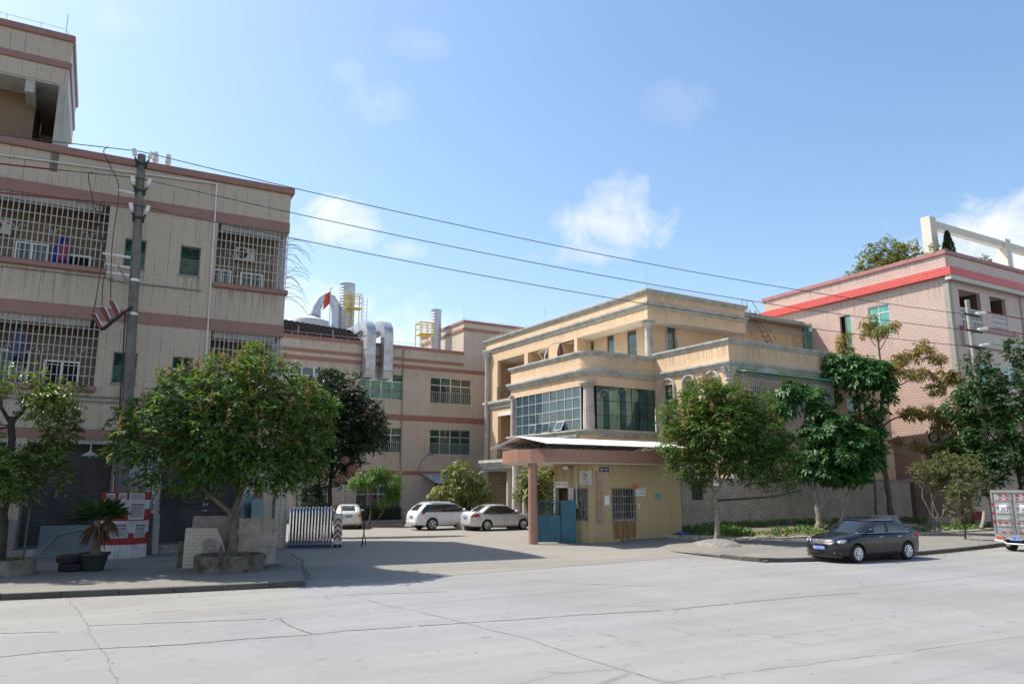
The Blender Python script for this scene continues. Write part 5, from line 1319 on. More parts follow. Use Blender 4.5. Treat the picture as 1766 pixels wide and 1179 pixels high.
# ================================================================= pink tiled house on the right
def pinktile(name, hi, lo):
    m, nt, b = nodes(name); v, w = wallcoord(nt)
    br = N(nt, 'ShaderNodeTexBrick'); lk(nt, w, br.inputs['Vector']); br.offset = .5
    for k, val in (('Scale',1.),('Mortar Size',.08),('Mortar Smooth',1.),('Brick Width',.36),('Row Height',.2),('Bias',0.)): br.inputs[k].default_value = val
    br.inputs['Color1'].default_value = c4(hi); br.inputs['Color2'].default_value = c4(tuple(x*.92 for x in hi)); br.inputs['Mortar'].default_value = c4(lo)
    b2 = N(nt, 'ShaderNodeTexBrick'); lk(nt, w, b2.inputs['Vector']); b2.offset = .5
    for k, val in (('Scale',1.),('Mortar Size',.006),('Mortar Smooth',.1),('Brick Width',.155),('Row Height',.0675)): b2.inputs[k].default_value = val
    col = mixc(nt, math_(nt, 'MULTIPLY', b2.outputs['Fac'], .12), br.outputs['Color'], tuple(x*.55 for x in lo))
    col = mixc(nt, ramp(nt, noise(nt, v, .3, 5), [(.4, 0.), (.75, .25)]), col, tuple(x*.75 for x in lo))
    lk(nt, col, b.inputs['Base Color']); b.inputs['Roughness'].default_value = .35; return m
MT['tD'] = pinktile('pink_tile', (.525,.41,.35), (.42,.295,.26))
MT['tDr'] = tile('red_tile', (.55,.055,.045), (.62,.07,.055), (.30,.06,.05), .2, .2, .02, 0., stain=.1)
MT['tDc'] = plain('mauve_cap', (.33,.14,.14), .5, var=.12)
MT['tDg'] = tile('grey_green_tile', (.25,.24,.20), (.28,.27,.22), (.18,.17,.15), .12, .12, .01, 0., stain=.2)
MT['tDb'] = tile('cream_tile', (.44,.42,.34), (.47,.45,.37), (.30,.285,.24), .24, .075, .009, 0., stain=.2)
MT['tDw'] = tile('white_pergola_tile', (.52,.49,.42), (.56,.53,.46), (.42,.40,.35), .24, .12, .010, 0., stain=.1)
D = empty('pink_house', (49.79, 27.76, 0), 0, 'pink tiled house with red bands and white balcony railings on the right', 'building')
lw = [(4.35, 6.0, 13.3, 15.55), (7.5, 8.42, 12.7, 15.35), (11.0, 12.4, 13.1, 15.3), (5.2, 6.6, 3.6, 5.2)]
fh = [(1.15, 3.75, 13.3, 15.75), (4.95, 6.95, 13.3, 15.75), (5.6, 7.2, 9.2, 10.9), (2.2, 3.6, 9.2, 10.9)]
m = M(); m.T = LF(0); m.wall(-15.6, 0, -.1, 18.06, 0, .24, [(-h[1], -h[0], h[2], h[3]) for h in lw] + [(-1.3, -1.02, 10.65, 11.0)])
m.T = None; m.wall(.241, 16, -.1, 16.5, .0, .24, fh); m.box(.241, 16, -.02, .24, 16.501, 18.06); m.box(15.76, 16, .241, 15.5, -.1, 18.0); m.box(.241, 15.7, 15.36, 15.6, -.1, 18.0)
m.build('wall', MT['tD'], D)
m = M(); m.box(-.12, 16.1, -.13, .3, 18.06, 18.33); m.box(-.119, .3, .301, 15.7, 18.061, 18.329); m.build('parapet_cap', MT['tDc'], D)
m = M(); m.box(-.32, 16.2, -.42, -.021, 16.52, 17.08); m.box(-.32, -.001, -.0205, 15.8, 16.521, 17.079); m.build('red_band', MT['tDr'], D)
m = M(); m.box(-.25, 16.1, -.40, -.001, 16.2, 16.515); m.build('soffit_band', MT['tDb'], D)
m = M(); m.box(.3, 15.8, .25, 15.4, 17.4, 17.6); m.box(.3, 15.8, .25, 3.0, 12.9, 13.05); m.box(.3, 15.8, .25, 3.0, 15.8, 16.0); m.build('floor_slab', MT['soffit'], D)
m = M(); m.box(.3, 15.7, 2.2, 2.4, 8.6, 15.8); m.box(3.76, 4.9, .25, 2.2, 13.05, 15.8); m.box(.5, 1.12, .25, 2.2, 13.05, 15.8); m.box(7.0, 8, .25, 2.2, 13.05, 15.8); m.build('balcony_wall', plain('dark_brown_tile', (.12,.055,.045), .5, var=.2), D)  # recessed balcony walls in a darker brown than the facade tile
for x0, x1 in ((1.15, 3.75), (4.95, 6.95)):
    m = M()
    for k in range(15):
        x = x0 + (x1-x0)*k/14; m.box(x-.02, x+.02, .05, .09, 13.25, 14.5)
    for z in (13.3, 13.7, 14.1, 14.5): m.box(x0, x1, .03, .11, z-.025, z+.025)
    m.build('balcony_railing', MT['white'], D)
m = M(); m.box(.95, 7.5, -.22, -.001, 11.9, 12.95); m.build('balcony_panel', MT['tDb'], D)
m = M(); m.box(.85, 7.7, -.28, -.0, 12.96, 13.2); m.build('balcony_ledge', MT['tDc'], D)
for x in (-.06, 8.95): 
    m = M(); m.box(x, x+.3, -.07, -.001, 2.0, 16.19) if x > 0 else m.box(-.07, .28, -.07, -.001, 2.0, 16.19)
    if x < 0: m.box(-.07, -.001, -.0005, .3, 2.0, 16.19)
    m.build('corner_trim', MT['tDg'], D)
m = M(); m.box(-.9, 16, -1.3, -.08, 7.05, 7.65); m.build('red_band', MT['tDr'], D)
m = M(); m.box(-.12, -.001, .31, 1.15, 2.2, 5.9); m.build('grey_panel', MT['tDg'], D)
def d_window(T, u0, u1, z0, z1, sliding, mat):
    m = M(); m.T = T; m.wall(u0, u1, z0, z1, .06, .13, [(u0+.06, u1-.06, z0+.06, z1-.06)]); um = (u0+u1)/2; m.box(um-.04, um+.04, .065, .125, z0+.06, z1-.06)
    if not sliding: m.box(u0+.06, u1-.06, .062, .122, z1-.62, z1-.54)
    w = m.build('window', MT['brown'] if sliding else MT['alu'], D)
    m = M(); m.T = T
    if sliding:
        m.box(u0+.05, um, .3, .31, z0+.05, z1-.05); m.build('dark_opening', MT['dark'], w); m = M(); m.T = T; m.box(um, u1-.05, .09, .098, z0+.05, z1-.05)
    else: m.box(u0+.05, u1-.05, .09, .098, z0+.05, z1-.05)
    m.build('pane', mat, w)
d_window(LF(0), -6.0, -4.35, 13.3, 15.55, False, MT['gteal']); d_window(LF(0), -8.42, -7.5, 12.7, 15.35, True, MT['gteal']); d_window(LF(0), -12.4, -11.0, 13.1, 15.3, False, MT['gteal'])
d_window(LF(0), -6.6, -5.2, 3.6, 5.2, True, MT['gdark'])
for x0, x1 in ((5.6, 7.2), (2.2, 3.6)): d_window(TF(0, 0), x0, x1, 9.2, 10.9, False, MT['gteal'])
m = M(); m.T = LF(0); m.box(-1.3, -1.02, .1, .12, 10.65, 11.0); m.build('vent', MT['dark'], D)
m = M()
for y in (1.55, 1.7, 1.35): m.cyl((-.04, y, 4.6), (-.04, y, 7.6), .025, n=5)
m.build('conduit', MT['conduit'], D)
o = empty('meter_box', (49.74, 29.95, 4.9), 0, 'grey meter box with a coiled black cable on the pink wall', 'meter box')
m = M(); m.box(-.3, 0, -.28, .28, -.35, .35); m.build('casing', MT['alu'], o, bevel=.02); m = M(); m.tube([(-.15, .32*math.cos(t*math.pi/9)-.25, .95+.32*math.sin(t*math.pi/9)) for t in range(19)], .07, 6); m.build('cable_coil', MT['black'], o, smooth=True)
m = M(); m.box(-.2, 0, -.9, -.3, -.42, -.05); m.build('junction_box', MT['black'], o)
for T_, x0, x1, z0, z1 in ((LF(0), -15, -.5, 14.6, 16.4), (LF(0), -15, -.5, 17.2, 18.0), (TF(0, 0), .5, 15, 13.4, 16.1), (LF(0), -6.1, -4.3, 11.9, 13.3)): grime(D, x0, x1, z0, z1, -.005, T_)
# rooftop pergola and penthouse
P = empty('rooftop_pergola', (51.4, 29.4, 0), 0, 'white tiled concrete pergola frame on the pink house roof', 'pergola')
for x in (0, 9.9, 19.8):
    m = M(); m.box(x, x+.75, 0, .7, 17.6, 21.6); m.build('pillar', MT['tDw'], P, bevel=.02)
m = M(); m.box(.751, 9.9, .12, .55, 20.85, 21.4); m.box(10.65, 19.8, .121, .549, 20.85, 21.4); m.build('beam', MT['tDw'], P)
o = empty('rooftop_room', (61.0, 33.5, 17.6), 0, 'small rooftop room with a flat red roof behind the pergola', 'rooftop room')
m = M(); m.box(0, 5, 0, 4, 0, 1.9); m.build('wall', MT['white'], o); m = M(); m.box(-.3, 5.3, -.3, 4.3, 1.901, 2.5); m.build('roof', MT['tDb'] if False else plain('red_tile_roof', (.42,.16,.10), .7), o)
# ================================================================= vehicles
MT['tyre'] = plain('tyre_rubber', (.018,.018,.019), .85, var=.2)
MT['rim'] = plain('alloy_rim', (.62,.63,.65), .28, .85, var=.05)
MT['carglass'] = glass('car_glass', (.018,.024,.026), .02, .0, .9)
MT['chromet'] = plain('chrome_trim', (.72,.73,.75), .12, 1., var=.03)
MT['lampglass'] = plain('headlamp_glass', (.34,.37,.42), .08, .3, var=.15, scale=14)
MT['redlamp'] = plain('tail_lamp_red', (.42,.012,.015), .15, var=.1)
MT['plate'] = plain('blue_plate', (.01,.09,.45), .4, var=.05)
MT['blkpl'] = plain('black_plastic', (.02,.02,.021), .55)
def paint(name, c, metal=.35, coat=1.):
    m, nt, b = nodes(name); b.inputs['Base Color'].default_value = c4(c); b.inputs['Metallic'].default_value = metal; b.inputs['Roughness'].default_value = .32
    b.inputs['Coat Weight'].default_value = coat; b.inputs['Specular IOR Level'].default_value = .2; b.inputs['Coat Roughness'].default_value = .02
    v = objco(nt); d_ = noise(nt, v, 3, 5)
    lk(nt, mixc(nt, ramp(nt, d_, [(.5, 0.), (.85, .05)]), c, (.3,.28,.25)), b.inputs['Base Color']); return m
def lerp(P, x):
    for a, b in zip(P[:-1], P[1:]):
        if x <= b[0]:
            t = (x-a[0])/(b[0]-a[0]) if b[0] > a[0] else 0; return a[1] + (b[1]-a[1])*t
    return P[-1][1]
def smooth_curve(P, n=60):
    """monotone-ish resample of control points with smoothing"""
    xs = [P[0][0] + (P[-1][0]-P[0][0])*k/n for k in range(n+1)]; ys = [lerp(P, x) for x in xs]
    for _ in range(2): ys = [ys[0]] + [(ys[i-1]+2*ys[i]+ys[i+1])/4 for i in range(1, n)] + [ys[-1]]
    return list(zip(xs, ys))
def car(name, label, cat, S, paintmat, loc, rz):
    """front at x=0 looking to -x, rear at x=L; y is across; S holds the measured side profile"""
    o = empty(name, loc, rz, label, cat)
    L, Wd = S['L'], S['W']/2
    top = smooth_curve(S['deck']); bot = S['sill']; hw = smooth_curve(S['plan'])
    nx = 64; m = M(); sec = []
    for i in range(nx+1):
        u = i/nx; x = L*(.5 - .5*math.cos(math.pi*u))*.35 + L*u*.65
        zt, zb, w = lerp(top, x), lerp(bot, x), lerp(hw, x)*Wd
        hgt = zt-zb
        P = [(0, zb), (w*.80, zb), (w*.94, zb+.03), (w*.985, zb+hgt*.18), (w*1.0, zb+hgt*.42), (w*.995, zb+hgt*.62), (w*.965, zb+hgt*.80), (w*.92, zb+hgt*.92), (w*.84, zt-.006), (w*.6, zt+.018), (w*.3, zt+.03), (0, zt+.034)]
        full = [(x, y, z) for y, z in P] + [(x, -y, z) for y, z in reversed(P[1:-1])]
        sec.append(full)
    n = len(sec[0]); vs = [p for s_ in sec for p in s_]; fs = []
    for i in range(nx):
        for k in range(n): fs.append((i*n+k, i*n+(k+1)%n, (i+1)*n+(k+1)%n, (i+1)*n+k))
    fs.append(tuple(reversed(range(n)))); fs.append(tuple(nx*n+k for k in range(n)))
    m.add(vs, fs)
    body = m.build('body', paintmat, o, smooth=True)
    # wheel arches cut out of the shell
    cut = M(); r = S['R']
    for xw in S['axles']:
        for sg in (-1, 1): cut.cyl((xw, sg*(Wd-.34), r), (xw, sg*(Wd+.2), r), r+.055, n=28)
    co_ = cut.build('cut', MT['blkpl'])
    bm = body.modifiers.new('arch', 'BOOLEAN'); bm.object = co_; bm.operation = 'DIFFERENCE'; bm.solver = 'EXACT'
    dg = bpy.context.evaluated_depsgraph_get(); dg.update()
    me = bpy.data.meshes.new_from_object(body.evaluated_get(dg)); body.modifiers.clear(); body.data = me
    me.polygons.foreach_set('use_smooth', [True]*len(me.polygons))
    try: me.set_sharp_from_angle(angle=R(42))
    except Exception: pass
    me.materials.clear(); me.materials.append(paintmat); me.polygons.foreach_set('material_index', [0]*len(me.polygons))
    bpy.data.objects.remove(co_)
    # greenhouse
    g = S['roof']          # (front x, rear x, z, half width) from belt up to roof
    def ring(fx, rx, z, w, e=0.):
        pts = []; nn = 10
        c = min(.26, (rx-fx)*.2)
        corner = [(fx, .55), (fx+.04, .78), (fx+.13, .93), (fx+.30, 1.0)]
        mid = [(fx + .3 + (rx-fx-.6)*k/6, 1.0) for k in range(1, 6)]
        cr2 = [(rx-.30, 1.0), (rx-.13, .92), (rx-.04, .76), (rx, .52)]
        half = [(fx-.02, 0)] + corner + mid + cr2 + [(rx+.02, 0)]
        half = [(x, y*(w+e)) for x, y in half]
        return [(x, y, z) for x, y in half] + [(x, -y, z) for x, y in reversed(half[1:-1])]
    lv = [ring(*q) for q in g]; n = len(lv[0]); m = M(); vs = [p for l_ in lv for p in l_]; fs = []
    for i in range(len(lv)-1):
        for k in range(n): fs.append((i*n+k, (i+1)*n+k, (i+1)*n+(k+1)%n, i*n+(k+1)%n))
    fs.append(tuple((len(lv)-1)*n+k for k in range(n)))
    m.add(vs, fs); m.build('window_glass', MT['carglass'], o, smooth=True)
    # roof skin
    a, b_ = g[-2], g[-1]; up = []
    for t, dz, ins in ((-.35, 0, -.012), (0, .0, -.018), (1, .008, -.012)):
        q = [a[k] + (b_[k]-a[k])*t for k in range(4)]; up.append(ring(q[0]+ins, q[1]-ins, q[2]+dz, q[3], .014))
    top2 = ring(b_[0]+.25, b_[1]-.25, b_[2]+.035, b_[3]*.72); up.append(top2)
    m = M(); vs = [p for l_ in up for p in l_]; fs = []
    for i in range(len(up)-1):
        for k in range(n): fs.append((i*n+k, (i+1)*n+k, (i+1)*n+(k+1)%n, i*n+(k+1)%n))
    fs.append(tuple((len(up)-1)*n+k for k in range(n))); m.add(vs, fs); m.build('roof', paintmat, o, smooth=True)
    # pillars: painted skins following the glass
    def onring(t, k):
        f = t*(len(g)-1); i = min(int(f), len(g)-2); f -= i
        def at(i_): 
            k0 = int(k) % n; k1 = (k0+1) % n; q = k-int(k); return [lv[i_][k0][c] + (lv[i_][k1][c]-lv[i_][k0][c])*q for c in range(3)]
        a_, b2 = at(i), at(i+1); return [a_[c] + (b2[c]-a_[c])*f for c in range(3)]
    xc = (g[0][0]+g[0][1])/2
    for nm, k0, k1, mt in (('front_pillar', 1.6, 2.9, paintmat), ('rear_pillar', S.get('cp0', 10.4), S.get('cp1', 12.9), paintmat), ('centre_pillar', 6.75, 7.2, MT['blkpl'])):
        for sg in (1, -1):
            m = M(); vs = []
            for t in range(9):
                for q in range(6):
                    x, y, z = onring(t/8, k0 + (k1-k0)*q/5); e = .007; vs.append((x + (e if x > xc else -e)*.6, sg*(abs(y)+e), z+.002))
            fs = [(t*6+q, t*6+q+1, t*6+q+7, t*6+q+6) for t in range(8) for q in range(5)]
            m.add(vs, fs if sg < 0 else [tuple(reversed(f)) for f in fs]); ob = m.build(nm, mt, o, smooth=True)
            md = ob.modifiers.new('t', 'SOLIDIFY'); md.thickness = .012; md.offset = -1
    # bright moulding round the side glass
    for sg in (1, -1):
        m = M(); idx = [2,3,4,5,6,7,8,9,10,11,12]
        low = [onring(0, k) for k in idx]; m.tube([(x, sg*(abs(y)+.008), z+.015) for x, y, z in low], .012, 5)
        hi = [onring(.80, k) for k in idx]; m.tube([low[0]] and [(low[0][0], sg*(abs(low[0][1])+.008), low[0][2])] + [(x, sg*(abs(y)+.012), z) for x, y, z in hi] + [(low[-1][0], sg*(abs(low[-1][1])+.008), low[-1][2])], .010, 5)
        m.build('window_trim', MT['chromet'] if S.get('chrome', True) else MT['blkpl'], o)
    # wheels
    for xw in S['axles']:
        for sg in (-1, 1):
            yw = sg*(Wd-.115); m = M()
            m.T = Matrix.Translation((xw, yw, r)) @ Matrix.Rotation(R(90 if sg < 0 else -90), 4, 'X')
            m.lathe([(r*.66, -.10), (r*.93, -.105), (r, -.07), (r, .07), (r*.93, .105), (r*.66, .10)], n=32)
            w = m.build('wheel', MT['tyre'], o, smooth=True)
            m = M(); m.T = Matrix.Translation((xw, yw, r)) @ Matrix.Rotation(R(90 if sg < 0 else -90), 4, 'X')
            m.lathe([(r*.67, .06), (r*.69, .108), (r*.63, .106), (r*.60, .07), (r*.0, .05)], n=32)
            ns = S.get('spokes', 7)
            m.build('wheel_dish', MT['blkpl'] , w, smooth=True)
            m = M(); m.T = Matrix.Translation((xw, yw, r)) @ Matrix.Rotation(R(90 if sg < 0 else -90), 4, 'X')
            vsn = 28; m.tube([(r*.645*math.cos(2*math.pi*k/vsn), r*.645*math.sin(2*math.pi*k/vsn), .098) for k in range(vsn+1)], .018, 6, False)
            for k in range(ns):
                a_ = 2*math.pi*k/ns
                for da in (-.13, .13):
                    m.tube([(r*.12*math.cos(a_), r*.12*math.sin(a_), .088), (r*.4*math.cos(a_+da*.8), r*.4*math.sin(a_+da*.8), .098), (r*.63*math.cos(a_+da*1.5), r*.63*math.sin(a_+da*1.5), .1)], [.03, .024, .026], 5)
            m.lathe([(r*.16, .07), (r*.16, .105), (r*.1, .112), (0, .112)], n=14)
            m.build('rim', MT['rim'], w, smooth=True)
    # liners of the arches and underside
    m = M(); m.box(.3, L-.3, -Wd+.38, Wd-.38, lerp(bot, L/2)-.04, lerp(bot, L/2)+.3); m.build('underbody', MT['blkpl'], o)
    # shut lines, handles, mirrors
    def side(x, z): # outer half width at x, z
        zt, zb, w = lerp(top, x), lerp(bot, x), lerp(hw, x)*Wd; t = (z-zb)/(zt-zb)
        return w*lerp([(0, .94), (.18, .985), (.42, 1.0), (.62, .995), (.8, .965), (.92, .92), (1., .84)], max(0, min(1, t)))
    for sg in (-1, 1):
        for xs_ in S['shut']:
            m = M(); pts = []
            for k in range(9):
                z = lerp(bot, xs_[0]) + .07 + (lerp(top, xs_[1]) - .06 - lerp(bot, xs_[0]) - .07)*k/8; x = xs_[0] + (xs_[1]-xs_[0])*(k/8)**1.6
                pts.append((x, sg*(side(x, z)+.001), z))
            m.tube(pts, .006, 4); m.build('door_gap', MT['blkpl'], o)
        for xh in S['handles']:
            z = S['belt'] - .15; m = M(); y = side(xh, z); m.tube([(xh-.11, sg*(y+.005), z), (xh-.08, sg*(y+.035), z+.004), (xh+.08, sg*(y+.035), z+.008), (xh+.11, sg*(y+.005), z+.008)], .018, 6); m.build('door_handle', MT['chromet'] if S.get('chrome', True) else paintmat, o, smooth=True)
        xm = S['mirror']; zm = S['belt']+.06
        m = M(); m.ball((xm, sg*(Wd+.09), zm+.03), .1, 12, (.75, 1.15, .75)); m.tube([(xm+.03, sg*(Wd-.12), zm-.05), (xm, sg*(Wd+.05), zm)], .03, 6); m.build('wing_mirror', paintmat, o, smooth=True)
    S['side'] = side; S['top'] = top
    return o
def plate_at(o, S, x, z, facing, txt, tilt=0):
    T = Matrix.Translation((x, 0, z)) @ Matrix.Rotation(R(-90 if facing < 0 else 90), 4, 'Z') @ Matrix.Rotation(R(tilt), 4, 'X')
    m = M(); m.T = T; m.box(-.22, .22, -.012, 0, -.07, .07); p = m.build('number_plate', MT['plate'], o, bevel=.004)
    text_obj(txt, .115, MT['white'], p, T @ TF(0, -.0145, 0), ext=.003)
sedan = dict(L=4.63, W=1.76, R=.315, axles=(.93, 3.63), belt=1.0,
    deck=[(0,.60),(.06,.70),(.25,.80),(.7,.90),(1.25,.985),(1.7,.99),(2.6,.985),(3.4,1.02),(4.0,1.08),(4.4,1.09),(4.56,1.02),(4.63,.86)],
    sill=[(0,.30),(.15,.21),(.6,.20),(4.0,.20),(4.45,.26),(4.63,.36)],
    plan=[(0,.52),(.08,.72),(.25,.86),(.6,.96),(1.2,1.0),(3.4,1.0),(4.0,.97),(4.4,.88),(4.56,.78),(4.63,.64)],
    roof=[(1.12,4.12,.97,.80),(1.45,3.88,1.15,.765),(1.78,3.60,1.31,.70),(2.02,3.36,1.41,.635),(2.22,3.12,1.455,.58)],
    shut=((1.32,1.22),(2.36,2.36),(3.28,3.52)), handles=(2.22, 3.22), mirror=1.55, spokes=8)
car1 = car('dark_sedan', 'dark grey sedan with alloy wheels parked at the kerb, facing left', 'car', sedan, paint('graphite_paint', (.010,.009,.013), .0, .6), (0,0,0), 0)
# front: grille, lamps, bumper openings
def face_x(S, y, z):      # x of the nose at given height (slightly raked and rounded in plan)
    return .02 + .62*(abs(y)/.88)**3.2*.55 + .10*max(0, (z-.55)/.25)
def strip(o, name, mat, S, pts, d, par=None):
    """thin solid pad on the nose outlined by (y, z) points"""
    m = M(); n = len(pts)
    vs = [(face_x(S, y, z)-d, y, z) for y, z in pts] + [(face_x(S, y, z)+.08, y, z) for y, z in pts]
    m.add(vs, [tuple(range(n)), tuple(reversed(range(n, 2*n)))] + [(i, n+i, n+(i+1)%n, (i+1)%n) for i in range(n)])
    return m.build(name, mat, par or o)
def subdiv(pts, k=4):
    out = []
    for a, b in zip(pts, pts[1:]+pts[:1]):
        for j in range(k): out.append((a[0]+(b[0]-a[0])*j/k, a[1]+(b[1]-a[1])*j/k))
    return out
def nose_bar(mat, name, o, S, pts, r_, d=.02):
    m = M(); m.tube([(face_x(S, y, z)-d, y, z) for y, z in pts], r_, 6); return m.build(name, mat, o, smooth=True)
gr = None
m = M(); rows = []
def grid_patch(S, y0, y1, z0, z1, d, ny=14, nz=4, taper=0.):
    m = M()
    for j in range(nz+1):
        for i in range(ny+1):
            z = z0 + (z1-z0)*j/nz; s_ = 1 - taper*(1-j/nz); y = (y0 + (y1-y0)*i/ny)*s_; m.v.append((face_x(S, y, z)-d, y, z))
    for j in range(nz):
        for i in range(ny): m.f.append([j*(ny+1)+i, (j+1)*(ny+1)+i, (j+1)*(ny+1)+i+1, j*(ny+1)+i+1]); m.mi.append(0)
    return m
gr = grid_patch(sedan, -.46, .46, .62, .79, .012, taper=.15).build('grille', MT['blkpl'], car1)
for j in range(4):
    z = .635 + .045*j; w = .40 + .02*j; nose_bar(MT['chromet'], 'grille_bar', gr, sedan, [(-w + 2*w*k/14, z) for k in range(15)], .0075, .018)
nose_bar(MT['chromet'], 'grille_surround', gr, sedan, [(-.5, .80), (-.44, .62), (-.40, .605)] + [(-.40+.8*k/10, .605) for k in range(1, 10)] + [(.40, .605), (.44, .62), (.5, .80)], .012, .018)
m = M(); xf = face_x(sedan, 0, .70) - .03
m.tube([(xf, .075*math.cos(t*math.pi/9), .70+.075*math.sin(t*math.pi/9)) for t in range(19)], .012, 5, False); m.box(xf-.012, xf+.006, -.1, .1, .682, .718); m.build('emblem', MT['chromet'], gr, smooth=False)
for sg in (-1, 1):
    pts = [(.53, .655), (.62, .635), (.80, .68), (.855, .76), (.80, .80), (.66, .775), (.55, .72)]
    m = M(); vs = []
    inner_ = [(sg*y, z) for y, z in subdiv(pts, 3)]; n = len(inner_)
    cy_, cz_ = sg*.70, .715
    vs = [(face_x(sedan, y, z)-.012, y, z) for y, z in inner_] + [(face_x(sedan, (y+cy_)/2, (z+cz_)/2)-.03, (y+cy_)/2, (z+cz_)/2) for y, z in inner_] + [(face_x(sedan, cy_, cz_)-.032, cy_, cz_)]
    fs = [(i, (i+1)%n, n+(i+1)%n, n+i) for i in range(n)] + [(n+i, n+(i+1)%n, 2*n) for i in range(n)]
    m.add(vs, fs if sg > 0 else [tuple(reversed(f)) for f in fs]); hl = m.build('headlight', MT['lampglass'], car1, smooth=True)
    m = M(); m.ball((face_x(sedan, sg*.68, .70)-.025, sg*.68, .705), .045, 10, (.5, 1, 1)); m.build('reflector', MT['chromet'], hl, smooth=True)
    fo = M(); pts2 = [(.46, .40), (.80, .37), (.72, .31), (.50, .31)]
    vs = [(face_x(sedan, sg*y, z)-.012, sg*y, z) for y, z in subdiv(pts2, 3)]; n = len(vs); fo.add(vs, [tuple(range(n)) if sg < 0 else tuple(reversed(range(n)))]); f = fo.build('fog_recess', MT['blkpl'], car1)
    m = M(); m.ball((face_x(sedan, sg*.55, .35)-.016, sg*.55, .35), .035, 10, (.5, 1, 1)); m.build('fog_lamp', MT['lampglass'], f, smooth=True)
grid_patch(sedan, -.40, .40, .27, .44, .010, taper=-.1).build('lower_intake', MT['blkpl'], car1)
grid_patch(sedan, -.74, .74, .20, .245, .014, nz=2).build('front_lip', MT['blkpl'], car1)
plate_at(car1, sedan, face_x(sedan, .1, .5)-.03, .50, -1, '粤E·T2972')
m = M()
for k in range(2):
    m.tube([(1.18+.02*k, -.55+.55*k, 1.0), (1.30, -.2+.55*k, 1.075), (1.33, .0+.55*k, 1.10)], .012, 5)
m.build('wiper', MT['blkpl'], car1)
def tail(o, S, paintmat, z0, z1, ytxt=None):
    L = S['L']
    for sg in (-1, 1):
        m = M(); pts = []
        for z, a in ((z0, 0), (z1, 1)):
            for y in (.42+.10*a*0, .60, .74, .80): 
                xx = lerp([(0, L+.012), (.5, L-.005), (.7, L-.10), (.8, L-.24)], y) - .10*max(0, (z-.8)/.25)
                pts.append((xx+.012, sg*(y if y < .8 else S['side'](L-.35, z)+.006), z))
            pts.append((L-.48, sg*(S['side'](L-.48, z)+.008), z + (.02 if a else .04)))
        n = 5; fs = [(i, i+1, n+i+1, n+i) for i in range(n-1)]
        m.add(pts, fs if sg > 0 else [tuple(reversed(f)) for f in fs]); ob = m.build('tail_light', MT['redlamp'], o, smooth=True)
        s_ = ob.modifiers.new('t', 'SOLIDIFY'); s_.thickness = .02
tail(car1, sedan, None, .80, .95)
def pose_car(o, S, wA, axA, wB, axB, side_y):
    """place so that the wheel contacts at axle A and axle B on side y fall on the ground points wA and wB"""
    d = Vector((wB[0]-wA[0], wB[1]-wA[1], 0)); a = math.atan2(d.y, d.x); c = (Vector((wA[0], wA[1], 0)) + Vector((wB[0], wB[1], 0)))/2
    xm = (S['axles'][axA] + S['axles'][axB])/2; off = Matrix.Rotation(a, 3, 'Z') @ Vector((xm, side_y, 0))
    o.location = (c.x-off.x, c.y-off.y, wA[2]); o.rotation_euler.z = a
pose_car(car1, sedan, (24.13, 17.56, 0), 0, (26.67, 17.46, 0), 1, -.80)

sv = dict(L=4.55, W=1.82, R=.35, axles=(.93, 3.60), belt=1.08,
    deck=[(0,.66),(.06,.80),(.25,.90),(.7,1.0),(1.2,1.06),(1.7,1.08),(2.6,1.09),(3.4,1.12),(4.1,1.15),(4.42,1.13),(4.52,1.0),(4.55,.85)],
    sill=[(0,.36),(.15,.26),(.6,.25),(4.0,.25),(4.4,.32),(4.55,.42)],
    plan=[(0,.55),(.08,.75),(.25,.88),(.6,.96),(1.2,1.0),(3.5,1.0),(4.1,.97),(4.4,.90),(4.52,.82),(4.55,.72)],
    roof=[(1.0,4.44,1.05,.83),(1.32,4.30,1.22,.80),(1.66,4.10,1.39,.735),(1.92,3.92,1.51,.66),(2.2,3.72,1.575,.60)],
    shut=((1.32,1.22),(2.36,2.36),(3.25,3.5)), handles=(2.22, 3.2), mirror=1.5, spokes=5, chrome=False, cp0=10.9, cp1=12.9)
suv = car('white_suv', 'white crossover car with roof rails parked facing away in front of the factory', 'car', sv, paint('pearl_white_paint', (.62,.62,.60), .05), (0,0,0), 0)
# its nose points away from the camera: wheel contacts rear then front
def pose_at(o, S, p, ax, side_y, heading, sc=1.):
    a = R(heading + 180); o.scale = (sc,)*3; o.rotation_euler.z = a
    off = Matrix.Rotation(a, 3, 'Z') @ Vector((S['axles'][ax]*sc, side_y*sc, 0)); o.location = (p[0]-off.x, p[1]-off.y, p[2])
pose_at(suv, sv, (20.55, 45.92, YZ), 1, .85, 4, 1.10)
tail(suv, sv, None, .92, 1.06); plate_at(suv, sv, 4.57, .78, 1, '粤E·2B615')
m = M(); m.box(4.42, 4.60, -.62, .62, .30, .52); m.build('rear_bumper', MT['alu'], suv, bevel=.04)
for sg in (-1, 1):
    m = M(); m.tube([(2.2, sg*.60, 1.57), (2.35, sg*.61, 1.645), (3.5, sg*.59, 1.635), (3.65, sg*.58, 1.57)], .018, 6); m.build('roof_rail', MT['alu'], suv)
s3 = dict(sedan); s3.update(L=4.45, W=1.72, axles=(.9, 3.45), spokes=7, chrome=False, deck=[(x*4.45/4.63, z) for x, z in sedan['deck']], plan=[(x*4.45/4.63, z) for x, z in sedan['plan']], sill=[(x*4.45/4.63, z) for x, z in sedan['sill']],
    roof=[(a*.96, b*.955, z+.01, w) for a, b, z, w in sedan['roof']], shut=((1.27,1.17),(2.27,2.27),(3.12,3.36)), handles=(2.12, 3.07), mirror=1.48)
ss = car('silver_sedan', 'silver sedan parked nose away beside the fluted entrance column', 'car', s3, paint('silver_paint', (.54,.54,.55), .4), (0,0,0), 0)
pose_at(ss, s3, (23.32, 43.57, YZ), 1, .80, 4, 1.10)
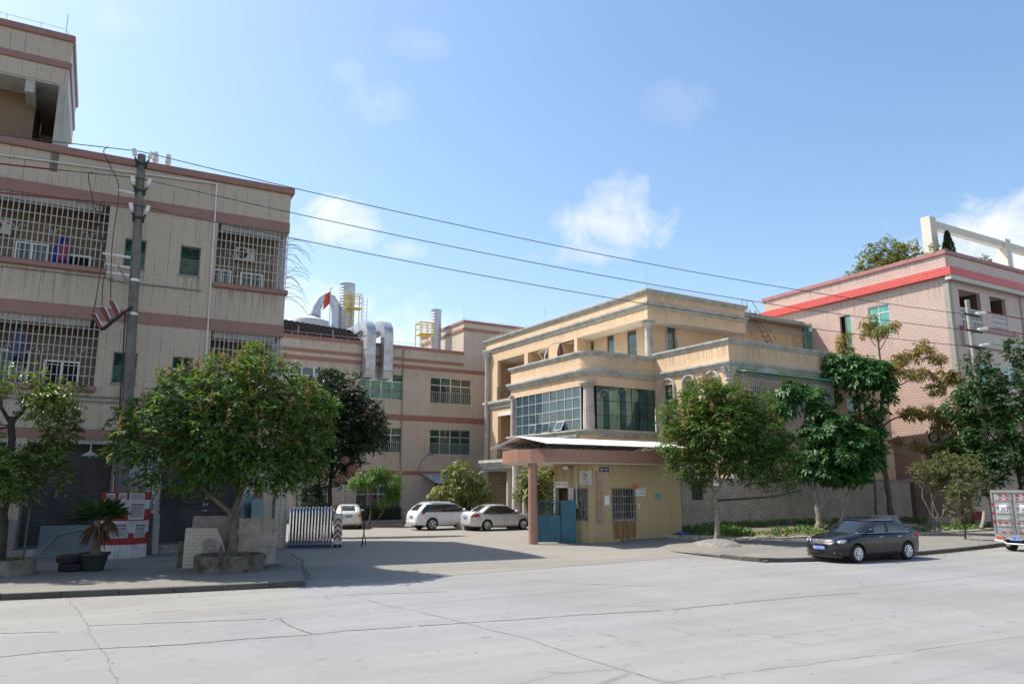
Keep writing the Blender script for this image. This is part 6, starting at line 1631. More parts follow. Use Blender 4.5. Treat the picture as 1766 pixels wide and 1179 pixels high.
tail(ss, s3, None, .80, .96); plate_at(ss, s3, 4.47, .78, 1, '粤E·9K308')
s4 = dict(s3); ws = car('white_sedan', 'off white sedan seen from behind near the telescopic gate', 'car', s4, paint('ivory_paint', (.58,.56,.50), .1), (0,0,0), 0)
a_ = R(-107); ws.rotation_euler.z = a_; ws.scale = (1.06,)*3
ws.location = (16.15 - math.cos(a_)*4.45*1.06, 49.5 - math.sin(a_)*4.45*1.06, YZ)
tail(ws, s4, None, .78, .95); plate_at(ws, s4, 4.47, .80, 1, '粤E·T0663')

# --- grey box truck seen from behind at the right edge
tr = empty("box_truck", (33.8, 17.21, 0), R(0), 'small grey box truck with red reflective strips, seen from behind at the right edge', 'truck')
MT['trk'] = plain('silver_truck_panel', (.36,.37,.385), .45, .35, var=.18, scale=2, streak=.3)
TW = 1.62
# local: rear face at x=0 looking to -x, body runs to +x, y across (left of the photo is +y)
m = M(); m.box(.05, 3.0, -TW/2, TW/2, .66, 2.42); m.build('box_body', MT['trk'], tr, bevel=.01)
m = M()
for y in (-TW/2, TW/2): m.box(-.02, .06, y-.04, y+.04, .62, 2.45)
for z in (.64, 2.42): m.box(-.025, .065, -TW/2-.035, TW/2+.035, z-.05, z+.05)
m.build('door_frame', MT['steel'], tr)
for sg in (-1, 1):
    m = M(); y0, y1 = sg*.025, sg*(TW/2-.045); ya, yb = min(y0, y1), max(y0, y1)
    m.box(.015, .05, ya, yb, .70, 2.37)
    for z in (.98, 1.24, 1.50, 1.76, 2.02):
        m.prismy([(0, 0)], 0, 0) if False else m.box(-.008, .02, ya+.06, yb-.06, z, z+.09)
    d_ = m.build('rear_door', MT['trk'], tr, bevel=.006)
    m = M()
    for yy_ in (sg*.07, sg*.14): m.cyl((-.02, yy_, .68), (-.02, yy_, 2.4), .012, n=6)
    m.build('lock_rod', MT['steel'], d_)
    for z in (.74, 1.13, 2.08, 2.25):
        for yy_ in (.2, .48) if z != 1.13 else (.12, .36, .6):
            m = M(); m.box(-.0125, -.0085, sg*yy_-.075, sg*yy_+.075, z, z+.045); m.build('reflective_strip', MT['redlamp'], d_)
    m = M(); yc = sg*.40
    m.box(-.0125, -.0085, yc-.14, yc+.14, 1.62, 1.88); lg = m.build('brand_sticker', MT['white'], d_)
    m = M(); m.tube([(-.016, yc-.10, 1.80), (-.016, yc-.07, 1.745), (-.016, yc-.02, 1.735), (-.016, yc, 1.755), (-.016, yc+.02, 1.735), (-.016, yc+.07, 1.745), (-.016, yc+.10, 1.80)], .014, 5); m.build('wing_emblem', MT['redlamp'], lg)
    m = M(); m.box(-.0165, -.013, yc-.11, yc+.11, 1.645, 1.69); m.build('blue_line', MT['plate'], lg)
for sg in (-1, 1):
    for z in (1.1, 1.45, 1.8):
        m = M(); m.box(-.0265, -.0205, sg*TW/2-.03, sg*TW/2+.03, z, z+.14); m.build('reflective_strip', MT['redlamp'], tr)
m = M(); m.box(-.05, .3, -TW/2, TW/2, .48, .60); m.build('rear_sill', MT['trk'], tr)
for sg in (-1, 1):
    m = M(); m.box(-.07, -.051, sg*.62-.15, sg*.62+.15, .49, .59); m.build('tail_light', plain('amber_red_lamp', (.5,.09,.02), .2, var=.4, scale=7), tr)
m = M(); m.tube([(-.12, TW/2, .42), (-.14, .5, .40), (-.14, .34, .31), (-.14, -.34, .31), (-.14, -.5, .40), (-.12, -TW/2, .42)], .035, 8); m.build('bumper_bar', MT['steel'], tr, smooth=True)
T_ = Matrix.Translation((-.10, 0, .50)) @ Matrix.Rotation(R(-90), 4, 'Z'); m = M(); m.T = T_; m.box(-.22, .22, -.012, 0, -.07, .07); p_ = m.build('number_plate', MT['plate'], tr); text_obj('粤E·L3V90', .115, MT['white'], p_, T_ @ TF(0, -.0145, 0), ext=.003)
for sg in (-1, 1):
    m = M(); m.cyl((.75, sg*.50, .30), (.75, sg*.75, .30), .30, n=24); m.build('wheel', MT['tyre'], tr, smooth=True)
    m = M(); m.cyl((3.6, sg*.50, .30), (3.6, sg*.75, .30), .30, n=24); m.build('wheel', MT['tyre'], tr, smooth=True)
m = M(); m.box(.2, 4.3, -.4, .4, .38, .62); m.cyl((.75, -.6, .3), (.75, .6, .3), .06, n=8); m.build('chassis', MT['blkpl'], tr)
m = M(); m.prismy([(3.08, .4), (4.75, .4), (4.85, .9), (4.55, 1.35), (4.25, 1.95), (3.08, 2.0)], -.75, .75); m.build('cab', MT['white'], tr, bevel=.06)
m = M(); m.box(3.4, 4.2, -.757, .757, 1.25, 1.75); m.build('cab_window', MT['carglass'], tr)
m = M(); m.cyl((-.02, .38, .25), (.15, .38, .25), .07, n=10); m.build('spare_bracket', MT['steel'], tr)
# ================================================================= trees and plants
MT['bark'] = plain('grey_bark', (.13,.105,.08), .95, var=.3, scale=5, bmp=.02)
MT['barkd'] = plain('dark_bark', (.045,.036,.03), .95, var=.3, scale=5, bmp=.02)
MT['barkp'] = plain('pale_bark', (.26,.225,.18), .9, var=.25, scale=6, bmp=.01)
MT['lf_longan'] = foliage('longan_leaf', [(0, (0.045,0.101,0.023)), (.45, (0.072,0.160,0.034)), (.8, (0.120,0.219,0.050)), (.97, (0.224,0.319,0.076)), (1, (0.384,0.219,0.050))], .48, .45, .3)
MT['lf_small'] = foliage('small_leaf', [(0, (0.074,0.129,0.031)), (.5, (0.122,0.207,0.049)), (.9, (0.213,0.293,0.078)), (1, (0.427,0.311,0.086))], .38, .35, .45)
MT['lf_dark'] = foliage('dark_leaf', [(0, (0.014,0.034,0.012)), (.6, (0.024,0.054,0.017)), (1, (0.048,0.090,0.024))], .45, .2, .35)
MT['lf_umb'] = foliage('umbrella_leaf', [(0, (0.025,0.079,0.023)), (.5, (0.043,0.122,0.032)), (.9, (0.079,0.200,0.043)), (1, (0.143,0.272,0.072))], .46, .25, .3)
MT['lf_olive'] = foliage('olive_orange_leaf', [(0, (0.170,0.180,0.050)), (.45, (0.250,0.240,0.080)), (.75, (0.330,0.280,0.090)), (.92, (0.400,0.240,0.060)), (1, (0.450,0.170,0.030))], .5, .5, .3)
MT['lf_mango'] = foliage('mango_leaf', [(0, (0.075,0.127,0.030)), (.4, (0.149,0.186,0.052)), (.8, (0.267,0.267,0.075)), (1, (0.386,0.327,0.089))], .4, .35, .4)
MT['lf_light'] = foliage('light_green_leaf', [(0, (0.060,0.132,0.030)), (.5, (0.102,0.204,0.042)), (1, (0.180,0.300,0.060))], .45, .4, .3)
MT['lf_grey'] = foliage('grey_green_leaf', [(0, (0.091,0.108,0.050)), (.6, (0.149,0.165,0.075)), (.95, (0.231,0.231,0.099)), (1, (0.413,0.198,0.050))], .5, .35, .3)
MT['flower'] = foliage('panicle', [(0, (.26,.19,.08)), (.6, (.36,.27,.12)), (1, (.44,.33,.16))], .8, .35, .2)
MT['grass'] = foliage('weed_leaf', [(0, (0.050,0.120,0.020)), (.6, (0.090,0.200,0.035)), (1, (0.170,0.300,0.060))], .5, .4, .3)
rng = np.random.default_rng(11)
def unit(v): return v / np.maximum(1e-9, np.linalg.norm(v, axis=-1, keepdims=True))
def leaf_mesh(name, P, A, Nn, Ln, Wd, mat, parent, fold=.22, droop=.15):
    """one pointed, folded and slightly drooping leaf at every base point P along A with normal Nn"""
    n = len(P); S = unit(np.cross(A, Nn)); Nn = unit(np.cross(S, A)); Ln = Ln[:, None]; Wd = Wd[:, None]
    mid = P + A*Ln*.5 - Nn*0
    tip = P + A*Ln*.97 - np.array([0, 0, 1.])*Ln*droop
    l = mid - S*Wd*.5 + Nn*Wd*fold; r = mid + S*Wd*.5 + Nn*Wd*fold
    V = np.stack([P, r, tip, l], 1).reshape(-1, 3).astype(np.float32)
    me = bpy.data.meshes.new(name); me.vertices.add(4*n); me.vertices.foreach_set('co', V.ravel())
    idx = np.arange(n)*4; F = np.stack([idx, idx+1, idx+2, idx, idx+2, idx+3], 1).reshape(-1).astype(np.int32)
    me.loops.add(6*n); me.loops.foreach_set('vertex_index', F)
    me.polygons.add(2*n); me.polygons.foreach_set('loop_start', (np.arange(2*n)*3).astype(np.int32)); me.polygons.foreach_set('loop_total', np.full(2*n, 3, np.int32))
    me.update(calc_edges=True); me.validate(); me.materials.append(mat)
    o = bpy.data.objects.new(name, me); COL.objects.link(o)
    if parent is not None: o.parent = parent
    return o
def rnd_dir(n): return unit(rng.normal(size=(n, 3)))
def blob_points(c, r, n, shell=.5):
    d = rnd_dir(n); rad = shell + (1-shell)*rng.random(n)**.6
    # uneven outline
    ph = rng.random(3)*6.28
    w = 1 + .22*np.sin(3.1*d[:,0]*1.7+ph[0]) * np.sin(3.7*d[:,1]+ph[1]) + .15*np.sin(6*d[:,2]+ph[2]+3*d[:,0])
    return np.array(c) + d*np.array(r)*(rad*w)[:, None], d
def sprays(blobs, k, twig, L, Wf, up=.25, droop=.2, jit=.5, lrand=.35):
    """twigs with leaves set alternately along them"""
    PP, AA, NN, LL = [], [], [], []
    for (c, r, n) in blobs:
        p, d = blob_points(c, r, n)
        out = unit(d*np.array([1,1,.8]) + np.array([0,0,up]) + rng.normal(size=(n,3))*jit)
        side = unit(np.cross(out, np.array([0,0,1.]) + rng.normal(size=(n,3))*.2))
        for j in range(k):
            t = (j+.5)/k; sg = 1 if j % 2 else -1
            base = p + out*(twig*t) - np.array([0,0,1.])*twig*droop*t*t
            ax = unit(out*.55 + side*sg*.9 + np.array([0,0,-.35]) + rng.normal(size=(n,3))*.28)
            nn = unit(np.array([0,0,1.]) + rng.normal(size=(n,3))*.55)
            PP.append(base); AA.append(ax); NN.append(nn); LL.append(L*(1 + lrand*rng.normal(size=n)).clip(.45, 1.8))
    P, A, Nn, Ln = map(np.concatenate, (PP, AA, NN, LL)); return P, A, Nn, Ln, Ln*Wf
def rosettes(blobs, k, L, Wf, drp=.5, up=.3, tilt=.25, ctr=None, lrand=.2):
    """whorls of leaves or leaflets radiating from twig ends"""
    PP, AA, NN, LL = [], [], [], []
    for (c, r, n) in blobs:
        p, d = blob_points(c, r, n)
        axis = unit(d*.6 + np.array([0,0,up]) + rng.normal(size=(n,3))*tilt)
        u = unit(np.cross(axis, rnd_dir(n))); v = np.cross(axis, u)
        for j in range(k):
            a = 2*np.pi*j/k + rng.normal(size=n)*.18
            ax = unit(u*np.cos(a)[:,None] + v*np.sin(a)[:,None] + axis*(.35 - drp*rng.random(n))[:,None] - np.array([0,0,1.])*drp*.6)
            PP.append(p + ax*L*.12); AA.append(ax); NN.append(unit(axis + np.array([0,0,.3]))); LL.append(L*(1 + lrand*rng.normal(size=n)).clip(.5, 1.6))
    P, A, Nn, Ln = map(np.concatenate, (PP, AA, NN, LL)); return P, A, Nn, Ln, Ln*Wf
def limb(m, pts, r0, r1, n=8, wob=.04, seed=0):
    r = random.Random(seed); P = [Vector(p) for p in pts]; out = []; rad = []
    N_ = 5
    for i in range(len(P)-1):
        a = P[max(i-1,0)]; b = P[i]; c = P[i+1]; d = P[min(i+2, len(P)-1)]
        for k in range(N_):
            t = k/N_
            q = .5*((2*b) + (c-a)*t + (2*a-5*b+4*c-d)*t*t + (3*b-a-3*c+d)*t**3)
            out.append(q + Vector((r.uniform(-wob,wob), r.uniform(-wob,wob), 0))*(1 if 0 < len(out) else 0))
    out.append(P[-1])
    rad = [(r0 + (r1-r0)*(i/(len(out)-1))**.8)*(1 + r.uniform(-.06,.06)) for i in range(len(out))]
    if r0 > .07: rad[0] *= 1.35; rad[1] *= 1.12
    m.tube(out, rad, n); return out
def tree(name, label, base, limbs, bark, crown, leafmat, cat='tree', group=None, fold=.22, droop=.15, rz=0., twigs=0, flowers=None):
    o = empty(name, base, rz, label, cat, group)
    m = M(); ends = []
    for i, (pts, r0, r1) in enumerate(limbs): ends.append(limb(m, pts, r0, r1, seed=i+len(label)))
    P, A, Nn, Ln, Wd = crown
    if twigs:                                             # fine twigs reaching into the leaf masses
        allp = [q for e in ends for q in e[len(e)//2:]]
        r = random.Random(len(P)); sel = rng.choice(len(P), size=min(twigs, len(P)), replace=False)
        for s_ in sel:
            t = Vector(P[s_]); q = min(allp, key=lambda a: (a-t).length); mid = (q*.45 + t*.55) + Vector((r.uniform(-.1,.1), r.uniform(-.1,.1), .06))
            m.tube([q, mid, t], [.018, .012, .006], 4, False)
    m.build('trunk', bark, o, smooth=True)
    leaf_mesh('crown', P, A, Nn, Ln, Wd, leafmat, o, fold, droop)
    if flowers:
        PP, AA, NN, LL = [], [], [], []
        for (c, r_, n, hgt) in flowers:
            p, d = blob_points(c, r_, n, .8)
            k = d[:, 2] > -.15; p = p[k]; n = len(p)
            for j in range(26):
                t = (j+1)/26; ang = rng.random(n)*6.28; rad = hgt*.26*(1-t*.8)
                b = p + np.array([0,0,1.])*(hgt*t) + np.stack([np.cos(ang)*rad*rng.random(n), np.sin(ang)*rad*rng.random(n), np.zeros(n)], 1)
                PP.append(b); AA.append(unit(rng.normal(size=(n,3)) + np.array([0,0,.6]))); NN.append(rnd_dir(n)); LL.append(np.full(n, .095))
        P, A, Nn, Ln = map(np.concatenate, (PP, AA, NN, LL)); leaf_mesh('blossom', P, A, Nn, Ln, Ln*.5, MT['flower'], o)
    return o
# camera-facing sideways direction at a place, used only to shape crowns seen broadside
def perp(x, y):
    L = math.hypot(x, y); return Vector((y/L, -x/L, 0)), Vector((x/L, y/L, 0))
def crown_at(base, spec):
    """spec: (sideways, height, depth, r_side, r_height, r_depth, n) given about the trunk; sideways runs along the street side"""
    S, Dp = perp(base[0], base[1]); out = []
    for s, h, d_, rs, rh, rd, n in spec:
        c = S*s + Dp*d_; out.append(((c.x, c.y, h), (rs*.95, rd, rh), n))
    return out
def bp(base, s, h, d_=0):
    S, Dp = perp(base[0], base[1]); c = S*s + Dp*d_; return (c.x, c.y, h)

# 1 --- broad longan tree in the round planter
b = (4.41, 24.63, .14)
sp = [(-2.4,4.1,0,1.1,.9,1.1,150),(-1.7,3.1,.3,1.2,.75,1.1,130),(-1.5,5.2,0,1.1,.75,1.0,130),(-.4,5.6,.2,1.1,.85,1.1,150),(.6,5.7,-.1,.9,.9,1.0,130),(1.5,5.1,.2,1.1,.85,1.1,150),(2.05,4.2,0,.8,.9,.9,130),(1.8,3.2,.2,.8,.65,.9,100),(.4,4.2,-.7,1.5,1.1,.8,230),(-.9,4.1,-.7,1.3,1.0,.8,190),(.7,3.0,-.3,1.1,.55,1.0,120),(-.6,2.9,0,.9,.5,.9,80),(0,4.4,.9,2.0,1.2,.7,160),(2.55,4.95,0,.35,.35,.35,22),(-3.05,3.7,0,.5,.4,.4,34),(-2.9,4.6,0,.4,.35,.4,24),(.35,6.5,0,.35,.35,.35,22)]
lb = [([(0,0,0), bp(b,.05,.9), bp(b,.02,1.75)], .16, .12), ([bp(b,.02,1.6), bp(b,.25,2.6), bp(b,.5,3.6,.1), bp(b,.4,5.4)], .11, .03), ([bp(b,0,1.55), bp(b,-.5,2.05), bp(b,-1.2,2.7), bp(b,-2.2,3.8)], .09, .025), ([bp(b,.3,2.8), bp(b,1.1,3.5), bp(b,2.1,4.2)], .06, .02), ([bp(b,.3,3.0), bp(b,-.4,4.0), bp(b,-1.3,5.2)], .06, .02), ([bp(b,.4,3.2), bp(b,.2,4.2,-.6), bp(b,.5,5.2,-.8)], .05, .02)]
tree('longan_tree', 'broad flowering longan tree in the round planter before the shutters', b, lb, MT['bark'], sprays([(c, r, int(n*1.55)) for c, r, n in crown_at(b, sp)], 10, .37, .155, .34, .35, .35), MT['lf_longan'], twigs=190,
     flowers=[((0,0,0),(0,0,0),0,.4)] and [(c, r, max(8, n//4), .42) for c, r, n in crown_at(b, sp[:9])])
# 2 --- small leaved tree at the left edge
b = (-1.5, 26.7, .14)
sp = [(.75,5.0,-.2,.62,.5,.6,230),(1.15,4.25,0,.42,.6,.5,150),(.85,3.45,0,.55,.3,.5,120),(1.2,2.85,0,.25,.3,.3,45),(-.15,2.75,-.4,.75,.5,.6,230),(.25,2.55,-.3,.5,.4,.4,90),(-.75,5.5,0,.5,.5,.6,120),(-.9,4.0,0,.5,.5,.5,100),(.0,3.35,-.2,.4,.22,.35,60),(.35,5.75,0,.2,.18,.2,18),(1.35,5.55,0,.14,.1,.14,9),(-1.2,3.0,0,.6,.7,.6,110)]
lb = [([(0,0,0), bp(b,-.05,1.2), bp(b,-.1,2.6), bp(b,-.12,4.5)], .15, .09), ([bp(b,-.12,4.3), bp(b,.15,4.8), bp(b,.6,5.2)], .07, .02), ([bp(b,-.1,3.2), bp(b,.5,3.5), bp(b,1.2,4.0)], .05, .02), ([bp(b,-.12,4.2), bp(b,-.5,4.9), bp(b,-.9,5.6)], .07, .02), ([bp(b,-.1,1.9), bp(b,.2,2.6,-.3), bp(b,.5,3.0,-.4)], .05, .02), ([bp(b,-.1,1.4), bp(b,-.5,2.4), bp(b,-1.1,3.0)], .06, .02)]
tree('small_leaved_tree', 'small leaved tree with a dark leaning trunk at the far left', b, lb, MT['barkd'], sprays(crown_at(b, sp), 10, .30, .12, .42, .3, .3), MT['lf_small'], twigs=110)
# 3 --- dark rounded tree between the apartment block and the factory
b = (12.75, 42.2, -.12)
sp = [(-.4,7.6,0,1.6,1.4,1.4,420),(.9,6.6,0,1.5,1.4,1.4,420),(1.9,5.9,0,.9,1.1,1.0,220),(-1.2,6.3,0,1.5,1.6,1.4,380),(.5,5.4,-.3,1.5,1.0,1.2,330),(-.3,8.8,0,.6,.4,.6,60),(-.6,4.6,0,1.6,1.0,1.3,260),(1.0,4.4,0,.6,.5,.6,70),(.3,3.5,0,.55,.55,.5,60),(-1.2,3.0,0,.7,1.0,.7,110),(-1.0,1.7,0,.55,.9,.6,70),(1.25,8.0,0,.35,.35,.4,26)]
lb = [([(0,0,0), bp(b,-.1,2), bp(b,-.05,4), bp(b,-.3,7)], .17, .06), ([bp(b,-.5,-.0), bp(b,-.65,1.8), bp(b,-.8,4.2)], .11, .05), ([bp(b,0,3.2), bp(b,.7,4.6), bp(b,1.4,6.2)], .07, .02), ([bp(b,0,2.7), bp(b,.5,3.3), bp(b,.9,3.7)], .05, .02)]
tree('dark_round_tree', 'dense dark evergreen tree behind the telescopic gate with hanging lanterns', b, lb, MT['barkd'], sprays([(c, (r[0]*1.08, r[1]*1.08, r[2]*1.08), int(n*1.6)) for c, r, n in crown_at(b, sp)], 8, .34, .17, .4, .3, .3), MT['lf_dark'], twigs=60)
# brown paper lanterns hung in it
for i, (s, h, rr, lab) in enumerate(((.62, 4.05, .26, 'upper'), (1.0, 3.55, .27, 'right'), (.42, 3.05, .28, 'lowest'))):
    o = empty('round_lantern', (b[0]+bp(b, s, 0, -1.2)[0], b[1]+bp(b, s, 0, -1.2)[1], h), 0, {'upper': 'topmost of the brown round lanterns in the dark tree', 'right': 'brown round lantern hanging furthest right in the dark tree', 'lowest': 'lowest brown round lantern hanging in the dark tree'}[lab], 'lantern', 'lanterns in the dark tree')
    m = M(); m.ball((0,0,0), rr, 16, (1, 1, .88)); m.build('shade', plain('brown_paper', (.20,.09,.065), .8, var=.2) if i == 0 else bpy.data.materials['brown_paper'], o, smooth=True)
    m = M(); m.lathe([(.09, rr*.84), (.09, rr*.95)], n=10); m.tube([(0,0,rr*.9), (0,0,rr+.35)], .01, 4); m.build('cap', MT['black'], o)
# 4 --- light green bushy tree near the factory and hedge behind it
b = (18.6, 52.3, YZ)
sp = [(-.6,3.2,0,.85,.55,.8,110),(.6,3.7,0,.85,.55,.8,120),(1.5,3.0,0,.75,.75,.8,110),(.1,3.1,-.2,.8,.5,.8,90),(1.5,2.1,0,.6,.6,.6,70),(-1.2,2.9,0,.45,.35,.4,40),(1.0,1.8,-.3,.5,.35,.5,30)]
lb = [([(0,0,0), bp(b,.05,1.3), bp(b,.0,2.9)], .10, .05), ([bp(b,.4,0), bp(b,.8,.9), bp(b,1.35,1.9)], .05, .03), ([bp(b,.02,1.5), bp(b,.4,2.4), bp(b,.7,3.4)], .05, .02), ([bp(b,0,2.0), bp(b,-.4,2.6), bp(b,-.8,3.0)], .04, .02)]
tree('yard_tree', 'light green bushy tree with a slanting pale stem before the factory windows', b, lb, MT['bark'], rosettes([(c, r, int(n*.7)) for c, r, n in crown_at(b, sp)], 9, .27, .24, .6, .5, .45), MT['lf_light'], twigs=40)
o = empty('hedge', (19.9, 56.3, YZ), R(1), 'low clipped dark green hedge under the factory ground floor windows', 'hedge')
P = np.stack([rng.uniform(-2.6, 2.6, 2600), rng.uniform(-.7, .7, 2600), rng.uniform(.1, 1.35, 2600)], 1); P[:, 2] += .08*np.sin(P[:,0]*5)
leaf_mesh('foliage', P, rnd_dir(2600), unit(rng.normal(size=(2600,3)) + [0,0,1]), np.full(2600, .16), np.full(2600, .08), foliage('hedge_leaf', [(0, (0.018,0.050,0.014)), (1, (0.040,0.100,0.025))], .45, .25), o)
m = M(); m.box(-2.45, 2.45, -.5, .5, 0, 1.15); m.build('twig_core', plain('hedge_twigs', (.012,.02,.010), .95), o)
m = M(); m.box(-3.2, 3.2, -1.5, -1.2, 0, .3); m.box(2.9, 3.2, -1.199, 1.2, 0, .3); m.build('planter_edge', MT['oldconc'], o)
# 5 --- mango tree behind the white crossover, 6 --- mango beside the round pillar
def mango(name, label, b, sp, lb, L, n_tw):
    return tree(name, label, b, lb, MT['bark'], rosettes(crown_at(b, sp), 11, L, .24, .75, .35, .3), MT['lf_mango'], twigs=n_tw, group='mango trees in the yard')
b = (24.4, 49.6, YZ)
sp = [(0,4.2,0,.75,.6,.8,34),(-.6,3.5,0,.9,.6,.8,46),(.9,3.3,0,1.0,.6,.8,52),(-1.3,2.4,0,1.1,.5,.9,50),(.1,2.6,-.3,1.2,.7,.9,64),(1.5,2.5,0,.9,.7,.9,50),(1.3,1.7,0,.8,.4,.7,34),(-.6,1.8,-.2,.9,.35,.8,34),(-.9,4.0,0,.35,.3,.4,8)]
lb = [([(0,0,0), bp(b,.05,.8), bp(b,.1,1.6)], .09, .07), ([bp(b,.1,1.4), bp(b,-.3,2.4), bp(b,-.5,3.6)], .05, .02), ([bp(b,.1,1.4), bp(b,.6,2.2), bp(b,1.2,3.1)], .05, .02), ([bp(b,.1,1.5), bp(b,-.6,1.9), bp(b,-1.3,2.4)], .04, .02)]
mango('mango_tree', 'yellowish mango tree between the white crossover and the silver sedan', b, sp, lb, .33, 20)
b = (24.0, 38.4, -.1)
sp = [(-.6,3.2,0,.7,.6,.6,34),(.35,3.3,0,.8,.6,.6,40),(-1.0,2.3,0,.6,.5,.6,28),(.6,2.3,0,.8,.7,.6,46),(-.3,2.4,-.2,.8,.7,.6,46),(-.3,1.45,0,.5,.35,.5,18),(.5,1.4,0,.7,.4,.5,24)]
lb = [([(.1,0,0), bp(b,.0,.8), bp(b,-.1,1.9)], .07, .05), ([bp(b,-.1,1.7), bp(b,-.5,2.4), bp(b,-.7,3.2)], .04, .02), ([bp(b,-.1,1.7), bp(b,.3,2.4), bp(b,.5,3.2)], .04, .02)]
mg = mango('mango_tree', 'small green mango tree behind the round terracotta pillar of the gatehouse', b, sp, lb, .30, 20)
mg.children[0].data.materials[0] = mg.children[0].data.materials[0]
# 7 --- longan on the right before the pebble wall
b = (25.2, 25.4, .22)
sp = [(-1.2,5.6,0,1.0,.9,1.0,170),(-.2,6.4,0,1.1,.8,1.0,180),(.9,6.2,0,1.0,.8,1.0,170),(1.9,5.7,0,.9,.8,1.0,150),(-1.5,4.5,0,.8,.9,.9,150),(-.3,5.0,-.6,1.2,1.0,.8,220),(1.0,4.9,-.6,1.2,1.0,.8,220),(2.2,4.6,0,1.1,.9,1.0,190),(-1.0,3.5,0,.9,.7,.9,130),(.2,3.6,-.3,1.1,.7,.9,150),(1.4,3.6,-.2,1.0,.7,.9,140),(2.6,3.6,0,.9,.6,.9,110),(3.3,4.0,0,.7,.6,.7,70),(.0,4.8,.8,1.8,1.3,.7,170),(2.0,4.6,.8,1.4,1.2,.7,120),(-.6,2.8,0,.6,.3,.6,36),(2.9,2.7,0,.5,.35,.5,30),(1.9,2.75,0,.6,.25,.5,26)]
lb = [([(0,0,0), bp(b,.02,1.0), bp(b,.04,2.0)], .13, .11), ([bp(b,.04,1.95), bp(b,-.08,2.7), bp(b,-.4,4.0), bp(b,-.9,5.2)], .09, .025), ([bp(b,.05,1.9), bp(b,.3,2.5), bp(b,.8,3.6), bp(b,1.3,5.2)], .08, .025), ([bp(b,.5,3.0), bp(b,1.4,3.6), bp(b,2.6,4.2)], .05, .02), ([bp(b,-.1,2.8), bp(b,.2,4.2,-.4), bp(b,.3,5.8,-.4)], .05, .02)]
tree('longan_tree', 'rounded flowering longan tree with a forked trunk before the pebble dashed wall', b, lb, MT['barkp'], sprays([(c, r, int(n*1.75)) for c, r, n in crown_at(b, sp)], 10, .38, .15, .34, .35, .35), MT['lf_longan'], twigs=190,
     flowers=[(c, r, max(8, n//4), .38) for c, r, n in crown_at(b, sp[:9])])
# 8 --- umbrella tree with large leaves
b = (34.8, 27.6, .42)
def umb(c): return rosettes([(a_, b_, int(n_*1.8)) for a_, b_, n_ in c], 8, .31, .40, .22, .6, .25)
sp = [(-.9,7.4,0,.9,.5,.8,40),(.0,7.1,0,.9,.6,.8,44),(-1.3,6.5,0,.7,.6,.8,34),(.5,6.1,0,.9,.6,.9,44),(1.2,5.2,-.2,1.1,.8,.9,72),(2.3,4.6,0,1.0,.8,.9,66),(.2,4.9,-.2,1.0,.9,.9,70),(1.5,3.9,-.3,1.3,.8,1.0,92),(2.8,3.6,0,.6,.6,.7,34),(.2,3.6,-.2,1.1,.7,.9,74),(.9,2.8,-.2,1.2,.5,.9,64),(2.0,2.8,0,.8,.5,.8,44),(-.5,3.0,0,.6,.5,.7,28),(1.0,4.2,.7,1.6,1.3,.6,70)]
lb = [([(0,0,0), bp(b,.0,.9), bp(b,-.05,1.6)], .17, .12), ([bp(b,-.05,1.4), bp(b,.0,3.0), bp(b,.2,4.4), bp(b,-.2,6.2), bp(b,-.9,7.2)], .10, .035), ([bp(b,.0,1.0), bp(b,.4,1.7), bp(b,.9,2.8), bp(b,1.4,4.2)], .08, .03), ([bp(b,1.0,.1), bp(b,1.45,1.4), bp(b,1.8,2.4), bp(b,2.3,4.2)], .09, .03), ([bp(b,-.05,1.5), bp(b,-.3,2.4), bp(b,-.4,3.2)], .05, .02)]
tree('umbrella_tree', 'big leaved dark green umbrella tree behind the dark sedan', b, lb, MT['barkp'], umb(crown_at(b, sp)), MT['lf_umb'], fold=.12, droop=.22)
# 9 --- tall thin umbrella tree with glossy crown, 10 --- tall tree with orange drooping leaves
b = (42.1, 29.0, .55)
sp = [(-1.9,9.6,0,.9,.6,.9,46),(-2.3,8.9,0,.9,.5,.9,44),(-1.0,9.6,0,.8,.6,.9,42),(-.2,9.4,0,.8,.6,.9,42),(.7,9.1,0,.8,.6,.9,42),(-1.3,8.7,-.3,1.1,.6,.9,56),(.0,8.5,-.2,1.2,.6,.9,58),(1.0,8.2,0,.6,.5,.7,24),(-.5,7.2,0,.45,.5,.5,14),(.3,6.6,0,.6,.6,.6,22),(-2.0,7.5,0,.45,.45,.5,12),(1.1,7.4,0,.4,.4,.4,9),(.1,5.3,0,.6,.5,.6,22),(-.8,5.6,0,.5,.4,.5,14),(-3.1,8.7,0,.3,.3,.3,5),(.3,4.3,0,.5,.4,.5,12)]
lb = [([bp(b,-.2,0), bp(b,-.1,2.5), bp(b,-.3,5), bp(b,-.25,8.8)], .08, .04), ([bp(b,-.15,3.8), bp(b,-1.0,4.6), bp(b,-1.75,6.2), bp(b,-1.8,9.0)], .05, .03), ([bp(b,-.25,6.5), bp(b,.3,7.6), bp(b,.6,8.8)], .04, .02)]
tree('umbrella_tree', 'tall thin umbrella tree with a glossy flat topped crown on bare stems', b, lb, MT['bark'], umb(crown_at(b, sp)), MT['lf_umb'], fold=.12, droop=.22)
b = (43.6, 29.2, .58)
def ros(c): return rosettes(c, 6, .27, .26, .75, .2, .5)
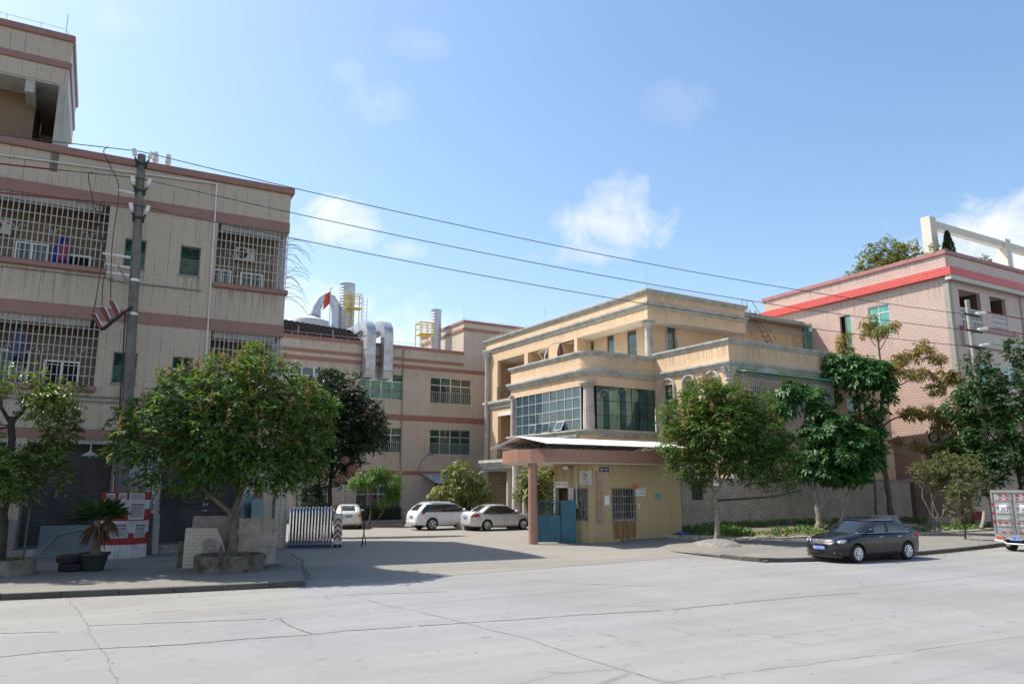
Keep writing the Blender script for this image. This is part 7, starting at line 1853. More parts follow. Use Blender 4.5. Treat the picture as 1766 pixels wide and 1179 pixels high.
sp = [(-.1,12.5,0,.45,.5,.5,26),(.2,11.7,0,.9,.4,.7,44),(1.1,12.0,0,.6,.3,.5,22),(-.6,11.9,0,.3,.7,.3,22),(-1.8,11.2,0,.6,.7,.6,48),(-2.3,10.3,0,.6,.4,.6,39),(-1.3,10.0,0,.8,.35,.7,44),(1.6,9.9,0,1.0,.45,.8,66),(2.6,10.4,0,.6,.6,.6,48),(3.3,9.8,0,.5,.4,.5,29),(1.0,9.2,-.2,.9,.5,.8,57),(2.3,8.8,-.2,1.0,.4,.8,61),(3.6,8.6,0,.7,.5,.7,52),(3.0,7.9,0,.7,.4,.7,39),(4.2,8.5,0,.4,.4,.5,29),
      (1.6,6.5,0,.8,.35,.7,52),(2.5,6.5,0,.8,.4,.7,57),(3.4,6.3,0,.8,.5,.7,66),(4.4,6.2,0,.8,.5,.7,66),(5.2,6.0,0,.6,.5,.6,44),(3.2,5.6,0,.8,.4,.7,52),(4.4,5.4,0,.5,.4,.5,29),(1.8,4.6,0,.5,.35,.5,22),(2.8,4.2,0,.8,.3,.6,44),(.6,4.9,0,.4,.4,.5,14),(3.6,3.9,0,.6,.3,.5,26),(-1.5,6.2,0,.9,.5,.7,39),(-.4,6.3,0,.6,.3,.5,16),(4.3,7.4,0,.3,.3,.3,13)]
lb = [([(0,0,0), bp(b,-.15,2.5), bp(b,-.15,5.5), bp(b,.1,8), bp(b,.15,10.2), bp(b,.0,12.3)], .19, .03), ([bp(b,.1,8.6), bp(b,1.0,9.2), bp(b,2.2,10.1), bp(b,3.2,9.8)], .05, .012), ([bp(b,.1,9.2), bp(b,-.9,9.9), bp(b,-1.8,11.2)], .045, .012), ([bp(b,.1,7.9), bp(b,1.3,8.3), bp(b,2.6,8.9), bp(b,4.0,8.5)], .05, .012), ([bp(b,-.1,5.7), bp(b,.7,6.2), bp(b,2.2,6.5), bp(b,4.2,6.2), bp(b,5.4,6.1)], .07, .012), ([bp(b,-.1,5.6), bp(b,-.9,6.1), bp(b,-1.9,6.2)], .05, .012),
      ([bp(b,-.12,4.9), bp(b,.9,4.6), bp(b,2.0,4.3), bp(b,3.8,3.9)], .04, .01), ([bp(b,-.12,4.1), bp(b,.8,3.9), bp(b,2.0,3.2)], .025, .008), ([bp(b,.12,10.4), bp(b,.7,11.4), bp(b,1.2,12.1)], .035, .01), ([bp(b,-.05,10.8), bp(b,-.4,11.6), bp(b,-.6,12.6)], .03, .01)]
tree('drooping_tree', 'tall open tree with drooping olive and orange leaves before the pink house', b, lb, MT['bark'], ros(crown_at(b, sp)), MT['lf_olive'], twigs=170, droop=.3)
# 11 --- bush and 12 --- light shrub behind, 13 --- dark street tree right, 14 --- sapling
b = (39.2, 23.9, .30)
sp = [(.7,3.5,0,.9,.55,.8,170),(-.2,3.1,0,.8,.5,.8,150),(1.6,3.3,0,.8,.55,.8,140),(.5,2.6,-.2,.8,.5,.7,130),(1.4,2.6,0,.6,.4,.6,80),(2.1,2.8,0,.5,.5,.6,60)]
lb = [([(0,0,0), bp(b,-.1,.8), bp(b,-.4,1.7), bp(b,-.3,2.9)], .05, .015), ([bp(b,.1,0), bp(b,.15,.9), bp(b,.0,1.8), bp(b,.2,2.9)], .05, .015), ([bp(b,.2,0), bp(b,.45,1.0), bp(b,.9,2.0), bp(b,1.5,3.0)], .05, .015), ([bp(b,.1,.6), bp(b,-.05,1.3), bp(b,.5,2.3)], .035, .012)]
tree('grey_green_bush', 'multi stemmed grey green bush behind the tilted concrete slab', b, lb, MT['barkp'], sprays(crown_at(b, sp), 9, .3, .13, .4, .3, .3), MT['lf_grey'], 'shrub', twigs=90)
b = (45.0, 25.8, .4)
sp = [(-.6,4.2,0,.8,.6,.8,140),(.4,4.5,0,.9,.7,.8,170),(.0,3.4,-.3,1.1,.7,.8,170),(1.2,3.6,-.2,.9,.8,.8,150),(.9,2.4,-.3,.9,.7,.8,110),(-.3,2.5,0,.7,.6,.6,70)]
lb = [([(0,0,0), bp(b,.1,1.5), bp(b,.0,3.2)], .05, .02), ([bp(b,.2,0), bp(b,.5,1.6), bp(b,.8,3.2)], .05, .02)]
tree('light_green_shrub', 'bright green shrub between the grey bush and the dark street tree', b, lb, MT['bark'], sprays(crown_at(b, sp), 9, .32, .17, .45, .4, .25), MT['lf_light'], 'shrub', twigs=50)
b = (45.6, 22.4, .3)
sp = [(-1.6,9.3,0,.6,.8,.7,120),(-1.2,8.2,0,.9,.8,.8,190),(-2.3,7.6,0,.7,.6,.7,120),(-2.9,6.8,0,.7,.6,.7,110),(-1.6,6.9,0,1.2,.8,1.0,250),(-.2,7.3,0,1.2,.9,1.0,260),(.9,8.6,0,.7,1.2,.8,180),(.4,9.9,0,.5,.7,.6,90),(-1.4,5.4,0,1.4,1.0,1.1,300),(.2,5.6,0,1.3,1.2,1.1,300),(1.6,6.6,0,1.0,1.3,1.0,240),(-.6,4.0,0,1.3,.9,1.0,240),(1.0,3.8,0,1.3,1.2,1.1,260),(-2.3,5.6,0,.7,.5,.7,90),(-1.9,4.2,0,.9,.8,.8,130),(-1.5,3.0,0,.8,.7,.7,90),(2.4,5.0,0,1.0,1.5,1.0,200),(.6,2.6,0,1.0,.6,.8,110),(1.9,2.6,0,.9,.9,.8,100)]
lb = [([(0,0,0), bp(b,-.2,2), bp(b,-.4,4.5), bp(b,-.9,7.5)], .16, .04), ([bp(b,-.2,1.8), bp(b,.6,3.8), bp(b,1.0,7.5)], .10, .03), ([bp(b,-.3,3.6), bp(b,-1.4,5.2), bp(b,-2.6,6.8)], .06, .02)]
tree('glossy_street_tree', 'dark glossy street tree around the right hand power pole', b, lb, MT['barkd'], sprays(crown_at(b, sp), 9, .34, .17, .42, .3, .3), foliage('glossy_leaf', [(0, (0.024,0.068,0.020)), (.6, (0.043,0.115,0.032)), (1, (0.081,0.176,0.047))], .45, .25, .35), twigs=90)
b = (36.6, 20.9, .2)
sp = [(.15,2.55,0,.45,.4,.4,50),(-.2,2.0,0,.4,.4,.4,40),(.3,1.6,0,.3,.3,.3,22),(-.25,1.1,0,.4,.3,.4,26)]
tree('sapling', 'thin roadside sapling just left of the grey box truck', b, [([(0,0,0), bp(b,.02,1.2), bp(b,-.05,2.6)], .05, .015), ([bp(b,.0,1.2), bp(b,.3,2.0)], .02, .01)], MT['barkd'], sprays(crown_at(b, sp), 8, .26, .14, .4, .3, .3), MT['lf_grey'], twigs=16)
b = (60.5, 22.8, .3)
sp = [(0,6,0,3,3,2.5,520),(-1.5,4,0,2.5,2,2,330),(2.5,5,0,3,3.2,2.5,420),(4.5,6.8,0,1.4,2.2,1.5,200)]
tree('far_street_tree', 'large green street tree behind the box truck at the right edge', b, [([(0,0,0), (0,0,3), (.3,.2,6)], .2, .06), ([(0,0,2.6), (1.5,-1,5)], .1, .03)], MT['barkd'], sprays(crown_at(b, sp), 9, .45, .25, .42, .3, .3), MT['lf_umb'], twigs=30)
# plants on the pink house roof
b = (52.0, 33.0, 17.6)
sp = [(-.2,2.3,0,1.5,1.1,1.2,260),(-1.5,1.5,0,1.0,.8,1.0,140),(1.1,1.9,0,1.1,1.0,1.0,170),(-2.3,.9,0,.7,.5,.8,70),(.3,1.1,-.5,1.6,.8,.8,170)]
tree('rooftop_tree', 'bushy green tree in front of the first pergola pillar on the roof', b, [([(0,0,0), (0,0,1), (.1,0,2.2)], .1, .03), ([(0,0,.6), (.8,-.5,1.8)], .05, .02)], MT['bark'], sprays(crown_at(b, sp), 9, .34, .19, .4, .4, .2), MT['lf_mango'], twigs=60)
def cone_pts(h, r, n):
    t = rng.random(n)**.8; a = rng.random(n)*6.28; rr = r*(1-t)**.8*(.75+.3*rng.random(n)); return np.stack([np.cos(a)*rr, np.sin(a)*rr, .1+h*t], 1), np.stack([np.cos(a)*.5, np.sin(a)*.5, np.ones(n)], 1)
o = empty('rooftop_cypress', (52.6, 29.0, 17.6), 0, 'small dark conical cypress under the pergola beam', 'tree')
P, A = cone_pts(2.75, .62, 1500); leaf_mesh('crown', P, unit(A + rng.normal(size=A.shape)*.3), rnd_dir(1500), np.full(1500, .22), np.full(1500, .07), MT['lf_dark'], o)
m = M(); m.lathe([(.04, 0), (.32, .3), (.3, 1.0), (.02, 2.5)], n=10); m.build('trunk', plain('cypress_core', (.012,.02,.012), .9), o)
for i, (x, y, s_, lab) in enumerate(((50.9, 29.0, .8, 'low leafy potted shrub beside the rooftop cypress'), (56.5, 28.8, .75, 'sparse leafy shrub on the roof edge right of the cypress'))):
    b = (x, y, 17.6); tree('rooftop_shrub', lab, b, [([(0,0,0), (0,0,.7), (.1,0,1.1)], .03, .01)], MT['bark'], sprays(crown_at(b, [(0,1.15,0,s_,.4,.5,46 if i == 0 else 34)]), 8, .26, .14, .4), MT['lf_small' if i == 0 else 'lf_grey'], 'shrub', twigs=20)
# weeds on the bed, near strip
def weeds(name, n, area, L0, L1, mat):
    pts = np.array([area() for _ in range(n)]); ax = unit(rng.normal(size=(n,3))*[.8,.8,.3] + [0,0,1.0]); Ln = rng.uniform(L0, L1, n)
    o = leaf_mesh(name, pts, ax, rnd_dir(n), Ln, Ln*.5, mat, None, droop=.35); return tag(o, kind='stuff')
def wa():
    while True:
        x = random.Random(rng.integers(1<<30)).uniform(26, 45) if False else rng.uniform(26.0, 46.0); y0 = interp(BED, x)+.35; y = rng.uniform(y0, 29.8)
        if mnoise.noise((x*.55, y*.55, 4)) > -.02 - .12*(y > 28): return (x, y, bed_z(x, y) + rng.random()*.22)
weeds('weeds', 6500, wa, .08, .22, MT['grass'])
def wb():
    x = rng.uniform(25, 29.5); return (x, interp(BED, x) + .3 + rng.random()*1.2, bed_z(x, 28) - .02 + rng.random()*.1)
weeds('ground_cover', 700, wb, .06, .14, MT['grass'])
# ================================================================= utility poles and wires
MT['pole'] = plain('concrete_pole', (.145,.143,.132), .85, var=.15, scale=2, streak=.4)
MT['pole2'] = plain('pale_concrete_pole', (.34,.325,.29), .85, var=.12, scale=2, streak=.35)
MT['porc'] = plain('white_porcelain', (.62,.61,.57), .25, var=.1)
MT['wire'] = plain('black_cable', (.028,.028,.03), .6)
MT['redins'] = plain('red_insulator', (.16,.035,.025), .35)
def insul(m, p, d, L=.42, r=.085):
    p = Vector(p); d = Vector(d).normalized()
    m.tube([p, p+d*.12, p+d*.15, p+d*(L-.02), p+d*L], [.035, .04, r, r*.92, r*.4], 10)
p1 = empty('utility_pole', (1.78, 31.2, .14), 0, 'leaning grey concrete utility pole with white insulators and switchgear, left', 'utility pole')
top = Vector((-.53, -.05, 15.2))
m = M(); m.tube([(0,0,0), (-.18, 0, 5), (-.53,-.05,15.2)], [.225, .20, .15], 18); m.build('shaft', MT['pole'], p1, smooth=True)
def on(z): t = z/15.2; return Vector((-.53*t, -.05*t, z))
WZ = (15.15, 14.05, 12.95); W1 = []
for z in WZ:
    for sg in (-1, 1):
        c = on(z-.35) + Vector((sg*.16, -.12, 0)); m = M(); m.tube([c, c + Vector((sg*.08, -.02, .2))], .045, 6); m.box(c.x-.05, c.x+.05, c.y-.02, c.y+.05, c.z-.16, c.z+.05); m.build('insulator_bracket', MT['black'], p1)
        m = M(); insul(m, c + Vector((sg*.06, -.02, .14)), (sg*.22, -.05, .9)); m.build('insulator', MT['porc'], p1, smooth=True)
    q = on(z-.35); m = M(); m.lathe([(.18, -.05), (.18, .05)], (q.x, q.y, q.z), 16); m.build('clamp', MT['black'], p1)
for z in (10.15, 8.85):
    q = on(z); m = M(); m.lathe([(.19, -.05), (.19, .05)], (q.x, q.y, q.z), 16); m.build('clamp', MT['steel'], p1)
for k, (dz, L) in enumerate(((11.0, .95), (10.6, .85), (10.3, .8), (13.55, .55))):
    q = on(dz) + Vector((-.18, -.1, 0)); m = M()
    pts = [q + Vector((-L*t, 0, .02*t)) for t in [j/16 for j in range(17)]]
    m.tube(pts, [.045 if j % 2 else .07 for j in range(17)], 8); m.build('post_insulator', MT['porc'], p1, smooth=True)
m = M(); q = on(10.3); m.tube([q + Vector((-.15,-.12,-.4)), q + Vector((-.62,-.12,.35))], .05, 5); m.build('brace', MT['conduit'], p1)
for k in range(3):                                                     # drop-out fuses
    c = on(8.7) + Vector((-.62 - .27*k, -.25, .25 - .27*k)); m = M()
    m.tube([c + Vector((.18,0,-.32))*0 + Vector((-.16,0,.26)), c + Vector((.16,0,-.26))], .075, 8); 
    for j in range(5): 
        t = (j+.5)/5; pc = c + Vector((-.10,0,.2))*(1-t) + Vector((.10,0,-.2))*t; m.tube([pc - Vector((.009,0,-.018)), pc + Vector((.009,0,-.018))], .065, 8)
    f = m.build('fuse_insulator', MT['redins'], p1, smooth=True)
    m = M(); m.tube([c + Vector((-.14,0,.24)), c + Vector((-.06,-.1,.26)), c + Vector((.16,-.1,-.14)), c + Vector((.10,0,-.22))], .02, 6); m.build('fuse_tube', MT['alu'], f)
m = M(); q = on(8.7); m.tube([q + Vector((-.1,-.2,.35)), q + Vector((-.5,-.25,-.05)), q + Vector((-1.0,-.25,-.62))], .05, 6); m.tube([q + Vector((-.05,-.2,.4)), q + Vector((-.3,-.3,.1)), q + Vector((-.9,-.28,-.6))], .03, 6); m.build('switch_frame', MT['black'], p1)
m = M(); m.tube([on(8.9)+Vector((-.25,-.05,0)), on(5)+Vector((-.25,-.1,0)), on(.5)+Vector((-.27,-.1,0))], .03, 6); m.build('cable', MT['black'], p1)
def P1(v): return Vector((1.78, 31.2, .14)) + v
# concrete guard round the pole foot with red and white bands
gd = empty('pole_guard', (1.86, 31.25, .14), 0, 'round red and white banded guard covered with bills at the pole foot', 'pole guard')
MT['gred'] = plain('guard_red', (.30,.014,.012), .55, var=.2, scale=3, streak=.3); MT['gwhite'] = plain('guard_white', (.50,.51,.54), .6, var=.15, scale=3, streak=.45)
zs = [0, .43, .86, 1.27, 1.70, 1.98 + .0, 2.22]
nst = 40; rg = .80
bands = [(0, .46, 'gwhite'), (.46, .86, 'gred'), (.86, 1.28, 'gwhite'), (1.28, 1.68, 'gred'), (1.68, 2.0, 'gwhite'), (2.0, 2.28, 'gred')]
for a, b_, mt in bands:
    m = M(); vs = []
    for z in (a, b_):
        for k in range(nst*3):
            t = 2*math.pi*k/(nst*3); rr = rg - (.018 if k % 3 == 0 else 0); vs.append((rr*math.cos(t), rr*math.sin(t), z))
    n_ = nst*3; m.add(vs, [(k, (k+1)%n_, n_+(k+1)%n_, n_+k) for k in range(n_)])
    if b_ > 2.2: m.add([(rg*.99*math.cos(2*math.pi*k/40), rg*.99*math.sin(2*math.pi*k/40), b_-.01) for k in range(40)], [tuple(range(40))])
    m.build('band', MT[mt], gd)
def curved_bill(a0, w, z, h, label, lines, heads):
    """paper wrapped on the guard; a0 is its bearing in degrees"""
    m = M(); vs = []; n_ = 8; r_ = rg + .006
    def at(u, zz, rr): t = R(a0) + (u/rg); return (rr*math.cos(t), rr*math.sin(t), zz)
    m.cur = 0
    for k in range(n_): m.add([at(w*(k/n_-.5), z, r_), at(w*((k+1)/n_-.5), z, r_), at(w*((k+1)/n_-.5), z+h, r_), at(w*(k/n_-.5), z+h, r_)], [(0,1,2,3)])
    m.cur = 1; r = random.Random(int(a0*7)); zz = z + h - .05
    for hd in heads:
        u = -w*.38
        while u < w*.38:
            cw = .055*hd; m.add([at(u, zz-.07*hd, r_+.004), at(u+cw*.7, zz-.07*hd, r_+.004), at(u+cw*.7, zz, r_+.004), at(u, zz, r_+.004)], [(0,1,2,3)]); u += cw
        zz -= .1*hd
    for _ in range(lines):
        u = -w*.42
        while u < w*.40:
            cw = r.uniform(.02, .08); m.add([at(u, zz-.018, r_+.004), at(u+cw, zz-.018, r_+.004), at(u+cw, zz, r_+.004), at(u, zz, r_+.004)], [(0,1,2,3)]); u += cw + .012
        zz -= .038
    o = m.build('guard_bill', [MT['paper_d'], MT['ink']]); o.location = gd.location; return tag(o, label, 'bill', 'bills pasted on the pole guard')
MT['paper_d'] = plain('grey_paper', (.50,.50,.49), .85, var=.1, scale=12)
vb = math.degrees(math.atan2(-31.25, -1.86))
curved_bill(vb - 12, .62, .70, .52, 'lowest wide white bill with big heading on the guard, left one', 7, (1.1, .6))
curved_bill(vb + 42, .50, .70, .50, 'lower white bill at the right edge of the guard', 7, (1.1, .6))
curved_bill(vb + 28, .58, 1.32, .60, 'white bill with big heading high on the right of the guard', 8, (1.1, .7))
curved_bill(vb + 26, .56, 1.93, .32, 'grey weathered bill at the top right of the guard', 5, ())
curved_bill(vb - 9, .26, 1.97, .28, 'small pale blue bill at the top middle of the guard', 4, ())
curved_bill(vb - 40, .36, 1.97, .26, 'white bill with dense print at the top left of the guard', 4, (.6,))
# second pole
p2 = empty('utility_pole', (45.5, 24.2, .3), 0, 'pale concrete utility pole rising out of the dark street tree, right', 'utility pole')
T2 = Vector((-1.4, -.6, 12.95))
m = M(); m.tube([(0,0,0), T2*.5, T2], [.19, .16, .125], 16); m.build('shaft', MT['pole2'], p2, smooth=True)
def on2(z): return T2*(z/12.95)
Z2 = (12.0, 11.08, 10.15)
for z in Z2:
    q = on2(z); m = M(); m.box(q.x-.9, q.x+.1, q.y-.26, q.y-.18, q.z-.05, q.z+.05); m.box(q.x+.1, q.x+.75, q.y-.26, q.y-.18, q.z-.05, q.z+.05); m.tube([q+Vector((0,-.2,-.05)), q+Vector((.6,-.2,.1))], .04, 5); m.build('crossarm', MT['black'], p2)
    m = M(); insul(m, q + Vector((.25, -.22, .1)), (1, -.05, .16), .85, .11); insul(m, q + Vector((.75, -.22, .2)), (1, -.05, .16), .55, .1); m.build('insulator', MT['porc'], p2, smooth=True)
def P2(v): return Vector((45.5, 24.2, .3)) + v
# three line wires, one object each
def wire_pts(a, b_, sag, n=40): return [a + (b_-a)*(k/n) - Vector((0,0,1))*sag*4*(k/n)*(1-k/n) for k in range(n+1)]
far = Vector((75.0, 20.0, 0)); nearL = Vector((-40, 38.5, 0))
labs = ('top', 'middle', 'lowest')
for i in range(3):
    a = P1(on(WZ[i]) + Vector((.2, -.15, .12))); a0 = P1(on(WZ[i]) + Vector((-.2, -.15, .12))); b_ = P2(on2(Z2[i]) + Vector((-.1, -.25, .0))); b1 = P2(on2(Z2[i]) + Vector((1.3, -.25, .35)))
    m = M()
    m.tube([nearL + Vector((0, 0, a0.z + .9))] * 0 + wire_pts(Vector((-40, 38.2, a0.z + .6)), a0, .45, 24) + wire_pts(a, b_, .62, 48)[0:] , .018, 5)
    m.tube(wire_pts(b1, Vector((78, 17.5, b1.z - .3)), .5, 20), .018, 5)
    tag(m.build('power_line', MT['wire']), labs[i] + (' power line running across the sky between the two poles' if i != 1 else ' of the power lines running between the two poles'), 'power line', 'overhead power lines')
MT['redsl'] = plain('red_sleeve', (.22,.02,.02), .5)
for i in range(2):
    m = M(); a0 = P1(on(WZ[i+1]) + Vector((-.2, -.15, .12))); pts = wire_pts(Vector((-40, 38.2, a0.z + .6)), a0, .45, 60)
    q = pts[50:57] if i == 0 else pts[50:58]
    m.tube(q, .034, 6); tag(m.build('cable_sleeve', MT['redsl']), ('dark red sleeve on the middle wire left of the leaning pole', 'dark red sleeve on the lowest wire left of the leaning pole')[i], 'cable sleeve', 'red cable sleeves')
    m = M(); b1 = P2(on2(Z2[i]) + Vector((1.3, -.25, .35))); pts = wire_pts(b1, Vector((78, 17.5, b1.z - .3)), .5, 40); m.tube(pts[0:20], .034, 6); tag(m.build('cable_sleeve', MT['redsl']), ('dark red sleeve on the upper wire right of the pale pole', 'dark red sleeve on the middle wire right of the pale pole')[i], 'cable sleeve', 'red cable sleeves')
# jumpers hanging from the line to the fuses
for k, (s0, zz, xi, zi, xe, ze) in enumerate(((1.0, 0, -.72, 13.57, -.78, 9.1), (1.45, 1, -1.0, 10.65, -1.05, 8.85), (1.0, 2, -1.12, 11.02, -1.3, 8.6))):
    a0 = P1(on(WZ[zz]) + Vector((-.2, -.15, .12))); L = Vector((-40, 38.2, a0.z + .6)); d_ = (L-a0).normalized(); st = a0 + d_*s0
    q = P1(on(zi) + Vector((xi, -.12, .02))); en = P1(on(ze) + Vector((xe, -.27, .15))); m = M()
    pts = [st, st + Vector((-.12, -.03, -.25)), (st*.55 + q*.45) + Vector((-.10, 0, 0)), q, (q*.5 + en*.5) + Vector((-.08 + .05*k, 0, 0)), en]
    limb(m, pts, .018, .018, 5, 0)
    tag(m.build('jumper_cable', MT['wire']), ('jumper cable dropping from the top wire to the pole fuses', 'jumper cable dropping from the middle wire left of the pole', 'jumper cable dropping from the lowest wire to the pole fuses')[k], 'cable', 'jumper cables at the left pole')

# ================================================================= things along the left pavement
def ring_planter(name, label, c, ro, ri, h, mat, soil):
    o = empty(name, c, 0, label, 'planter'); m = M(); m.lathe([(ri, .02), (ro, 0), (ro*.995, h*.5), (ro*1.0, h), (ro-.03, h+.02), (ri, h+.02), (ri-.005, .02)], n=40)
    m.build('ring_wall', mat, o, smooth=True)
    m = M(); vs = [(0,0,h-.02)]
    for k in range(24): vs.append((ri*.998*math.cos(k*math.pi/12), ri*.998*math.sin(k*math.pi/12), h-.09))
    m.add(vs, [(0, 1+k, 1+(k+1)%24) for k in range(24)]); m.build('soil', soil, o, smooth=True); return o
MT['mossy'] = plain('mossy_concrete', (.135,.12,.09), .95, var=.35, scale=3.5, bmp=.02, streak=.5)
MT['mossy2'] = plain('stained_concrete', (.20,.18,.15), .95, var=.3, scale=3, bmp=.015, streak=.5)
ring_planter('round_planter', 'round mossy concrete planter under the broad longan tree', (4.41, 24.63, .13), 1.02, .88, .46, MT['mossy'], MT['soil'])
pl0 = ring_planter('round_planter', 'low round planter with green ground cover at the far left', (-1.62, 26.75, .13), 1.02, .86, .42, MT['mossy2'], MT['soil'])
def wc():
    a = rng.random()*6.28; r_ = .8*math.sqrt(rng.random()); return (-1.62 + r_*math.cos(a), 26.75 + r_*math.sin(a), .5)
weeds('planter_weeds', 420, wc, .05, .12, MT['grass'])
m = M(); m.cyl((0,0,0), (.02,0,1.55), .03, n=8)
o = m.build('green_post', plain('dark_green_paint', (.02,.06,.045), .5)); o.location = (-.95, 26.6, .5); tag(o, 'thin dark green post standing in the far left planter', 'post')
# stone slabs leaning behind the planter
def slab(name, label, x, y, z, w, h, t, lean, rz, mat, seed, bev=.0, poly=None):
    r = random.Random(seed); m = M()
    poly = poly or [(-w/2, 0), (w/2+r.uniform(-.03,.03), 0), (w/2, h*.5), (w/2-.04, h-.05), (w/2-.1, h), (-w/2+.05, h+r.uniform(-.03,.02)), (-w/2, h-.06)]
    m.prismy(poly, 0, t); o = m.build(name, mat, bevel=bev); o.location = (x, y, z); o.rotation_euler = (R(-lean), 0, rz); return tag(o, label, 'stone slab', 'stone slabs behind the planter')
MT['stone1'] = plain('pinkish_stone', (.36,.315,.285), .85, var=.2, scale=3, bmp=.02, streak=.3); MT['stone2'] = plain('grey_stone_slab', (.27,.25,.23), .85, var=.2, scale=2.5, bmp=.01)
slab('stone_slab', 'large pinkish stone slab leaning right of the longan trunk', 5.35, 26.05, .14, 1.45, 1.45, .14, 6, R(-12), MT['stone1'], 1, .015)
slab('stone_slab', 'long grey stone slab lying behind the other slabs left of the trunk', 4.3, 26.7, .14, 1.5, 1.52, .12, 5, R(-12), MT['stone2'], 2, .015)
tl = slab('tiled_slab', 'beige tiled wall fragment leaning left of the longan trunk', 3.85, 25.75, .14, 1.2, 1.22, .1, 8, R(-12), tile('fragment_tile', (.38,.34,.28), (.42,.38,.31), (.27,.24,.2), .25, .11, .01, .5, stain=.4), 3, 0, [(-.62,0),(.68,0),(.66,.25),(.5,.75),(.3,1.2),(-.62,1.22)])
slab('marble_offcut', 'upright speckled marble offcut before the tiled fragment', 3.92, 25.5, .14, .34, .9, .04, 8, R(-12), plain('speckled_marble', (.21,.17,.165), .4, var=.4, scale=14), 4)
slab('marble_offcut', 'triangular purple marble offcut before the tiled fragment', 4.26, 25.42, .14, .4, .8, .03, 8, R(-12), plain('purple_marble', (.15,.06,.085), .4, var=.4, scale=12), 5, 0, [(-.2,0),(.2,0),(.0,.78)])
slab('stone_post', 'narrow rough stone post at the left end of the slabs', 3.22, 26.2, .14, .2, .8, .2, 3, R(-10), MT['mossy'], 6, .02)
# glass sheets leaning by the apartment block corner
MT['gsheet'] = glass('dusty_green_glass', (.10,.17,.15), .25)
for i, (x, rzz, l, h, lb) in enumerate(((6.6, 18, 14, 2.1, 'greenish glass sheet leaning against the gate pier'), (6.25, 10, 17, 2.3, 'tall greenish glass sheet leaning behind the other sheet'))):
    m = M(); m.prismy([(-.28, 0), (.28, 0), (.30, h*.9), (.12, h), (-.26, h*.97)], 0, .02); o = m.build('glass_sheet', MT['gsheet']); o.location = (x, 31.5+.22*i, .14); o.rotation_euler = (R(-l), R(6), R(rzz)); tag(o, lb, 'glass sheet', 'leaning glass sheets')
m = M(); m.tube([(0,0,0), (.75,.55,2.2)], .035, 6); o = m.build('steel_bar', MT['conduit']); o.location = (5.35, 31.4, .14); tag(o, 'dark steel bar leaning diagonally beside the second shutter', 'bar')
# tyres
def tyre(z, x, y, rz, lab):
    o = empty('car_tyre', (x, y, z), rz, lab, 'tyre', 'old tyres on the pavement'); m = M()
    pr = [(.20, .03), (.30, .0), (.38, .02), (.405, .05)] + [(.405 - .012*(k % 2), .05 + .012*k) for k in range(1, 12)] + [(.38, .215), (.30, .235), (.20, .2)]
    m.lathe(pr, n=36); m.f = m.f[:-2]; m.mi = m.mi[:-2]
    m.build('tread', MT['tyre'], o, smooth=True)
    m = M(); vs = []
    m.lathe([(.20, .03), (.23, .12), (.20, .2)], n=30); m.f = m.f[:-2]; m.mi = m.mi[:-2]; m.build('inner_liner', MT['black'], o, smooth=True)
tyre(.14, .34, 26.85, 0, 'lower of two old black tyres stacked by the plant pot'); tyre(.375, .27, 26.83, .5, 'upper of two old black tyres stacked by the plant pot')
# potted yucca
o = empty('plant_pot', (.86, 26.5, .14), 0, 'dark green plastic pot holding the spiky yucca', 'pot')
m = M(); m.lathe([(.0, .0), (.27, 0), (.38, .46), (.43, .47), (.43, .53), (.37, .53), (.35, .44), (0, .44)], n=32); m.build('pot', plain('dark_green_plastic', (.012,.022,.018), .5, var=.2), o, smooth=True)
m = M(); m.lathe([(.34, .40), (.34, .445), (.0, .46)], n=20); m.build('soil', MT['soil'], o)
yu = empty('yucca_plant', (.86, 26.5, .57), 0, 'spiky yucca with dead brown skirt leaves growing in the dark pot', 'plant')
m = M(); limb(m, [(0,0,0), (.02,0,.5), (-.03,0,1.05)], .15, .09, 10, .01); limb(m, [(.05,0,.55), (.2,.05,.9), (.28,.05,1.15)], .06, .05, 8, .01); m.build('stem', MT['bark'], yu, smooth=True)
def blades(c, n, L, up0, up1, w):
    a = rng.random(n)*6.28; up = rng.uniform(up0, up1, n); d_ = unit(np.stack([np.cos(a), np.sin(a), up], 1)); return np.repeat(np.array([c]), n, 0) + d_*.06, d_, unit(np.array([0,0,1.]) + rng.normal(size=(n,3))*.2), L*rng.uniform(.7, 1.15, n), np.full(n, w)
def multi(*a): return [np.concatenate(k) for k in zip(*a)]
cr = multi(blades((-.03,0,1.1), 150, .80, -.1, 2.6, .05), blades((.3,.05,1.2), 80, .66, -.1, 2.2, .045))
leaf_mesh('leaves', *cr, foliage('yucca_leaf', [(0, (.025,.06,.018)), (.6, (.04,.10,.025)), (.92, (.09,.15,.04)), (1, (.30,.26,.10))], .4, .2), yu, .3, .18)
dd = multi(blades((-.03,0,1.0), 60, .7, -2.2, -.7, .045), blades((.28,.05,1.1), 26, .55, -2.2, -.7, .04))
leaf_mesh('dead_leaves', *dd, foliage('dead_leaf', [(0, (.12,.075,.035)), (1, (.24,.16,.08))], .8, .2), yu, .3, .25)
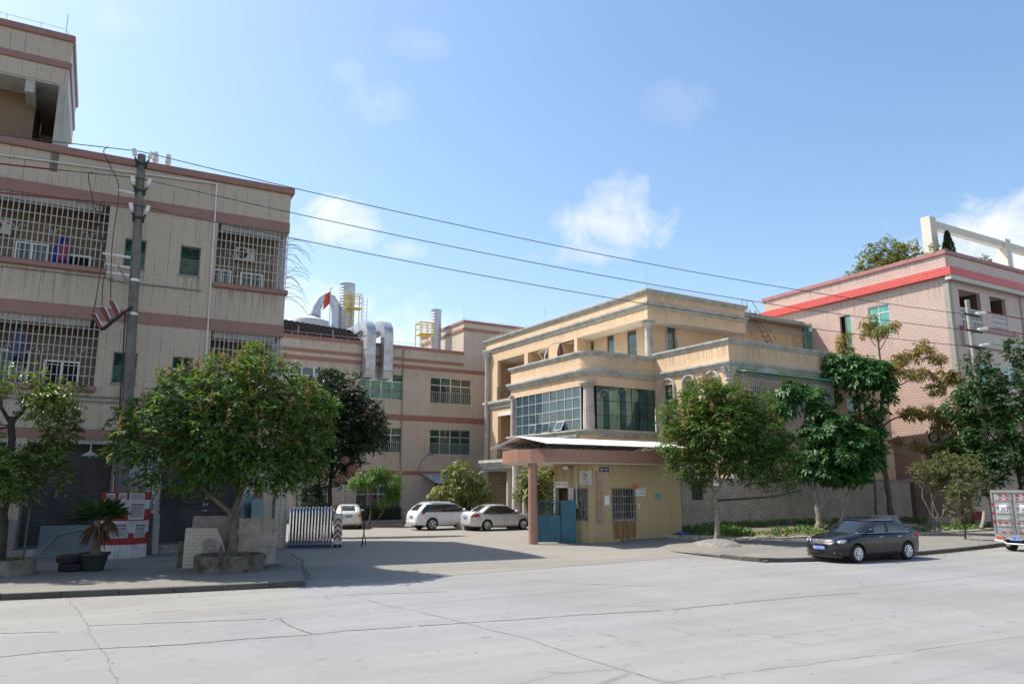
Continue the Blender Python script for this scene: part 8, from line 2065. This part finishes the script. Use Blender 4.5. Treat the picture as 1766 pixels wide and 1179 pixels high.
# ladder and boards in front of the first shutter
ld = empty('wooden_ladder', (-2.05, 32.35, .42), R(-4), 'old wooden ladder leaning against the first shutter', 'ladder')
for x in (-.28, .28):
    m = M(); m.tube([(x, -.5, 0), (x*.92, .25, 3.0)], .045, 6); m.build('rail', plain('old_timber', (.16,.105,.07), .85), ld)
for k in range(8):
    t = .06 + k*.125; m = M(); m.tube([(-.28, -.5+.75*t, 3*t), (.28, -.5+.75*t, 3*t)], .024, 5); m.build('rung', bpy.data.materials['old_timber'], ld)
m = M(); m.box(-.36, .36, 0, .05, 0, 1.05); o = m.build('grey_board', MT['conduit'], bevel=.03); o.location = (-1.85, 32.2, .42); o.rotation_euler = (R(-8), 0, 0); tag(o, 'grey board with rounded corners standing behind the ladder', 'board')
m = M(); m.box(-1.35, 1.45, 0, .04, 0, 1.12); o = m.build('plastic_sheet', glass('dusty_blue_sheet', (.10,.15,.17), .3)); o.location = (.6, 31.95, .15); o.rotation_euler = (R(-14), 0, R(-2)); tag(o, 'wide dusty bluish sheet leaning against the foot of the first shutter', 'sheet')
m = M(); m.tube([(-1.3, -.03, .1), (-.8, -.03, .8), (.0, -.03, .95), (1.3, -.03, .92)], .025, 6); f = m.build('edge_strip', MT['conduit'], o)
for x, w, h, mt, lb in ((2.66, .42, 1.5, plain('brown_tile_board', (.07,.05,.05), .4, var=.2), 'dark brown board leaning on the pillar right of the banded guard'), (3.0, .2, 1.45, MT['plaster'], 'pale narrow board leaning beside the dark brown board')):
    m = M(); m.box(-w/2, w/2, 0, .03, 0, h); o = m.build('leaning_board', mt); o.location = (x, 31.75, .15); o.rotation_euler = (R(-12), 0, 0); tag(o, lb, 'board')
fr = empty('broken_pallet', (5.75, 24.9, .15), R(35), 'small broken timber frame lying beside the round planter', 'wood scrap')
for a, b_ in (((-.35, -.12), (.35, -.14)), ((-.35, .12), (.35, .13)), ((-.35, -.12), (-.35, .12)), ((.3, -.14), (.3, .13))):
    m = M(); m.tube([(a[0], a[1], .03), (b_[0], b_[1], .04)], .022, 5); m.build('batten', bpy.data.materials['old_timber'], fr)
# ================================================================= things on the right bank
m = M(); m.tube([(0, 0, 0), (2.4, .8, .06), (5.2, 1.9, .12), (8.4, 3.1, .42)], .05, 6); o = m.build('tied_pole', MT['barkd']); o.location = (25.3, 25.35, 2.0); o.rotation_euler = (0, 0, R(-4)); tag(o, 'dark horizontal pole tied between the longan trunk and the umbrella tree', 'pole')
p = bpy.data.objects.new('x', None); 
m = M(); m.box(-.12, .12, -.01, 0, -.2, .2); o = m.build('tree_notice', MT['paper']); o.location = (25.13, 25.22, 2.85); o.rotation_euler = (0, 0, R(-44)); tag(o, 'small white notice with red print nailed on the longan trunk', 'notice')
text_obj('招工', .1, MT['redink'], o, TF(0, -.012, .08), ext=.002); text_obj('热线', .1, MT['redink'], o, TF(0, -.012, -.06), ext=.002)
def block(name, label, cat, loc, size, rot, mat, bev=.02):
    m = M(); m.box(-size[0]/2, size[0]/2, -size[1]/2, size[1]/2, 0, size[2]); o = m.build(name, mat, bevel=bev); o.location = loc; o.rotation_euler = tuple(R(a) for a in rot); return tag(o, label, cat)
block('concrete_slab', 'pale concrete slab propped up at a tilt behind the dark sedan', 'slab', (38.3, 26.0, .62), (1.55, 1.1, .12), (48, 0, -25), MT['oldconc'])
block('flat_slab', 'grey concrete slab lying below the propped slab', 'slab', (38.6, 25.2, .46), (1.7, .9, .1), (14, 0, -25), MT['conduit'])
m = M(); m.tube([(-.9, 0, 0), (0, .02, .01), (.9, 0, 0)], [.26, .27, .255], 18); o = m.build('concrete_pipe', MT['oldconc'], smooth=True); o.location = (33.2, 23.5, .46); o.rotation_euler = (0, 0, R(-8)); tag(o, 'short grey concrete pipe lying behind the dark sedan boot', 'pipe')
block('stone_bollard', 'squat stone block on the bed edge near the concrete pipe', 'stone block', (35.4, 23.9, .3), (.5, .35, .3), (0, 0, 12), MT['edging'])
block('rubble_board', 'grey board lying in the rubble under the grey green bush', 'board', (42.8, 25.6, .42), (1.8, .6, .5), (12, 0, -10), MT['conduit'])
block('red_crate', 'dusty red box in the rubble left of the truck', 'box', (45.6, 25.2, .45), (.8, .6, .75), (0, 0, 20), plain('dusty_red', (.28,.05,.035), .7, var=.2))
block('teal_crate', 'dusty turquoise box in the rubble below the red box', 'box', (44.9, 24.7, .42), (.6, .5, .35), (0, 0, 35), plain('dusty_teal', (.10,.22,.20), .7, var=.2))
m = M(); m.tube([(0,0,0), (.5,.1,.35), (.9,.2,.9)], [.11,.1,.09], 8); o = m.build('fallen_log', MT['barkp'], smooth=True); o.location = (43.4, 23.9, .35); tag(o, 'pale cut log leaning in the rubble left of the truck', 'log')
m = M(); r = random.Random(2)
for k in range(90):
    x = r.uniform(24.7, 27.2); y = interp(BED, x) - r.uniform(-.1, 1.0); s_ = r.uniform(.03, .10); m.obox((x, y, bank_z(x, y) + s_*.3), (s_*2, s_*1.4, s_), Matrix.Rotation(r.uniform(0, 3), 3, 'Z') @ Matrix.Rotation(r.uniform(-.4, .4), 3, 'X'))
for k in range(70):
    x = r.uniform(38, 47); y = interp(BED, x) + r.uniform(.3, 2.2); s_ = r.uniform(.04, .14); m.obox((x, y, bed_z(x, y) + s_*.3), (s_*2, s_*1.4, s_), Matrix.Rotation(r.uniform(0, 3), 3, 'Z') @ Matrix.Rotation(r.uniform(-.4, .4), 3, 'X'))
tag(m.build('rubble', MT['edging']), kind='stuff')
block('blue_sack', 'crumpled blue plastic sheet on the bed edging beside the gatehouse', 'plastic sheet', (25.6, 28.0, .36), (.6, .35, .12), (5, 3, 20), plain('blue_plastic', (.02,.10,.45), .4), .04)
block('yard_stone', 'low grey stone block on the ground between the two parked cars', 'stone block', (23.0, 45.6, YZ), (1.3, .9, .42), (0, 0, 10), MT['oldconc'], .04)
o = bpy.data.objects['yard_stone']
block('yard_planter_edge', 'low orange brick edging round the light green yard tree', 'edging', (18.7, 51.5, YZ), (4.2, .35, .14), (0, 0, -6), MT['tGf'], .02)
